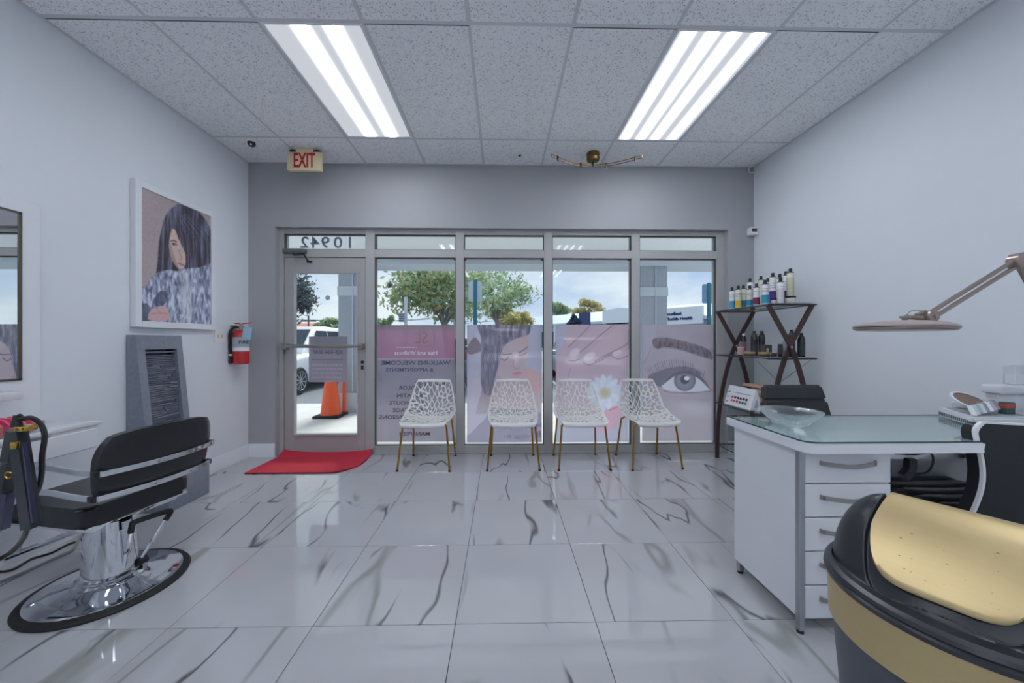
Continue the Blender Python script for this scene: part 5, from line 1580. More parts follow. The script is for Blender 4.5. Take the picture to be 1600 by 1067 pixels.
# foot pump lever: two rods and a rubber U grip behind the column
def loc_of(X, Y, Z):
    return sc.matrix_basis.inverted() @ Vector((X, Y, Z))
bm = B()
e0, e1 = loc_of(-1.80, 1.80, 0.312), loc_of(-1.785, 1.985, 0.285)
q0, q1 = loc_of(-1.855, 1.81, 0.085), loc_of(-1.85, 1.885, 0.085)
tube(bm, [q1, q1 + (e1 - q1) * 0.5, e1], 0.0075, 8); tube(bm, [q0, q0 + (e0 - q0) * 0.5, e0], 0.0075, 8)
lv = obj('pump_lever', bm, M['chrome'], sc)
bm = B(); tube(bm, [e0 + (q0 - e0) * 0.16, e0, e0 + (e1 - e0) * 0.08 + Vector((0, 0, 0.012)), e1 + (e0 - e1) * 0.08 + Vector((0, 0, 0.012)), e1, e1 + (q1 - e1) * 0.16], 0.0125, 10, 3); obj('grip', bm, M['rubber'], lv)
bm = B(); lathe(bm, [(0.02, 0), (0.02, 0.04), (0, 0.04)], 14, mtx=Matrix.Translation(q1 + Vector((-0.03, 0, 0))) @ Matrix.Rotation(PI / 2, 4, 'Y')); obj('pivot', bm, M['black'], lv)
# front footrest: two chrome tubes to a bar
bm = B(); 
for s in (-1, 1): tube(bm, [(XO + s * 0.15, -0.30, 0.33), (XO + s * 0.15, -0.40, 0.27), (XO + s * 0.15, -0.47, 0.15)], 0.011, 8, 4)
tube(bm, [(XO - 0.19, -0.47, 0.15), (XO + 0.19, -0.47, 0.15)], 0.014, 10); obj('footrest', bm, M['chrome'], sc)

# ---- floor cables
def cable(label, pts, r, m):
    t = thing('floor_cable', label, 'cable', (pts[0][0], pts[0][1], 0))
    bm = B(); tube(bm, pts, r, 8, 6); obj('cord', bm, m, t, world=True)
def fl(px, py, z=0.006):
    yc = FPX * (CAMZ - z) / (py - CY); xc = (px - CX) / FPX * yc
    return (xc * CS + yc * SN, yc * CS - xc * SN, z)
M['grey_cord'] = pmat('grey_cord', (132, 136, 142), 0.5, var=0.06, scale=30)
cable('dark cable lying on the floor behind the salon chair base', [fl(-60, 893), fl(0, 893), fl(24, 888), fl(50, 873), fl(80, 864), fl(105, 851), fl(122, 845), fl(150, 832)], 0.006, M['black'])
cable('grey cable lying on the floor in front of the dark cable', [fl(-60, 940), fl(0, 910), fl(40, 893), (*fl(95, 868)[:2], 0.006), fl(112, 860), fl(122, 846), fl(131, 834), fl(150, 822)], 0.0085, M['grey_cord'])

# ---- styling trolley just inside the left edge with a flat iron on it
tr = thing('styling_trolley', 'glass-topped trolley at the left edge holding the flat iron', 'trolley', (-1.55, 0.80, 0))
bm = B(); box(bm, -1.80, -1.262, 0.62, 0.955, 0.893, 0.899, 0.002); obj('glass_top', bm, M['shelf_glass'], tr, world=True)
bm = B(); box(bm, -1.78, -1.45, 0.62, 0.90, 0.08, 0.885, 0.004); box(bm, -1.74, -1.49, 0.66, 0.86, 0.885, 0.893); obj('body', bm, M['white_lam'], tr, world=True)
for x in (-1.76, -1.47):
    for y in (0.64, 0.88):
        bm = B(); lathe(bm, [(0.0, 0), (0.02, 0.005), (0.024, 0.03), (0.012, 0.055), (0.012, 0.08)], 12, (x, y, 0)); obj('caster', bm, M['black'], tr, world=True)
YI = 0.995
def ip(px, py, dy=0.0):
    x = X_at(px, YI + dy); return Vector((x, YI + dy, Z_at(py, x, YI + dy)))
fi = thing('flat_iron', 'black and gold hair straightener hanging open like an upside-down V', 'hair straightener', ip(28, 664))
def arm(p0, p1, w0, w1, th):
    bm = B()
    d = (p1 - p0); n = 8
    pts = [p0 + d * (k / n) for k in range(n + 1)]
    sec = [(a, b) for a, b in rrect(-0.5, 0.5, -th / 2, th / 2, 0.008, 3)]
    rings = []
    up = Vector((0, 1, 0)); s = d.cross(up).normalized()
    for k, p in enumerate(pts):
        w = w0 + (w1 - w0) * k / n
        rings.append([bm.verts.new(p + s * (a * w) + up * b) for a, b in sec])
    m = len(sec)
    for A_, B_ in zip(rings[:-1], rings[1:]):
        for i in range(m): bm.faces.new((A_[i], A_[(i + 1) % m], B_[(i + 1) % m], B_[i]))
    bm.faces.new(rings[0][::-1]); bm.faces.new(rings[-1])
    return bm
M['gold'] = pmat('polished_gold', (212, 172, 86), 0.25, 1.0, var=0.05, scale=30)
M['iron_black'] = pmat('satin_black_shell', (40, 43, 50), 0.3, var=0.1, scale=20, coat=0.3)
M['iron_plate_sheen'] = pmat('violet_plate_sheen', (84, 84, 108), 0.2, 0.7, var=0.1, scale=20)  # violet reflection put into the colour of plate and highlight strip
ra = obj('arm', arm(ip(28, 673), ip(50, 824), 0.024, 0.030, 0.026), M['iron_black'], fi, world=True)
la = obj('arm', arm(ip(24, 673, 0.012), ip(-2, 812, 0.03), 0.020, 0.023, 0.026), M['iron_black'], fi, world=True)
obj('heating_plate', arm(ip(14, 770, -0.004), ip(5, 826, -0.002), 0.012, 0.013, 0.02), M['iron_plate_sheen'], la, world=True)
obj('highlight_strip', arm(ip(38, 690, -0.010), ip(54, 816, -0.010), 0.004, 0.005, 0.010), M['iron_plate_sheen'], ra, world=True)
bm = B(); a0, a1 = ip(19, 671, -0.02), ip(36, 671, -0.02)
box(bm, a0.x, a1.x, YI - 0.019, YI + 0.012, a0.z - 0.007, a0.z + 0.007, 0.003, 2); obj('gold_collar', bm, M['gold'], fi, world=True)
bm = B(); q = ip(28, 671, -0.026); lathe(bm, [(0.004, 0), (0.004, 0.003), (0, 0.003)], 12, mtx=Matrix.Translation(q) @ Matrix.Rotation(PI / 2, 4, 'X')); obj('screw', bm, M['brass'], fi, world=True)
bm = B(); q = ip(21.5, 696, -0.02); box(bm, q.x - 0.007, q.x + 0.007, q.y - 0.004, q.y + 0.008, q.z - 0.010, q.z + 0.010, 0.003, 2); obj('gold_button', bm, M['gold'], ra, world=True)
bm = B(); q = ip(17, 741, 0.0); tube(bm, [q + Vector((0.008 * math.cos(a) + 0.001, -0.006, 0.009 * math.sin(a))) for a in np.linspace(0.6, 5.6, 12)], 0.0016, 6); obj('gold_emblem', bm, M['gold'], la, world=True)
bm = B(); lathe(bm, [(0.012, 0.0), (0.010, 0.012), (0.006, 0.03), (0, 0.03)], 12, mtx=Matrix.Translation(ip(26, 666)) ); obj('swivel', bm, M['black'], fi, world=True)
bm = B(); tube(bm, [ip(27, 657), ip(36, 654), ip(50, 653, 0.01), ip(63, 662, 0.02), ip(70, 680, 0.02), ip(66, 712, 0.02), ip(65, 740, 0.03), ip(60, 764, 0.04), ip(48, 785, 0.06), ip(44, 800, 0.06), ip(42, 826, 0.05), ip(36, 842, 0.02), ip(20, 860, -0.02), ip(0, 873, -0.06), ip(-40, 890, -0.1)], 0.0058, 8, 6); obj('power_cord', bm, M['black'], fi, world=True)
bm = B(); tube(bm, [ip(26, 660), ip(27, 651), ip(32, 648), ip(38, 655)], 0.003, 6, 5); obj('hanging_loop', bm, M['black'], fi, world=True)

# ---- ceiling and wall fittings
xs = thing('exit_sign', 'ivory EXIT sign with red letters hanging from the ceiling', 'sign', (-1.905, 3.545, ZC))
bm = B(); box(bm, -2.068, -1.742, 3.525, 3.565, 2.845, 3.025, 0.006, 2); obj('body', bm, M['ivory'], xs, world=True)
bm = B(); box(bm, -1.985, -1.825, 3.53, 3.56, 3.025, ZC, 0.003); obj('canopy', bm, M['ivory'], xs, world=True)
text('lettering', 'EXIT', 0.195, M['red_plain'], xs, frame_m((-1.905, 3.5235, 2.935), (1, 0, 0), (0, 0, 1)), 0.001, sx=0.52, bold=0.004)
for s in (-1, 1):
    bm = B(); lathe(bm, [(0.035, 0), (0.035, 0.012), (0.02, 0.016), (0, 0.016)], 16, (-1.905 + s * 0.115, 3.55, 3.026)); obj('lamp_cap', bm, M['black'], xs, world=True)
cm = thing('security_camera', 'small black dome security camera on the ceiling left of the EXIT sign', 'camera', (-2.325, 3.41, ZC))
bm = B(); lathe(bm, [(0.045, 0), (0.045, -0.012), (0.03, -0.016)], 24); obj('base', bm, M['white_plastic'], cm)
bm = B(); lathe(bm, [(0.033, -0.014), (0.033, -0.03), (0.024, -0.046), (0.01, -0.053), (0, -0.054)], 24); obj('dome', bm, M['black'], cm)
bm = B(); lathe(bm, [(0.008, 0), (0.008, 0.004), (0, 0.004)], 12, mtx=Matrix.Translation((0.012, -0.024, -0.042)) @ Matrix.Rotation(math.radians(130), 4, 'X')); obj('lens', bm, M['chrome'], cm)
jb = thing('ceiling_wire', 'loose wire stub hanging from a ceiling hole between the lights', 'wire', (0.10, 3.62, ZC))
bm = B(); lathe(bm, [(0.05, 0), (0.048, -0.005), (0.0, -0.006)], 20); obj('cover_plate', bm, M['white_plastic'], jb)
bm = B(); tube(bm, [(-0.03, 0, -0.004), (-0.02, -0.01, -0.035), (0.01, -0.015, -0.05), (0.035, -0.01, -0.03), (0.05, -0.01, -0.008), (0.075, -0.01, -0.002)], 0.004, 6, 5); obj('wire', bm, M['white_plastic'], jb)
bm = B(); tube(bm, [(0.06, -0.01, -0.012), (0.085, -0.01, -0.008)], 0.009, 8); obj('wire_nut', bm, M['black'], jb)
tk = thing('track_light', 'brass four-lamp curved rail light on the ceiling in front of the windows', 'light', (0.895, 3.57, ZC))
bm = B(); lathe(bm, [(0.062, 0), (0.064, -0.02), (0.060, -0.024), (0.060, -0.045), (0.064, -0.05), (0.058, -0.075), (0.03, -0.082), (0, -0.082)], 28); obj('canopy', bm, M['brass'], tk)
bm = B(); tube(bm, [(0, 0, -0.08), (0, 0, -0.125)], 0.008, 8); obj('stem', bm, M['black'], tk)
def rail_pt(a, dz): return Vector((a * 0.43, 0.02 - 0.17 * a * a, -0.10 + dz + 0.012 * a * a))
for dz in (0.0, -0.024):
    bm = B(); tube(bm, [rail_pt(-1 + k / 10, dz) for k in range(21)], 0.0042, 6); obj('rail', bm, M['brass'], tk)
for a, ang_ in ((-0.85, 0.5), (-0.28, 0.1), (0.30, 0.1), (0.88, -0.6)):
    p = rail_pt(a, -0.012)
    bm = B(); box(bm, p.x - 0.008, p.x + 0.008, p.y - 0.01, p.y + 0.01, p.z - 0.028, p.z + 0.022, 0.003); cl = obj('lamp_clamp', bm, M['black'], tk)
    bm = B(); T = Matrix.Translation((p.x, p.y - 0.008, p.z - 0.024)) @ Matrix.Rotation(ang_, 4, 'Y')
    lathe(bm, [(0.0, -0.032), (0.012, -0.030), (0.016, -0.02), (0.008, -0.004), (0.006, 0.004)], 16, mtx=T); obj('bulb', bm, M['acrylic'], cl)
bm = B()
for a in (-1, 1):
    p0, p1 = rail_pt(a, 0), rail_pt(a, -0.024); tube(bm, [p0, p1], 0.004, 6)
obj('rail_end', bm, M['brass'], tk)
th_ = thing('motion_sensor', 'small white sensor box high in the right back corner', 'sensor', (2.655, 3.79, 2.3))
zc = Z_at(361, 2.65, 3.78)
bm = B(); box(bm, 2.612, 2.690, 3.765, 3.83, zc - 0.04, zc + 0.04, 0.006, 2); obj('case', bm, M['white_plastic'], th_, world=True)
bm = B(); box(bm, 2.622, 2.676, 3.762, 3.766, zc - 0.01, zc + 0.025, 0.001); obj('window', bm, M['leather_grey'], th_, world=True)
lp = thing('cable_loop', 'white cable loop at the ceiling in the right back corner', 'cable', (2.64, 3.78, ZC))
bm = B(); tube(bm, [Vector((2.67, 3.80, 3.055)), Vector((2.60, 3.74, 3.035)), Vector((2.59, 3.77, 3.005)), Vector((2.64, 3.80, 2.985)), Vector((2.675, 3.81, 3.0)), Vector((2.685, 3.815, 2.90))], 0.006, 6, 6); obj('cord', bm, M['white_plastic'], lp, world=True)

# ================================================================== RIGHT SIDE OF THE ROOM
# ---- etagere with curved X legs and glass shelves
et = thing('etagere', 'dark curved X-leg shelf unit with glass shelves in the right back corner', 'shelf unit', (2.40, 3.34, 0))
EX0, EX1, EY0, EY1 = 2.215, 2.60, 2.97, 3.72
TOPZ = 1.515
ZS = (1.515, 1.066, 0.572, 0.14)
def leg_curve(s, y):
    """from one top corner through the crossing to the opposite foot"""
    xm = (EX0 + EX1) / 2; h = (EX1 - EX0) / 2
    pts = [(xm + s * h, y, TOPZ - 0.008), (xm + s * h * 0.62, y, TOPZ - 0.14), (xm, y, 1.155), (xm - s * h * 0.34, y, 0.98), (xm - s * h * 0.68, y, 0.72), (xm - s * h * 0.90, y, 0.42), (xm - s * h * 0.97, y, 0.18), (xm - s * h * 0.98, y, 0.0)]
    return smooth_path(pts, 5)
for y in (EY0 + 0.02, EY1 - 0.02):
    for s in (-1, 1):
        bm = B(); sweep(bm, leg_curve(s, y + s * 0.008), rect(0.016, 0.036), up=(1, 0, 0.3))
        obj('leg', bm, M['wood'], et, world=True)
    bm = B(); T = Matrix.Translation(((EX0 + EX1) / 2, y, 1.155)) @ Matrix.Rotation(PI / 2, 4, 'X'); lathe(bm, [(0.011, -0.02), (0.011, 0.02)], 12, mtx=T); obj('pivot_bolt', bm, M['nickel'], et, world=True)
EXP = ((0, 0), (0.0, 0.0), (0.0, 0.0), (0.0, 0.0))
for k, z in enumerate(ZS):
    bm = B(); box(bm, EX0 + 0.012, EX1 - 0.012, EY0 - 0.02, EY1 + 0.02, z + 0.001, z + 0.008); g = obj('glass_shelf', bm, M['shelf_glass'], et, world=True, smooth=False)
    bm = B()
    for y in (EY0, EY1):
        tube(bm, [(EX0 - 0.008, y, z - 0.007), (EX1 + 0.008, y, z - 0.007)], 0.007, 8)
    for x in (EX0 + 0.004, EX1 - 0.004):
        tube(bm, [(x, EY0 - 0.02, z - 0.007), (x, EY1 + 0.02, z - 0.007)], 0.0055, 8)
    obj('shelf_rail', bm, M['leather_grey'], et, world=True)
bm = B(); tube(bm, [(EX1 - 0.01, EY0 + 0.02, 1.05), (EX1 - 0.01, EY1 - 0.02, 0.58)], 0.0035, 6); tube(bm, [(EX1 - 0.014, EY1 - 0.02, 1.05), (EX1 - 0.014, EY0 + 0.02, 0.58)], 0.0035, 6)
obj('brace_rod', bm, M['steel'], et, world=True)

M['cream_bottle'] = pmat('cream_bottle_plastic', (222, 220, 206), 0.35, var=0.03, scale=30)
M['white_bottle'] = pmat('white_bottle_plastic', (232, 234, 236), 0.3, var=0.02, scale=30)
col_cache = {}
def colmat(rgb):
    k = tuple(rgb)
    if k not in col_cache: col_cache[k] = pmat('label_colour_%d' % len(col_cache), rgb, 0.4, var=0.06, scale=40)
    return col_cache[k]
for _n, _c in (('teal', (46, 140, 176)), ('yellow', (222, 182, 56)), ('maroon', (122, 46, 86)), ('purple', (98, 62, 150)), ('black', (32, 32, 36))): pass
def bottle(label, px, pytop, X, zb, rgb, body, frac=0.42, r=0.025, name='bottle', group=None, cap=None, Y=None, shape='round'):
    y = Y if Y is not None else Y_at(px, X)
    h = Z_at(pytop, X, y) - zb
    t = thing(name, label, 'bottle', (X, y, zb), 0, group)
    hb = h - 0.040 if shape == 'round' else h - 0.022
    if shape == 'round':
        prof = [(r * 0.92, 0), (r, 0.004), (r, hb - 0.004), (r * 0.93, hb), (r * 0.55, hb + 0.006), (r * 0.38, hb + 0.010), (r * 0.38, hb + 0.014)]
    else:
        prof = [(r * 0.92, 0), (r, 0.004), (r, hb - 0.03), (r * 0.7, hb - 0.008), (r * 0.45, hb), (r * 0.42, hb + 0.004)]
    bm = B(); lathe(bm, prof, 22); obj('body', bm, body, t)
    if rgb:
        bm = B(); lathe(bm, [(r + 0.0006, 0.008), (r + 0.0006, 0.008 + (hb - 0.02) * frac)], 22, cap=False); obj('label_band', bm, colmat(rgb), t)
    bm = B()
    if shape == 'round':
        lathe(bm, [(r * 0.97, hb - 0.0005), (r * 0.9, hb + 0.006), (r * 0.5, hb + 0.009)], 22)
        lathe(bm, [(r * 0.5, hb + 0.008), (r * 0.5, hb + 0.034), (r * 0.42, hb + 0.04), (0, hb + 0.04)], 16)
    else:
        lathe(bm, [(r * 0.5, hb + 0.002), (r * 0.5, hb + 0.02), (0, hb + 0.022)], 16)
    obj('cap', bm, cap or M['black'], t)
    # thin printed lines
    if rgb:
        bm = B()
        for k in range(3):
            z = hb * (0.62 + 0.08 * k)
            lathe(bm, [(r + 0.0005, z), (r + 0.0005, z + 0.002)], 22, cap=False)
        o = obj('fine_print', bm, M['leather_grey'], t); o['kind'] = 'stuff'
    return t
ZT = ZS[0] + 0.0085
top_row = [
    ('white bottle with light blue base, first in the front row by the window end', 1144, 449, 2.275, (70, 160, 196), M['white_bottle'], 0.45),
    ('cream bottle with yellow base, second in the front row of the top shelf', 1153.5, 446.5, 2.275, (222, 178, 50), M['cream_bottle'], 0.40),
    ('cream bottle with teal base standing behind the yellow one on the top shelf', 1161.5, 445.5, 2.34, (40, 124, 160), M['cream_bottle'], 0.40),
    ('cream bottle with blue base, right of the yellow one in the front row', 1171.5, 446, 2.28, (48, 140, 180), M['cream_bottle'], 0.40),
    ('white bottle with maroon base in the front row of the top shelf', 1182, 443, 2.275, (120, 44, 84), M['white_bottle'], 0.46),
    ('white bottle with turquoise base, right of the maroon one', 1195.5, 437.5, 2.275, (52, 158, 190), M['white_bottle'], 0.48),
    ('tall white bottle with dark label in the back row behind the blue one', 1172, 435, 2.46, None, M['white_bottle'], 0.3),
    ('tall cream bottle in the back row behind the maroon one', 1189, 431.5, 2.46, None, M['cream_bottle'], 0.3),
    ('cream bottle half hidden in the back row behind the turquoise one', 1200, 434.5, 2.50, None, M['cream_bottle'], 0.3),
    ('tall white bottle with violet base in the back row of the top shelf', 1207.5, 426.5, 2.44, (98, 60, 156), M['white_bottle'], 0.52),
    ('tall white bottle in the back row behind the pale multicoloured one', 1218.5, 428.0, 2.41, None, M['white_bottle'], 0.3),
    ('pale bottle with faint pink and blue print near the right end', 1219.5, 434.0, 2.355, (214, 206, 214), M['white_bottle'], 0.75),
]
for lab, px, pyt, X, rgb, body, fr in top_row:
    bottle(lab, px, pyt, X, ZT, rgb, body, fr, 0.0255, group='hair care bottles on the top shelf')
# jar near the end with a tall bottle on it, and a small jar between
def jar(label, X, Y, zb, r, h, body, lid, lidh=0.016, name='jar', group=None):
    t = thing(name, label, 'jar', (X, Y, zb), 0, group)
    bm = B(); lathe(bm, [(r * 0.95, 0), (r, 0.004), (r, h - lidh)], 26); obj('body', bm, body, t)
    bm = B(); lathe(bm, [(r * 1.04, h - lidh), (r * 1.04, h - 0.002), (r * 1.0, h), (0, h)], 26); obj('lid', bm, lid, t)
    return t
yj = Y_at(1235, 2.44)
jar('wide cream jar with black lid at the right end of the top shelf', 2.44, yj, ZT, 0.037, 0.062, M['cream_bottle'], M['black'])
jar('small cream jar with black lid below the violet bottle', 2.345, Y_at(1209.5, 2.345), ZT, 0.024, 0.05, M['cream_bottle'], M['black'])
bottle('tall cream bottle standing on the wide jar at the shelf end', 1234.5, 419.5, 2.44, ZT + 0.0625, (206, 204, 176), M['cream_bottle'], 0.8, 0.0255, Y=yj)
bottle('white bottle with dark blue base behind the wide jar', 1228, 424, 2.52, ZT, (60, 64, 110), M['white_bottle'], 0.5, 0.0255)
# second shelf
ZM = ZS[1] + 0.0085
M['black_bottle'] = pmat('black_bottle_plastic', (34, 34, 40), 0.25, var=0.1, scale=30, coat=0.3)
M['gold_dish'] = pmat('gilt_lid', (196, 170, 122), 0.35, 0.8, var=0.1, scale=30)
bottle('dark bottle with pink label behind the far leg crossing', 1162, 521, 2.42, ZM, (150, 108, 118), M['black_bottle'], 0.7, 0.026, shape='flask', cap=M['white_plastic'])
bottle('black bottle with white cap in the middle of the second shelf, left of a pair', 1178.5, 517, 2.40, ZM, (58, 60, 66), M['black_bottle'], 0.5, 0.029, shape='flask')
bottle('black bottle with white cap behind the gold-rimmed box, right of a pair', 1190.5, 517, 2.46, ZM, (58, 60, 66), M['black_bottle'], 0.5, 0.027, shape='flask')
bottle('black bottle on the second shelf hidden behind the near leg crossing', 1237, 515, 2.46, ZM, None, M['black_bottle'], 0.5, 0.026, shape='flask')
bottle('dark green-black bottle at the right end of the second shelf', 1252, 520, 2.53, ZM, (40, 60, 62), M['black_bottle'], 0.7, 0.027, shape='flask')
t = thing('carton', 'small dark square carton with pale print on the second shelf', 'carton', (2.37, Y_at(1197, 2.37), ZM + 0.012), 0.2)
M['carton_dark'] = pmat('dark_carton', (70, 66, 64), 0.5, var=0.2, scale=40); M['carton_pale'] = pmat('pale_carton_print', (190, 180, 160), 0.5, var=0.1, scale=40)
bm = B(); box(bm, -0.038, 0.038, -0.025, 0.025, 0, 0.085, 0.002); obj('box', bm, M['carton_dark'], t)
bm = B(); box(bm, -0.024, 0.0, -0.0265, -0.025, 0.02, 0.055); obj('print', bm, M['carton_pale'], t, smooth=False)
def tube_item(label, px, X, h, r, mat, capm):
    t = thing('cosmetic_tube', label, 'tube', (X, Y_at(px, X), ZM))
    bm = B(); lathe(bm, [(r * 0.8, 0), (r * 0.8, 0.022), (0, 0.022)], 18); obj('cap', bm, capm, t)
    bm = B(); n = 18; rings = []
    for k in range(9):
        q = k / 8; z = 0.022 + (h - 0.022) * q
        rings.append([bm.verts.new((r * (1 + 0.12 * q) * math.cos(2 * PI * i / n), r * (1 - 0.88 * q ** 2) * math.sin(2 * PI * i / n), z)) for i in range(n)])
    for a, b in zip(rings[:-1], rings[1:]):
        for i in range(n): bm.faces.new((a[i], a[(i + 1) % n], b[(i + 1) % n], b[i]))
    bm.faces.new(rings[0][::-1]); bm.faces.new(rings[-1]); obj('body', bm, mat, t)
M['tube_blue'] = pmat('pale_blue_tube', (176, 190, 212), 0.35, var=0.04, scale=30)
tube_item('short dark tube standing left of the pale blue one', 1219, 2.38, 0.105, 0.018, M['carton_dark'], M['black'])
tube_item('pale blue tube standing on its cap by the near leg crossing', 1227, 2.43, 0.135, 0.021, M['tube_blue'], M['steel'])
jar('small pinkish jar at the far end of the second shelf', 2.30, Y_at(1157, 2.30), ZM, 0.026, 0.075, pmat('pink_paper_jar', (188, 160, 158), 0.5, var=0.15, scale=60), M['carton_pale'])
jar('flat gilt tin near the far end of the second shelf', 2.31, Y_at(1171, 2.31), ZM, 0.045, 0.030, M['carton_dark'], M['gold_dish'], 0.018, name='tin')
jar('flat gilt tin in front of the dark carton', 2.30, Y_at(1194, 2.30), ZM, 0.045, 0.034, M['carton_dark'], M['gold_dish'], 0.018, name='tin')
jar('small dark brown tin at the front of the second shelf', 2.30, Y_at(1209, 2.30), ZM, 0.022, 0.032, M['wood'], M['wood'], 0.012, name='tin')
# third shelf: colour card tent, folded cloth, flower
ZL = ZS[2] + 0.0085
cd = thing('colour_card', 'white tent display with rows of coloured nail swatches on the third shelf', 'display', (2.285, 3.42, ZL))
bm = B()
q0, q1 = 3.60, 3.22
def tri(y, zt=0.185): return [(2.225, ZL), (2.345, ZL), (2.290, ZL + zt), (2.280, ZL + zt)]
prism(bm, tri(0), q1, q0, 'XZ'); obj('tent', bm, M['white_plastic'], cd, world=True, smooth=False)
sl = (Vector((2.280, 0, ZL + 0.185)) - Vector((2.225, 0, ZL))).normalized()
base = Vector((2.225, 0, ZL)) - Vector((sl.z, 0, -sl.x)) * 0.0012
FM = lambda y, h: frame_m(base + sl * h + Vector((0, y, 0)), (0, -1, 0), sl)
cols_sw = [(190, 70, 90), (150, 40, 60), (96, 44, 70), (70, 44, 66), (60, 40, 60), (44, 34, 50), (214, 120, 120), (196, 92, 110), (172, 88, 120), (120, 80, 110), (80, 120, 130), (84, 148, 140)]
for k, rgb in enumerate(cols_sw):
    bm = B(); prism(bm, rrect(-0.014, 0.014, -0.011, 0.011, 0.005, 2), 0, 0.0015, 'XY', mtx=FM(3.50 - (k % 6) * 0.040, 0.085 - 0.036 * (k // 6))); obj('swatch', bm, colmat(rgb), cd, world=True)
bm = B()
for k in range(3): prism(bm, [(-0.045, -0.012), (0.0, -0.014), (0.03, 0.0), (0.045, 0.012), (0.0, 0.01)], 0, 0.001, 'XY', mtx=FM(3.57, 0.03 + 0.05 * k) @ Matrix.Scale(0.45, 4))
obj('drawn_mark', bm, M['leather_grey'], cd, world=True, smooth=False)
bm = B(); box(bm, 0, 1, 0, 1, 0, 1, mtx=FM(3.48, 0.128) @ Matrix.Diagonal((0.22, 0.010, 0.001, 1))); obj('title_bar', bm, M['tube_blue'], cd, world=True, smooth=False)
bm = B(); prism(bm, [(2.262, ZL + 0.02), (2.308, ZL + 0.02), (2.286, ZL + 0.10)], q1 - 0.002, q1 - 0.0005, 'XZ'); obj('end_print', bm, M['tube_blue'], cd, world=True, smooth=False)
bm = B(); lathe(bm, [(0.02, -0.05), (0.026, -0.042), (0.026, -0.012), (0.0, -0.0095)], 14, (2.235, 3.13, ZL)); 
kn = obj('bracket_knob', bm, M['black'], et, world=True)
M['peach'] = pmat('peach_cloth', (214, 170, 150), 0.8, var=0.15, scale=30, bump=0.3); M['peach2'] = pmat('cream_cloth', (216, 204, 178), 0.8, var=0.1, scale=30, bump=0.3)
cl = thing('folded_cloth', 'peach and cream folded cloths stacked behind the colour card', 'cloth', (2.47, 3.45, ZL))
for k, (mm, x0, x1, y0, y1, z0, z1) in enumerate(((M['peach'], 2.40, 2.54, 3.25, 3.62, 0.0, 0.12), (M['peach2'], 2.42, 2.56, 3.12, 3.50, 0.12, 0.172), (M['peach'], 2.40, 2.53, 3.30, 3.60, 0.172, 0.205))):
    bm = B(); box(bm, x0, x1, y0, y1, ZL + z0, ZL + z1, 0.02, 3); obj('fold', bm, mm, cl, world=True)
fw = thing('silk_flower', 'red and cream silk flower in a pot behind the near legs', 'flower', (2.50, 3.07, ZL))
M['petal_red'] = pmat('red_petal', (200, 52, 62), 0.6, var=0.15, scale=30); M['petal_cream'] = pmat('cream_petal', (222, 196, 176), 0.6, var=0.1, scale=30)
bm = B(); lathe(bm, [(0.035, 0), (0.05, 0.09), (0.045, 0.09), (0.03, 0.01)], 18, cap=False); lathe(bm, [(0.046, 0.075), (0, 0.075)], 18, cap=False); obj('pot', bm, M['white_plastic'], fw)
bm = B(); tube(bm, [(0, 0, 0.07), (0.004, 0, 0.17)], 0.004, 6); obj('stem', bm, pmat('green_stem', (70, 104, 66), 0.6, var=0.1), fw)
for k in range(12):
    a = 2 * PI * k / 12 * 2.4; rr = 0.014 + 0.0022 * k
    T = Matrix.Translation((rr * math.cos(a), rr * math.sin(a), 0.185 + 0.012 * math.cos(k))) @ Matrix.Rotation(a, 4, 'Z') @ Matrix.Rotation(0.5 + 0.05 * k, 4, 'Y') @ Matrix.Diagonal((1.0, 0.8, 0.35, 1))
    bm = B(); bmesh.ops.create_uvsphere(bm, u_segments=8, v_segments=5, radius=0.026, matrix=T); obj('petal', bm, M['petal_red'] if k % 4 else M['petal_cream'], fw)

# ---- manicure desk
DXl, DXr, DYf, DYb, DZ = 1.197, 2.63, 1.405, 1.915, 0.810
dk = thing('manicure_desk', 'white manicure desk with five drawers and glass-covered marble top', 'desk', (1.9, 1.66, 0))
M['desk_marble'] = pmat('grey_green_marble', (208, 220, 223), 0.3, var=0.2, scale=9, stretch=(0.25, 2.4, 1))
poly = [(DXr, DYb), (DXl, DYb)] + [(DXl + 0.05 - 0.05 * math.sin(a), DYf + 0.05 - 0.05 * math.cos(a)) for a in np.linspace(PI / 2, 0, 7)] + [(DXr, DYf)]
bm = B(); prism(bm, poly, DZ - 0.047, DZ - 0.0105, 'XY'); obj('worktop', bm, M['white_lam'], dk, world=True)
def inset(p, d):
    cx, cy = (DXl + DXr) / 2, (DYf + DYb) / 2
    return [(x + (d if x < cx else -d), y + (d if y < cy else -d)) for x, y in p]
bm = B(); prism(bm, inset(poly, 0.003), DZ - 0.0105, DZ - 0.0068, 'XY'); obj('marble_sheet', bm, M['desk_marble'], dk, world=True)
M['desk_glass'] = glass_pane_mat('desk_glass', (0.95, 0.985, 0.98), 1.0)
bm = B(); prism(bm, poly, DZ - 0.0055, DZ, 'XY')
M['glass_edge'] = pmat('dark_glass_edge', (36, 62, 64), 0.1, var=0.1, scale=20)
gt = obj('glass_top', bm, M['desk_glass'], dk, world=True, smooth=False)
gt.data.materials.append(M['glass_edge'])
for p in gt.data.polygons:
    if abs(p.normal.z) < 0.5: p.material_index = 1
PX0, PX1, PYf, PYb, PZ0 = 1.229, 1.612, 1.48, 1.90, 0.058
bm = B(); box(bm, PX0, PX0 + 0.018, PYf + 0.012, PYb, PZ0, DZ - 0.047, 0.001); obj('side_panel', bm, M['white_lam'], dk, world=True)
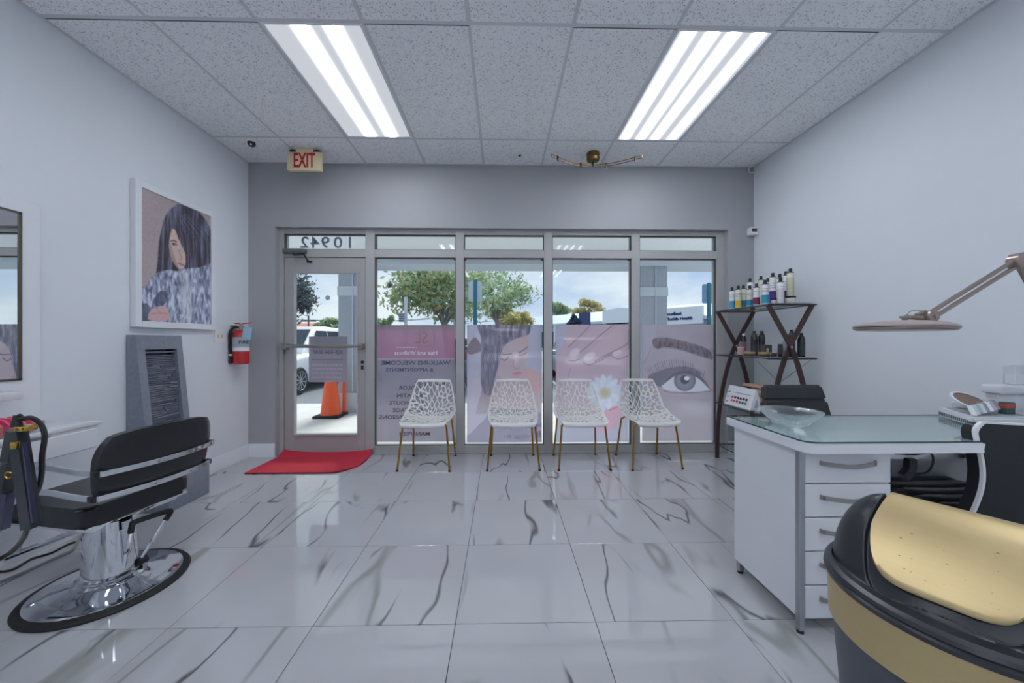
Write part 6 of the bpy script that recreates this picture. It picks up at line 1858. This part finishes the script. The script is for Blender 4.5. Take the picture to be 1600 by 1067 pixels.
bm = B(); box(bm, PX1 - 0.018, PX1, PYf + 0.006, PYb, PZ0, DZ - 0.047, 0.001); box(bm, PX0 + 0.018, PX1 - 0.018, PYb - 0.018, PYb, PZ0, DZ - 0.047); box(bm, PX0 + 0.018, PX1 - 0.018, PYf + 0.02, PYb - 0.018, PZ0, PZ0 + 0.016); box(bm, PX0 + 0.018, PX1 - 0.018, PYf + 0.02, PYb - 0.018, DZ - 0.063, DZ - 0.047)
obj('pedestal_body', bm, M['white_lam'], dk, world=True)
bm = B(); box(bm, 2.58, 2.60, PYf + 0.02, PYb, 0.02, DZ - 0.047); obj('end_panel', bm, M['white_lam'], dk, world=True)
bm = B(); box(bm, PX1, 2.58, 1.53, 1.548, 0.70, DZ - 0.047); obj('apron', bm, M['white_lam'], dk, world=True)
bm = B(); box(bm, PX1, 2.58, PYb - 0.018, PYb, 0.34, 0.60); obj('modesty_panel', bm, M['white_lam'], dk, world=True)
nd, z1 = 5, DZ - 0.052; dh = (z1 - PZ0) / nd
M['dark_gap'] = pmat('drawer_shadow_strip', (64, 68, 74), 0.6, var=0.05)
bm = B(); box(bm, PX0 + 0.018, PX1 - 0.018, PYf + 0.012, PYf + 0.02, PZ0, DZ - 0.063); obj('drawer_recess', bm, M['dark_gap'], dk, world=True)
for k in range(nd):
    zt = z1 - k * dh - 0.003; zb = z1 - (k + 1) * dh + 0.003
    bm = B(); box(bm, PX0 + 0.020, PX1 - 0.001, PYf - 0.006, PYf + 0.012, zb, zt, 0.002); dr = obj('drawer', bm, M['white_lam'], dk, world=True)
    zc = (zt + zb) / 2 + 0.014
    hx0, hx1 = 1.318, 1.535
    bm = B(); sweep(bm, smooth_path([(hx0 - 0.008, PYf - 0.007, zc + 0.004), (hx0 + 0.01, PYf - 0.022, zc + 0.002), ((hx0 + hx1) / 2, PYf - 0.034, zc - 0.006), (hx1 - 0.01, PYf - 0.022, zc + 0.002), (hx1 + 0.008, PYf - 0.007, zc + 0.004)], 5), rect(0.005, 0.017), up=(0, 0, 1)); obj('handle', bm, M['nickel'], dr, world=True)
for x, y in ((PX0 + 0.006, PYf + 0.002), (PX0 + 0.012, PYb - 0.03), (PX1 - 0.012, PYf + 0.03), (PX1 - 0.012, PYb - 0.03), (2.59, PYf + 0.03), (2.59, PYb - 0.03)):
    fr_ = abs(y - (PYf + 0.002)) < 1e-6
    bm = B(); w = 0.012 if fr_ else 0.013
    box(bm, x - w, x + w, y - w, y + w, 0.012, (DZ - 0.047) if fr_ else PZ0, 0.002); lg = obj('leg', bm, M['steel'], dk, world=True)
    bm = B(); lathe(bm, [(0.013, 0), (0.013, 0.012)], 14, (x, y, 0)); obj('foot', bm, M['black'], lg, world=True)
# adaptor and cord hanging under the top
ad = thing('power_adaptor', 'black power adaptor hanging on a cord under the desk top', 'adaptor', (1.70, 1.50, 0.66))
xa_, ya_ = X_at(1418, 1.52), 1.52
za = Z_at(727, xa_, ya_)
bm = B(); sweep(bm, smooth_path([(xa_ + 0.012, ya_, za + 0.03), (xa_ + 0.010, ya_, za - 0.01), (xa_ - 0.004, ya_, za - 0.035), (xa_ - 0.02, ya_, za - 0.05)], 4), rect(0.032, 0.026), up=(0, 1, 0)); obj('case', bm, M['black'], ad, world=True)
bm = B(); tube(bm, [(xa_ - 0.05, 1.522, Z_at(708, xa_, 1.522)), (xa_ + 0.03, 1.522, Z_at(710, xa_, 1.522)), (X_at(1452, 1.522), 1.522, Z_at(707, 2, 1.522)), (X_at(1458, 1.515), 1.515, Z_at(716, 2, 1.515)), (X_at(1455, 1.515), 1.515, Z_at(730, 2, 1.515)), (X_at(1446, 1.515), 1.515, Z_at(738, 2, 1.515)), (X_at(1425, 1.515), 1.515, Z_at(739, 2, 1.515))], 0.004, 7, 6); obj('cord', bm, M['black'], ad, world=True)

# ---- glass bowl on the desk
bw = thing('glass_bowl', 'clear acrylic manicure bowl on the left end of the desk', 'bowl', (1.368, 1.70, DZ))
bm = B(); lathe(bm, [(0.0, 0.0), (0.062, 0.0), (0.068, 0.004), (0.085, 0.022), (0.108, 0.045), (0.120, 0.060), (0.127, 0.066), (0.127, 0.069), (0.116, 0.063), (0.104, 0.048), (0.081, 0.025), (0.062, 0.007), (0.0, 0.006)], 40, cap=False); obj('bowl', bm, M['acrylic'], bw)
bm = B(); prism(bm, rrect(0.085, 0.148, -0.04, 0.04, 0.02, 5), 0.058, 0.064, 'XY', mtx=Matrix.Rotation(0.35, 4, 'Z')); obj('finger_rest', bm, M['acrylic'], bw)
bm = B(); prism(bm, rrect(0.055, 0.140, -0.018, 0.018, 0.016, 5), 0.058, 0.064, 'XY', mtx=Matrix.Rotation(2.9, 4, 'Z')); obj('handle', bm, M['acrylic'], bw)

# ---- white nail dust tray, lamp box, colour ring, swatch sticks
M['dev_white'] = pmat('white_abs_plastic', (226, 228, 234), 0.35, var=0.02, scale=20)
tx = thing('dust_tray', 'white vented manicure tray with grey pad on the right of the desk', 'tray', (2.4, 1.75, DZ))
c = [(X_at(1520, 1.62), 1.62), (X_at(1462, 1.885), 1.885), (2.62, 1.89), (2.49, 1.62)]
def shrink(poly_, d):
    cx = sum(p[0] for p in poly_) / 4; cy = sum(p[1] for p in poly_) / 4
    return [(cx + (x - cx) * (1 - d), cy + (y - cy) * (1 - d)) for x, y in poly_]
bm = B(); prism(bm, shrink(c, 0.03), DZ + 0.0005, DZ + 0.045, 'XY'); bmesh.ops.bevel(bm, geom=bm.edges[:], offset=0.008, segments=2, affect='EDGES'); obj('case', bm, M['dev_white'], tx, world=True)
bm = B(); prism(bm, shrink(c, 0.24), DZ + 0.045, DZ + 0.048, 'XY'); obj('pad', bm, pmat('grey_pad', (150, 154, 160), 0.6, var=0.1, scale=40), tx, world=True)
a0, a1 = Vector((*shrink(c, 0.03)[1], 0)), Vector((*shrink(c, 0.03)[0], 0)); dd = (a1 - a0)
nrm = Vector((dd.y, -dd.x, 0)).normalized()
if nrm.x > 0: nrm = -nrm
for k in range(16):
    p = a0 + dd * (0.08 + 0.052 * k) + nrm * 0.0006
    bm = B(); mtx_ = Matrix.Translation((p.x, p.y, DZ + 0.018)) @ Matrix.Rotation(math.atan2(dd.y, dd.x), 4, 'Z'); box(bm, -0.0035, 0.0035, -0.001, 0.001, -0.007, 0.009, mtx=mtx_); obj('vent_slot', bm, M['leather_grey'], tx, world=True, smooth=False)
cr = thing('colour_ring', 'round brown-faced nail colour ring lying on the white tray', 'palette', (X_at(1520, 1.815), 1.83, DZ + 0.0485))
T = Matrix.Rotation(0.55, 4, 'X')
bm = B(); lathe(bm, [(0.07, 0), (0.074, 0.004), (0.074, 0.010), (0.066, 0.012), (0.062, 0.010)], 36, mtx=Matrix.Translation((0, 0.0, 0.034)) @ T, cap=False); lathe(bm, [(0.07, 0), (0, 0)], 36, mtx=Matrix.Translation((0, 0, 0.034)) @ T, cap=False); obj('rim', bm, M['dev_white'], cr)
bm = B(); lathe(bm, [(0.063, 0.008), (0, 0.009)], 36, mtx=Matrix.Translation((0, 0, 0.034)) @ T, cap=False); obj('face', bm, pmat('brown_mirror_face', (132, 104, 88), 0.2, var=0.25, scale=20), cr)
bm = B(); box(bm, -0.03, 0.03, -0.02, 0.055, 0, 0.03, 0.004); obj('foot', bm, M['dev_white'], cr)
stick_cols = [(226, 228, 230), (196, 202, 206), (150, 178, 184), (216, 208, 210), (120, 146, 160), (232, 234, 236), (186, 170, 178), (140, 150, 160)]
for k in range(8):
    px = 1522 + k * 5.2; yy_ = 1.655 + 0.006 * k
    x = X_at(px, yy_)
    st = thing('nail_swatch_stick', '%s nail swatch stick lying in the fanned row on the tray, %s' % (('white', 'pale grey', 'sea-green', 'rosy white', 'slate blue', 'bright white', 'mauve', 'grey')[k], ('leftmost', 'second from left', 'third from left', 'fourth from left', 'fifth from left', 'third from right', 'second from right', 'rightmost')[k]), 'swatch', (x, yy_, DZ + 0.0485), -0.75, 'nail swatch sticks')
    bm = B(); prism(bm, rrect(-0.009, 0.009, -0.01, 0.085, 0.006, 3), 0, 0.003, 'XY', mtx=Matrix.Translation((0, 0, 0.003 + 0.003 * k)) @ Matrix.Rotation(0.36, 4, 'X')); obj('blade', bm, colmat(stick_cols[k]), st)
cb = thing('small_carton', 'small red and green carton standing beside the white lamp box', 'carton', (X_at(1573, 1.70), 1.70, DZ + 0.0485))
bm = B(); box(bm, -0.022, 0.022, -0.015, 0.015, 0.0, 0.055, 0.001); obj('box', bm, pmat('teal_carton', (50, 96, 92), 0.5, var=0.2, scale=40), cb)
bm = B(); box(bm, -0.0225, 0.0225, -0.0155, 0.0155, 0.028, 0.048); obj('print', bm, pmat('red_carton_print', (186, 74, 66), 0.5, var=0.3, scale=60), cb, smooth=False)
ul = thing('nail_lamp', 'white box-shaped nail lamp with overhanging lid at the right end of the desk', 'nail lamp', (2.52, 1.82, DZ))
lx0 = X_at(1566, 1.745)
bm = B(); box(bm, lx0, 2.668, 1.758, 1.812, DZ + 0.0485, DZ + 0.135, 0.006, 2); obj('body', bm, M['dev_white'], ul, world=True)
bm = B(); prism(bm, [(lx0 + 0.0, DZ + 0.0487), (lx0 + 0.07, DZ + 0.0487), (lx0 + 0.022, DZ + 0.10), (lx0 + 0.0, DZ + 0.105)], 1.745, 1.758, 'XZ'); obj('wing', bm, M['dev_white'], ul, world=True)
bm = B(); box(bm, X_at(1562, 1.74), 2.672, 1.738, 1.815, DZ + 0.135, DZ + 0.178, 0.010, 3); obj('lid', bm, M['dev_white'], ul, world=True)
wb_ = thing('clear_box', 'small clear plastic box standing on top of the white nail lamp', 'box', (2.6, 1.82, DZ + 0.179))
cx0 = X_at(1586, 1.755)
bm = B(); box(bm, cx0, 2.665, 1.755, 1.80, DZ + 0.179, DZ + 0.275, 0.003); obj('case', bm, M['acrylic'], wb_, world=True)
bm = B(); box(bm, cx0 + 0.005, 2.660, 1.76, 1.795, DZ + 0.181, DZ + 0.23); obj('cotton', bm, M['white_plastic'], wb_, world=True)

# ---- magnifier lamp on an arm
LY = 1.46
def lp_(px, py, dy=0.0):
    x = X_at(px, LY + dy); return Vector((x, LY + dy, Z_at(py, x, LY + dy)))
M['taupe'] = pmat('taupe_metal', (160, 146, 138), 0.3, 0.6, var=0.06, scale=20)
M['taupe_shell'] = pmat('taupe_plastic', (164, 150, 146), 0.35, var=0.05, scale=20)
lm = thing('desk_lamp', 'taupe disc-shaped manicure lamp on a double-bar jointed arm', 'lamp', lp_(1417, 509))
c0 = lp_(1411, 511)
T = Matrix.Translation(c0) @ Matrix.Rotation(0.012, 4, 'Y')
RL = 0.153
bm = B(); lathe(bm, [(RL, 0.0), (RL * 0.985, 0.006), (RL * 0.80, 0.018), (RL * 0.45, 0.025), (0, 0.027)], 64, mtx=T, cap=False); lathe(bm, [(RL, 0), (0, 0)], 64, mtx=T, cap=False); obj('shade', bm, M['taupe_shell'], lm, world=True)
bm = B(); lathe(bm, [(RL * 0.992, -0.0025), (RL * 0.99, -0.007), (RL * 0.93, -0.014), (RL * 0.86, -0.014), (0, -0.012)], 64, mtx=T, cap=False); lathe(bm, [(RL * 0.992, -0.0025), (0, -0.0025)], 64, mtx=T, cap=False); obj('diffuser', bm, M['taupe'], lm, world=True)
bm = B(); lathe(bm, [(RL * 0.994, -0.003), (RL * 0.994, 0.0005)], 64, mtx=T, cap=False); obj('seam', bm, M['black'], lm, world=True)
bm = B(); q = lp_(1414, 503); lathe(bm, [(0.018, -0.012), (0.018, 0.002), (0.010, 0.004), (0.010, 0.014), (0.017, 0.016), (0.017, 0.024), (0, 0.026)], 20, q); obj('swivel_knob', bm, M['taupe'], lm, world=True)
bm = B(); q = lp_(1436, 507.5); lathe(bm, [(0.034, -0.008), (0.034, 0.0), (0.02, 0.004), (0, 0.004)], 24, q); obj('mount_plate', bm, M['brass'], lm, world=True)
bm = B(); tube(bm, [lp_(1416, 495), lp_(1430, 496), lp_(1442, 497)], 0.010, 10, 4); tube(bm, [lp_(1431, 492), lp_(1446, 486)], 0.006, 8); obj('yoke', bm, M['taupe'], lm, world=True)
bm = B(); tube(bm, [lp_(1417, 491), lp_(1422, 486.5), lp_(1432, 484.5), lp_(1444, 487)], 0.0022, 6, 5); obj('wire', bm, M['nickel'], lm, world=True)
def disc(p, r, w, mat, nm):
    bm = B(); lathe(bm, [(0, -w / 2), (r * 0.9, -w / 2), (r, -w / 2 + 0.003), (r, w / 2 - 0.003), (r * 0.9, w / 2), (0, w / 2)], 28, mtx=Matrix.Translation(p) @ Matrix.Rotation(PI / 2, 4, 'X'), cap=False); return obj(nm, bm, mat, lm, world=True)
j1, j2 = lp_(1452, 494.5), lp_(1592, 408)
disc(j1, 0.026, 0.036, M['taupe'], 'elbow'); disc(j2, 0.034, 0.040, M['taupe'], 'elbow')
for p in (j1, j2):
    bm = B(); lathe(bm, [(0.007, 0), (0.006, 0.003), (0, 0.003)], 12, mtx=Matrix.Translation(p + Vector((0.004, -0.0205, 0))) @ Matrix.Rotation(PI / 2, 4, 'X')); obj('elbow_screw', bm, M['nickel'], lm, world=True)
dl = (j2 - j1).normalized(); pn = Vector((-dl.z, 0, dl.x))
for s in (-1, 1):
    bm = B(); tube(bm, [j1 + pn * (s * 0.0125) + dl * 0.012, j2 + pn * (s * 0.0125) - dl * 0.012], 0.0085, 10); obj('arm_bar', bm, M['taupe'], lm, world=True)
j3 = Vector((2.58, 1.51, 0.895))
d2_ = (j3 - j2).normalized(); pn2 = Vector((-d2_.z, 0, d2_.x)).normalized()
for s in (-1, 1):
    bm = B(); tube(bm, [j2 + pn2 * (s * 0.0125) + d2_ * 0.012, j3 + pn2 * (s * 0.0125)], 0.0085, 10); obj('lower_arm_bar', bm, M['taupe'], lm, world=True)
bm = B(); lathe(bm, [(0.035, -0.075), (0.035, -0.06), (0.018, -0.055), (0.018, 0.02), (0, 0.022)], 20, (j3.x, j3.y, j3.z)); obj('desk_mount', bm, M['taupe'], lm, world=True)
for v in [lm]: pass

# ---- client chair behind the desk: black office chair
def office_chair(name, label, loc, rot, back, seat_mat, back_mat, seat_z=0.48, wide=0.24):
    t = thing(name, label, 'chair', loc, rot)        # sitter faces local -Y
    bm = B()
    for k in range(5):
        a = 2 * PI * k / 5 + 0.3
        sweep(bm, [(0.03 * math.cos(a), 0.03 * math.sin(a), 0.10), (0.26 * math.cos(a), 0.26 * math.sin(a), 0.07)], rect(0.04, 0.03), up=(0, 0, 1), taper=lambda q: 1 - 0.35 * q)
    lathe(bm, [(0.04, 0.08), (0.04, 0.13), (0.025, 0.14), (0.022, seat_z - 0.10), (0, seat_z - 0.10)], 18)
    obj('star_base', bm, M['chrome'], t)
    for k in range(5):
        a = 2 * PI * k / 5 + 0.3
        bm = B(); lathe(bm, [(0, -0.016), (0.026, -0.016), (0.028, -0.01), (0.028, 0.01), (0.026, 0.016), (0, 0.016)], 16, mtx=Matrix.Translation((0.26 * math.cos(a), 0.26 * math.sin(a), 0.0285)) @ Matrix.Rotation(a, 4, 'Z') @ Matrix.Rotation(PI / 2, 4, 'X'), cap=False)
        tube(bm, [(0.25 * math.cos(a), 0.25 * math.sin(a), 0.03), (0.245 * math.cos(a), 0.245 * math.sin(a), 0.07)], 0.008, 6); obj('caster', bm, M['black'], t)
    bm = B(); box(bm, -0.10, 0.10, -0.12, 0.12, seat_z - 0.105, seat_z - 0.085, 0.004); box(bm, -0.03, 0.03, 0.05, 0.27, seat_z - 0.10, seat_z - 0.08, 0.004); obj('mechanism', bm, M['black'], t)
    # ribbed seat cushion
    bm = B(); nx, ny = 14, 48; T_, Bt = [], []
    for i in range(nx + 1):
        a = -1 + 2 * i / nx; r1, r2 = [], []
        for j in range(ny + 1):
            b = j / ny; y = -0.24 + 0.47 * b
            ed = min(1, 5 * (1 - abs(a))) ** 0.5 * min(1, 9 * min(b, 1 - b) + 0.05) ** 0.5
            rib = abs(math.sin(PI * 6 * b)) ** 0.55
            r1.append(bm.verts.new((a * wide * (1 - 0.06 * abs(2 * b - 1) ** 4), y, seat_z - 0.06 + 0.062 * ed * (0.72 + 0.28 * rib) - 0.012 * (1 - a * a) * b)))
            r2.append(bm.verts.new((a * wide * 0.97 * (1 - 0.06 * abs(2 * b - 1) ** 4), y, seat_z - 0.084)))
        T_.append(r1); Bt.append(r2)
    for i in range(nx):
        for j in range(ny):
            bm.faces.new((T_[i][j], T_[i + 1][j], T_[i + 1][j + 1], T_[i][j + 1])); bm.faces.new((Bt[i][j], Bt[i][j + 1], Bt[i + 1][j + 1], Bt[i + 1][j]))
    for i in range(nx):
        for j in (0, ny): bm.faces.new((T_[i][j], Bt[i][j], Bt[i + 1][j], T_[i + 1][j]))
    for j in range(ny):
        for i in (0, nx): bm.faces.new((T_[i][j], T_[i][j + 1], Bt[i][j + 1], Bt[i][j]))
    obj('seat', bm, seat_mat, t, angle=60)
    back(t)
    return t
def client_back(t):
    # trapezoid back pad, wider below, with a horizontal seam
    def pad(z0, z1, w0, w1, nm):
        bm = B()
        th = 0.05
        for_y = lambda z: 0.235 + 0.18 * (z - 0.55)
        pr = []
        for y_off in (-th / 2, th / 2):
            pr.append([bm.verts.new((x, for_y(z) + y_off, z)) for x, z in ((-w0, z0), (w0, z0), (w1, z1), (-w1, z1))])
        a, b = pr
        bm.faces.new(a); bm.faces.new(b[::-1])
        for i in range(4): bm.faces.new((a[i], b[i], b[(i + 1) % 4], a[(i + 1) % 4]))
        bmesh.ops.bevel(bm, geom=bm.edges[:], offset=0.014, segments=3, affect='EDGES')
        return obj(nm, bm, M['leather_grey'], t, angle=50)
    pad(0.80, 0.90, 0.228, 0.205, 'back_pad'); pad(0.66, 0.797, 0.25, 0.229, 'back_pad'); pad(0.52, 0.657, 0.25, 0.25, 'back_pad')
    bm = B(); sweep(bm, smooth_path([(0, 0.25, 0.39), (0, 0.285, 0.42), (0, 0.285, 0.55), (0, 0.30, 0.70)], 4), rect(0.05, 0.012), up=(1, 0, 0)); obj('back_bracket', bm, M['black'], t)
office_chair('office_chair', 'charcoal office chair with a tapered ribbed back behind the far side of the desk', (2.025, 2.20, 0), 0.02, client_back, M['leather'], M['leather_grey'])
def tech_back(t):
    bm = B()
    z0, z1 = 0.43, 0.885
    def outline(d):
        return rrect(-0.24 + d, 0.24 - d, z0 + d, z1 - d, 0.05 - d * 0.5, 6)
    def curve(x, z): return 0.27 + 0.05 * (z - 0.5) + 0.05 * math.sin((z - z0) / (z1 - z0) * PI) * 0.5 - 0.06 * (x / 0.24) ** 2
    def slab(d, y0, y1, nm, mat, nz=44):
        bm = B(); rows_ = []
        for k in range(nz + 1):
            z = z0 + d + (z1 - z0 - 2 * d) * k / nz
            e = min(k / nz, 1 - k / nz) * (z1 - z0) / 0.05
            hw = (0.24 - d) * (1 - 0.10 * max(0, 1 - e) ** 2) * (1 + 0.03 * math.cos((z - z0) / (z1 - z0) * 2 * PI))
            rows_.append((z, hw))
        nx = 12; F_, Bk = [], []
        for z, hw in rows_:
            F_.append([bm.verts.new((-hw + 2 * hw * i / nx, curve(-hw + 2 * hw * i / nx, z) + y0, z)) for i in range(nx + 1)])
            Bk.append([bm.verts.new((-hw + 2 * hw * i / nx, curve(-hw + 2 * hw * i / nx, z) + y1, z)) for i in range(nx + 1)])
        for k in range(nz):
            for i in range(nx):
                bm.faces.new((F_[k][i], F_[k][i + 1], F_[k + 1][i + 1], F_[k + 1][i])); bm.faces.new((Bk[k][i], Bk[k + 1][i], Bk[k + 1][i + 1], Bk[k][i + 1]))
            for i in (0, nx): bm.faces.new((F_[k][i], F_[k + 1][i], Bk[k + 1][i], Bk[k][i]))
        for k in (0, nz):
            for i in range(nx): bm.faces.new((F_[k][i], F_[k][i + 1], Bk[k][i + 1], Bk[k][i]))
        return obj(nm, bm, mat, t, angle=50)
    slab(0.012, -0.055, -0.002, 'back_cushion', M['leather'])
    slab(0.0, -0.002, 0.010, 'white_rim', M['white_plastic'])
    slab(0.007, 0.010, 0.016, 'back_panel', pmat('charcoal_back_cloth', (40, 44, 48), 0.75, var=0.1, scale=120, bump=0.1))
    bm = B(); sweep(bm, smooth_path([(0, 0.25, 0.39), (0, 0.31, 0.42), (0, 0.318, 0.55)], 4), rect(0.05, 0.012), up=(1, 0, 0)); obj('back_bracket', bm, M['black'], t)
office_chair('office_chair.001', 'black office chair with white-rimmed back tucked in at the near side of the desk', (2.148, 1.665, 0), PI - 0.0, tech_back, M['leather'], M['leather'], 0.50, 0.25)

# ---- swing-top bin in the right foreground
BXc, BYc, RB, ZR = 1.010, 0.782, 0.225, 0.652
bn = thing('swing_bin', 'black round bin with gold swing flap and gold band in the right foreground', 'bin', (BXc, BYc, 0), math.atan2(-0.427, 0.256))
M['bin_black'] = pmat('satin_black_bin', (42, 45, 52), 0.33, var=0.08, scale=20)
M['bin_body'] = pmat('charcoal_bin_body', (78, 82, 92), 0.5, var=0.06, scale=20)
M['bin_gold'] = pmat('brushed_gold_plastic', (204, 182, 136), 0.40, 0.8, var=0.06, scale=14, stretch=(1, 10, 10), rough_var=0.12)
bm = B(); lathe(bm, [(0.168, 0), (0.172, 0.004), (RB - 0.014, ZR - 0.135), (RB - 0.014, ZR - 0.03)], 72); obj('body', bm, M['bin_body'], bn)
bm = B(); lathe(bm, [(RB - 0.013, ZR - 0.122), (RB - 0.006, ZR - 0.122), (RB - 0.004, ZR - 0.02), (RB - 0.011, ZR - 0.018)], 96); obj('gold_band', bm, M['bin_gold'], bn)
bm = B(); lathe(bm, [(RB - 0.012, ZR - 0.022), (RB + 0.001, ZR - 0.020), (RB + 0.003, ZR - 0.010), (RB - 0.001, ZR - 0.006), (RB + 0.002, ZR - 0.001), (RB - 0.002, ZR + 0.006), (RB - 0.013, ZR + 0.010)], 96, cap=False); obj('lid_lip', bm, M['bin_black'], bn)
HD = 0.190
RD = RB - 0.012
def dome(u, v):
    """roof-like lid: level ridge along u, straight flanks, rounded black cheeks at both ends"""
    w2 = RD * RD - u * u
    if w2 <= 1e-9: return ZR + 0.004
    w = math.sqrt(w2) * 0.80
    up = max(0.0, abs(u) - 0.08) / (RD - 0.08)
    p = 1.45 + 0.9 * up
    q = abs(v) / w
    return ZR + 0.004 + 0.178 * max(0.0, 1 - q ** p) * max(0.0, 1 - up ** 2.6) ** 0.6
def flap_w(v):
    return 0.097 + 0.020 * min(1, abs(v) / 0.08)
def in_flap(u, v, d=0.0):
    return (abs(u - U0) / (flap_w(v) + d)) ** 4.5 + (abs(v) / (0.152 + d)) ** 4.0
U0 = -0.008
bm = B(); nr, na = 84, 260
ringsv = []
for i in range(nr + 1):
    rho = (RB - 0.012) * (1 - (1 - i / nr) ** 1.6) if i else 0
    ringsv.append([bm.verts.new((rho * math.cos(2 * PI * k / na), rho * math.sin(2 * PI * k / na), 0)) for k in range(na)] if i else [bm.verts.new((0, 0, 0))])
for ring in ringsv:
    for v in ring: v.co.z = dome(v.co.x, v.co.y) - 0.016 * min(1, max(0, (1.12 - in_flap(v.co.x, v.co.y, 0.008)) / 0.2))
for i in range(nr):
    for k in range(na):
        j = (k + 1) % na
        if i == 0: bm.faces.new((ringsv[0][0], ringsv[1][k], ringsv[1][j]))
        else: bm.faces.new((ringsv[i][k], ringsv[i + 1][k], ringsv[i + 1][j], ringsv[i][j]))
obj('dome_lid', bm, M['bin_black'], bn, angle=50)
def flap_z(u, v):
    return dome(u * 0.3, v) + 0.004
bm = B(); nu, nv = 40, 60; T_, Bt = {}, {}
for i in range(nu + 1):
    for j in range(nv + 1):
        a = -1 + 2 * i / nu; b = -1 + 2 * j / nv
        # map the square onto the superellipse
        s = (abs(a) ** 5 + abs(b) ** 4) ; m = max(abs(a), abs(b), 1e-6)
        k = m / max(1e-6, (abs(a) ** 4.5 + abs(b) ** 4.5) ** (1 / 4.5))
        v = b * k * 0.152; u = U0 + a * k * flap_w(v)
        T_[i, j] = bm.verts.new((u, v, flap_z(u, v))); Bt[i, j] = bm.verts.new((u, v, flap_z(u, v) - 0.006))
for i in range(nu):
    for j in range(nv):
        bm.faces.new((T_[i, j], T_[i + 1, j], T_[i + 1, j + 1], T_[i, j + 1])); bm.faces.new((Bt[i, j], Bt[i, j + 1], Bt[i + 1, j + 1], Bt[i + 1, j]))
for i in range(nu):
    for j in (0, nv): bm.faces.new((T_[i, j], Bt[i, j], Bt[i + 1, j], T_[i + 1, j]))
for j in range(nv):
    for i in (0, nu): bm.faces.new((T_[i, j], T_[i, j + 1], Bt[i, j + 1], Bt[i, j]))
fl_ = obj('swing_flap', bm, M['bin_gold'], bn, angle=50)
for s in (-1, 1):
    bm = B(); tube(bm, [(s * 0.096, 0, flap_z(0.09, 0) - 0.02), (s * 0.118, 0, flap_z(0.09, 0) - 0.024)], 0.006, 10); obj('hinge_pin', bm, M['nickel'], bn)
r = random.Random(9)
bm = B()
for k in range(22):
    u, v = r.uniform(-0.08, 0.07), -r.uniform(0.06, 0.14)
    z = flap_z(u, v); s = r.choice((0.0008, 0.0012, 0.0018))
    lathe(bm, [(s, 0.0), (s * 0.6, 0.0006), (0, 0.0007)], 7, (u, v, z))
o = obj('dirt_speck', bm, pmat('dried_speck', (120, 98, 62), 0.8, var=0.3, scale=80), fl_); o['kind'] = 'stuff'
